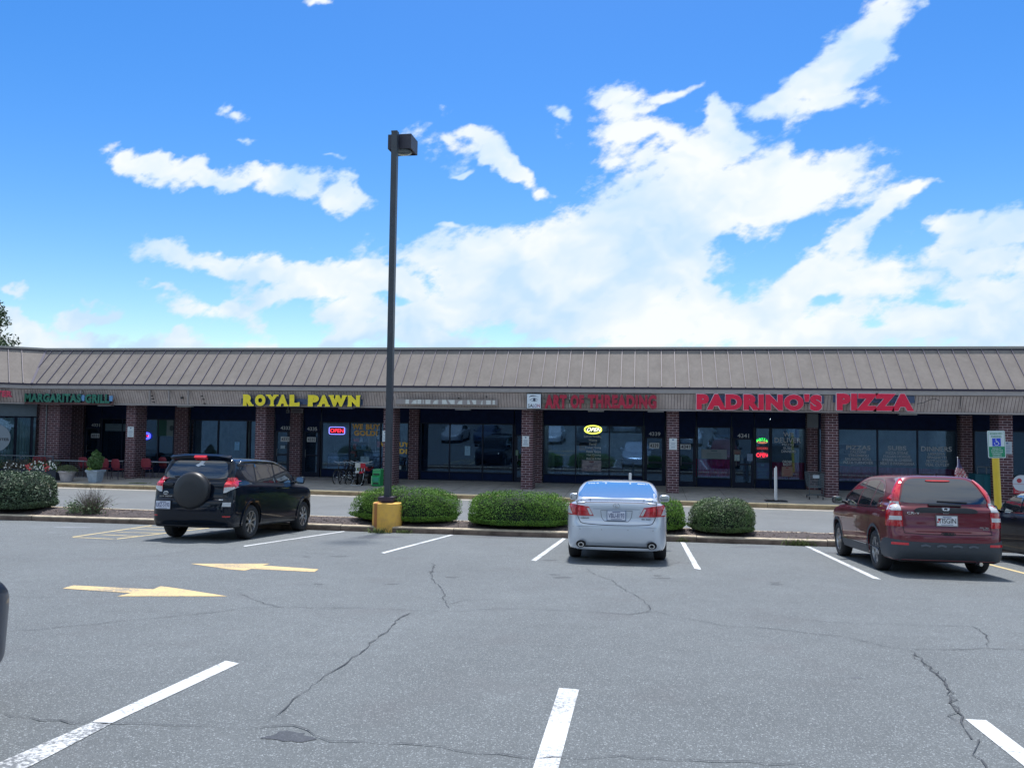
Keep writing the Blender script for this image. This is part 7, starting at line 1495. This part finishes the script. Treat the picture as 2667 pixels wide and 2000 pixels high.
for s_ in (-1, 1):
    m = MB(); m.lathe([(.035, 0), (.052, 0), (.060, .012), (.056, .03), (.056, .16), (.035, .16)], (-2.44, s_ * .60, .315), 18, 'x', closed=True); m.v = [(x, y, .315 + (z - .315) * .78) for x, y, z in m.v]; e = m.build('exhaust_tip', MC['chrome'], c.root, smooth=True, sharp=.8)
    m = MB(); m.lathe([(0, .05), (.05, .05)], (-2.44, s_ * .60, .315), 16, 'x'); m.v = [(x, y, .315 + (z - .315) * .78) for x, y, z in m.v]; m.build('exhaust_bore', MC['arch'], e)
    m = MB(); m.prism([(-2.425 + .0, s_ * .60 + .085 * math.cos(t), .325 + .062 * math.sin(t)) for t in [i * math.pi / 9 for i in range(18)]], (.03, 0, 0)); m.build('exhaust_cutout', MC['arch'], c.root)
for s_ in (-1, 1): c.mirror(.86, 1.0, s_, silver, .21, .145)
for y in (-.62, -.2, .25, .62): c.patch('rear', ellipse(y, .575, .009, .009, 8), mat('sensor', (.28, .30, .34), .5), 'parking_sensor', .003, .02, curve=False, rim=False)
# seats seen through the glass
SILVER = c; c.place(-.53, 15.72, 91.0, 'silver sedan parked nose in between two clipped bushes', 'sedan', k=1.045)
# ---------------- black SUV with spare wheel (left)
blackp = mat('black_paint', (.0012, .005, .014), .3, coat=.65, spec=.1)
sp3 = dict(name='suv', L=4.42, w=1.815, H=1.69, xr=-1.24, xf=1.42, rw=.35, ra=.39, rim=.225, paint=blackp, spokes=8, sw=(.014, .026), k=.09, kg=.07,
  side=[(-2.02, .32), (-2.13, .42), (-2.15, .62), (-2.12, .78), (-2.05, .84), (-2.02, 1.0), (-1.98, 1.14), (-1.6, 1.17), (-.5, 1.13), (.7, 1.10), (1.15, 1.08), (1.6, 1.03), (2.0, .92), (2.17, .75), (2.2, .5), (2.1, .3), (1.9, .2), (0, .22), (-1.8, .24)],
  rear=[(0, .2), (.70, .21), (.84, .28), (.885, .45), (.905, .65), (.90, .85), (.875, 1.02), (.83, 1.14), (.76, 1.2), (0, 1.22)],
  plan=[(-2.16, 0), (-2.15, .45), (-2.09, .70), (-1.95, .84), (-1.65, .895), (-1.2, .905), (1.2, .905), (1.7, .88), (2.03, .74), (2.16, .45), (2.2, 0)],
  gside=[(-2.0, 1.0, 1), (-1.93, 1.25), (-1.80, 1.48), (-1.75, 1.60), (-1.6, 1.635), (-1.0, 1.665), (-.3, 1.66), (.2, 1.61), (.7, 1.42), (1.25, 1.08), (1.3, .9, 1), (-2.0, .85, 1)],
  grear=[(0, .8), (.84, .8), (.84, 1.08), (.79, 1.25), (.72, 1.45), (.67, 1.57), (.56, 1.635), (.25, 1.665), (0, 1.67)],
  gplan=[(-2.03, 0), (-2.01, .45), (-1.92, .68), (-1.75, .78), (-1.2, .85), (.4, .86), (1.0, .79), (1.25, .5), (1.3, 0)])
c = Car(sp3)
c.patch('rear', [(-.64, 1.24), (-.60, 1.42), (-.53, 1.545), (-.3, 1.56), (.3, 1.56), (.53, 1.545), (.60, 1.42), (.64, 1.24), (.3, 1.215), (-.3, 1.215)], MC['glb'], 'rear_window')
c.strip('rear', [(-.62, 1.585), (-.3, 1.61), (.3, 1.61), (.62, 1.585)], .08, blackp, 'roof_spoiler', .02, h=.06); c.patch('rear', [(-.13, 1.60, 1), (.13, 1.60, 1), (.13, 1.58, 1), (-.13, 1.58, 1)], mat('brake_lamp_lit', (.7, .03, .05), .3), 'brake_light', .095, .03)
for sd in ('left', 'right'):
    c.patch(sd, [(1.0, 1.14, 1), (.62, 1.36), (.22, 1.50), (-.04, 1.53, 1), (-.08, 1.13, 1)], MC['gl'], 'front_side_window'); c.patch(sd, [(-.15, 1.13, 1), (-.11, 1.53, 1), (-.5, 1.55), (-.92, 1.535, 1), (-1.0, 1.16, 1)], MC['gl'], 'rear_side_window')
    c.patch(sd, [(-1.06, 1.17, 1), (-.98, 1.53, 1), (-1.35, 1.50), (-1.62, 1.44, 1), (-1.50, 1.28), (-1.3, 1.18)], MC['glb'], 'quarter_window'); c.strip(sd, [(.7, 1.40), (.22, 1.535), (-.3, 1.58), (-.95, 1.575)], .03, MC['glb'], 'rain_deflector', .02)
    c.strip(sd, [(-.12, 1.10, 1), (-.14, .7), (-.12, .40, 1)], .008, MC['seam'], 'door_gap'); c.strip(sd, [(-1.02, 1.13, 1), (-1.04, .98), (-.92, .75), (-.82, .45, 1)], .008, MC['seam'], 'door_gap'); c.strip(sd, [(.95, 1.12, 1), (.98, .7), (.95, .40, 1)], .008, MC['seam'], 'door_gap')
    for hx in (.03, -.82): c.strip(sd, [(hx - .09, 1.02), (hx + .09, 1.02)], .030, blackp, 'door_handle', .004, h=.022)
    for xc in (sp3['xr'], sp3['xf']): c.strip(sd, [(xc + .42 * math.cos(R(a)), .365 + .42 * math.sin(R(a))) for a in range(-8, 189, 14)], .05, blackp, 'arch_flare', .006, h=.014)
    c.strip(sd, [(.93, .36), (-.78, .36)], .05, MC['trim'], 'sill_trim', .012, curve=False, h=.012)
    y_ = .70 * (1 if sd == 'left' else -1); m = MB(); z_ = c.hit('top', -1.5, y_).z
    m.tube([(-1.62, y_, z_ - .02), (-1.5, y_, z_ + .045), (-.9, y_ * 1.0, z_ + .075), (-.1, y_, z_ + .07), (.25, y_, z_ + .01), (.38, y_, z_ - .07)], [.02, .024, .019, .019, .019, .015], 8); m.build('roof_rail', mat('roof_rail_paint', (.05, .055, .065), .2, metal=.6, coat=1), c.root, smooth=True)
for s_, nm in ((1, 'left'), (-1, 'right')):
    lamp = c.patch('rear', [(s_ * .64, .98, 1), (s_ * .80, 1.02), (s_ * .885, 1.12), (s_ * .86, 1.235, 1), (s_ * .66, 1.235, 1)], MC['red2'], 'tail_light', .014, .035)
    c.patch('rear', [(s_ * .645, .94, 1), (s_ * .70, .95), (s_ * .80, 1.01), (s_ * .86, 1.07, 1), (s_ * .65, 1.05, 1)], MC['clear'], 'reverse_lens', .016, .03, parent=lamp)
    c.patch(nm, [(-1.99, 1.03, 1), (-1.85, 1.08), (-1.73, 1.20, 1), (-1.80, 1.245), (-1.98, 1.24, 1)], MC['red'], 'side_lens', .013, .035, parent=lamp)
    c.strip('rear', [(s_ * .66, 1.22, 1), (s_ * .655, .9), (s_ * .65, .84, 1)], .008, MC['seam'], 'tailgate_gap')
    c.patch('rear', [(s_ * .68, .475, 1), (s_ * .80, .475, 1), (s_ * .80, .50, 1), (s_ * .68, .50, 1)], MC['red'], 'reflector', .006, .03)
c.strip('rear', [(-.65, .84), (-.3, .83), (.3, .83), (.65, .84)], .009, MC['seam'], 'tailgate_gap')
# spare wheel cover
p = c.hit('rear', -.02, 1.0); m = MB(); m.lathe([(.30, .0), (.355, -.03), (.365, -.10), (.355, -.17), (.31, -.215), (.16, -.232), (0, -.235)], (p.x + .03, -.02, .975), 40, 'x')
m.build('spare_wheel_cover', mat('vinyl_cover', (.016, .018, .023), .42, bump=.15, bscale=14), c.root, smooth=True, sharp=.7)
m = MB(); m.lathe([(.366, -.095), (.371, -.10), (.366, -.107)], (p.x + .03, -.02, .975), 40, 'x'); m.build('cover_piping', MC['trim'], c.root, smooth=True)
c.plate(.545, .69, 'UEZ-5193'); emblem(c, .56, .92, .05, 'ovals'); rear_text(c, 'RAV4  LIMITED', .68, .845, .26, .022, MC['chrome'])
c.patch('rear', [(-.66, .68, 1), (-.80, .68, 1), (-.80, .76, 1), (-.67, .76, 1)], mat('white_sticker', (.5, .52, .55), .5), 'bumper_sticker', .006, .03); c.patch('rear', [(-.58, .80, 1), (-.66, .80, 1), (-.66, .815, 1), (-.58, .815, 1)], MC['chrome'], 'badge', .006, .02)
c.patch('rear', [(.10, 1.47), (.04, 1.50), (.0, 1.555), (-.02, 1.56), (-.09, 1.55), (-.05, 1.50), (-.10, 1.47), (-.02, 1.47), (.04, 1.44)], mat('decal_white', (.62, .68, .74), .5), 'window_decal', .008, .02, curve=False)
c.strip('rear', [(.62, 1.10), (.52, 1.085), (.42, 1.10)], .05, MC['trim'], 'tailgate_handle', .006, h=.02)
c.strip('rear', [(.45, 1.235), (.15, 1.25)], .016, MC['trim'], 'rear_wiper', .014, h=.015)
for s_ in (-1, 1): c.mirror(.88, 1.14, s_, blackp, .2, .17)
BLACK = c; c.place(-9.66, 16.95, 91.0, 'black SUV with a covered spare wheel parked nose in at the left', 'suv', k=1.10)
# ---------------- black sedan cut by the right edge (same shape as the silver one, its own paint)
def sedan_copy(root, pm, label, x, y, head, group, nose_out=False):
    r = copy_tree(root)
    def rec(o):
        for ch in [k for k in bpy.data.objects if k.parent == o]:
            if ch.type == 'MESH' and any(sl.material in (silver, maroon, blackp) for sl in ch.material_slots):
                ch.data = ch.data.copy()
                for i, mt in enumerate(ch.data.materials):
                    if mt in (silver, maroon, blackp): ch.data.materials[i] = pm
            rec(ch)
    rec(r); f_ = Vector((math.cos(R(head)), math.sin(R(head)), 0)); f_ = (f_ - LN * f_.dot(LN)).normalized(); l_ = LN.cross(f_); M_ = Matrix(((f_.x, l_.x, LN.x, 0), (f_.y, l_.y, LN.y, 0), (f_.z, l_.z, LN.z, 0), (0, 0, 0, 1)))
    r.matrix_world = Matrix.Translation(Vector((x, y, lotz(x, y)))) @ M_; tag(r, label, 'sedan', group); return r
def drop(root, names):
    for ch in [k for k in bpy.data.objects if k.parent == root]:
        if ch.name.split('.')[0] in names:
            for g in [k for k in bpy.data.objects if k.parent == ch]: bpy.data.objects.remove(g)
            bpy.data.objects.remove(ch)
NB = ('emblem', 'badge', 'licence_plate')
r = sedan_copy(SILVER.root, mat('glossy_black_paint', (.0012, .004, .012), .35, coat=.22, spec=.06), 'black sedan cut off by the right edge beyond the maroon SUV', 8.0, 17.2, 89.5, 'cars parked nose in along the island'); drop(r, NB)
r = sedan_copy(SILVER.root, mat('slate_paint', (.012, .022, .045), .4, coat=.4, spec=.15), 'dark slate car of which only the bumper corner shows at the left edge', -4.765, 2.495, 92, 'cars in the near row'); drop(r, NB)
# cars standing behind the viewer, seen only as reflections in the shop glass
for i, (x, y, hd, col, lab) in enumerate(((-7.7, 2.2, 90, (.6, .62, .64), 'white sedan left of the slate car, outside the view, mirrored in the glass'), (-13.4, 2.3, 90, (.02, .04, .10), 'dark blue sedan far left of the viewer, mirrored in the glass'), (-16.2, 2.2, 90, (.5, .52, .55), 'pale sedan farthest left of the viewer, mirrored in the glass'), (3.6, 2.2, 90, (.62, .64, .66), 'white sedan right of the viewer, mirrored in the glass'), (6.4, 2.3, 90, (.03, .04, .06), 'dark sedan second right of the viewer, mirrored in the glass'), (12.2, 2.2, 90, (.03, .06, .14), 'blue sedan farthest right of the viewer, mirrored in the glass'), (-2, -9.5, 180, (.5, .5, .5), 'grey sedan crossing behind the viewer, mirrored in the glass'))):
    r = sedan_copy(SILVER.root, paint('far_paint', col, .1, .3), lab, x, y, hd, 'cars outside the view'); drop(r, NB + ('parking_sensor',))
# ---------------- small flag clipped to the maroon SUV
q = at(2494, 1192, 16.3); bx = at(2494, 1240, 16.3)
rt = tag(empty('small_flag', (q.x, 16.3, bx.z - .05)), 'small stars and stripes flag standing on the far side of the maroon SUV roof', 'flag'); hh = q.z - bx.z + .05
m = MB(); m.tube([(0, 0, 0), (0, 0, hh)], .006, 6); m.lathe([(0, hh), (.012, hh + .01), (0, hh + .02)], (0, 0, 0), 8); m.build('flagstaff', MT['wpaint'], rt)
m = MB(); ns = 13; nu = 8; W0, W1 = .03, .22
def fp(u, v):  # u across 0..1, v down 0..1: hangs furled, widening downwards
    w = W0 + (W1 - W0) * v; x = -w * .22 + u * w; return (x + .015 * math.sin(6 * v + 3 * u), .02 * math.sin(9 * u + 4 * v), hh - .02 - v * (hh - .04) - u * .04 * v)
for i in range(nu):
    for j in range(22):
        u0, u1, v0, v1 = i / nu, (i + 1) / nu, j / 22, (j + 1) / 22; mi = 2 if (v0 < .42) else (0 if int((i * 1.6 + j) / 1.6) % 2 else 1); m.quad(fp(u0, v1), fp(u1, v1), fp(u1, v0), fp(u0, v0), mi)
m.build('flag_cloth', [mat('flag_red', (.36, .05, .07), .7), mat('flag_white', (.55, .50, .50), .7), mat('flag_blue', (.12, .11, .24), .7)], rt)
# dark items below: nothing else
for o in bpy.data.objects:
    if o.parent is None and o.type == 'MESH' and 'kind' not in o.keys() and 'label' not in o.keys(): print('UNLABELLED', o.name)
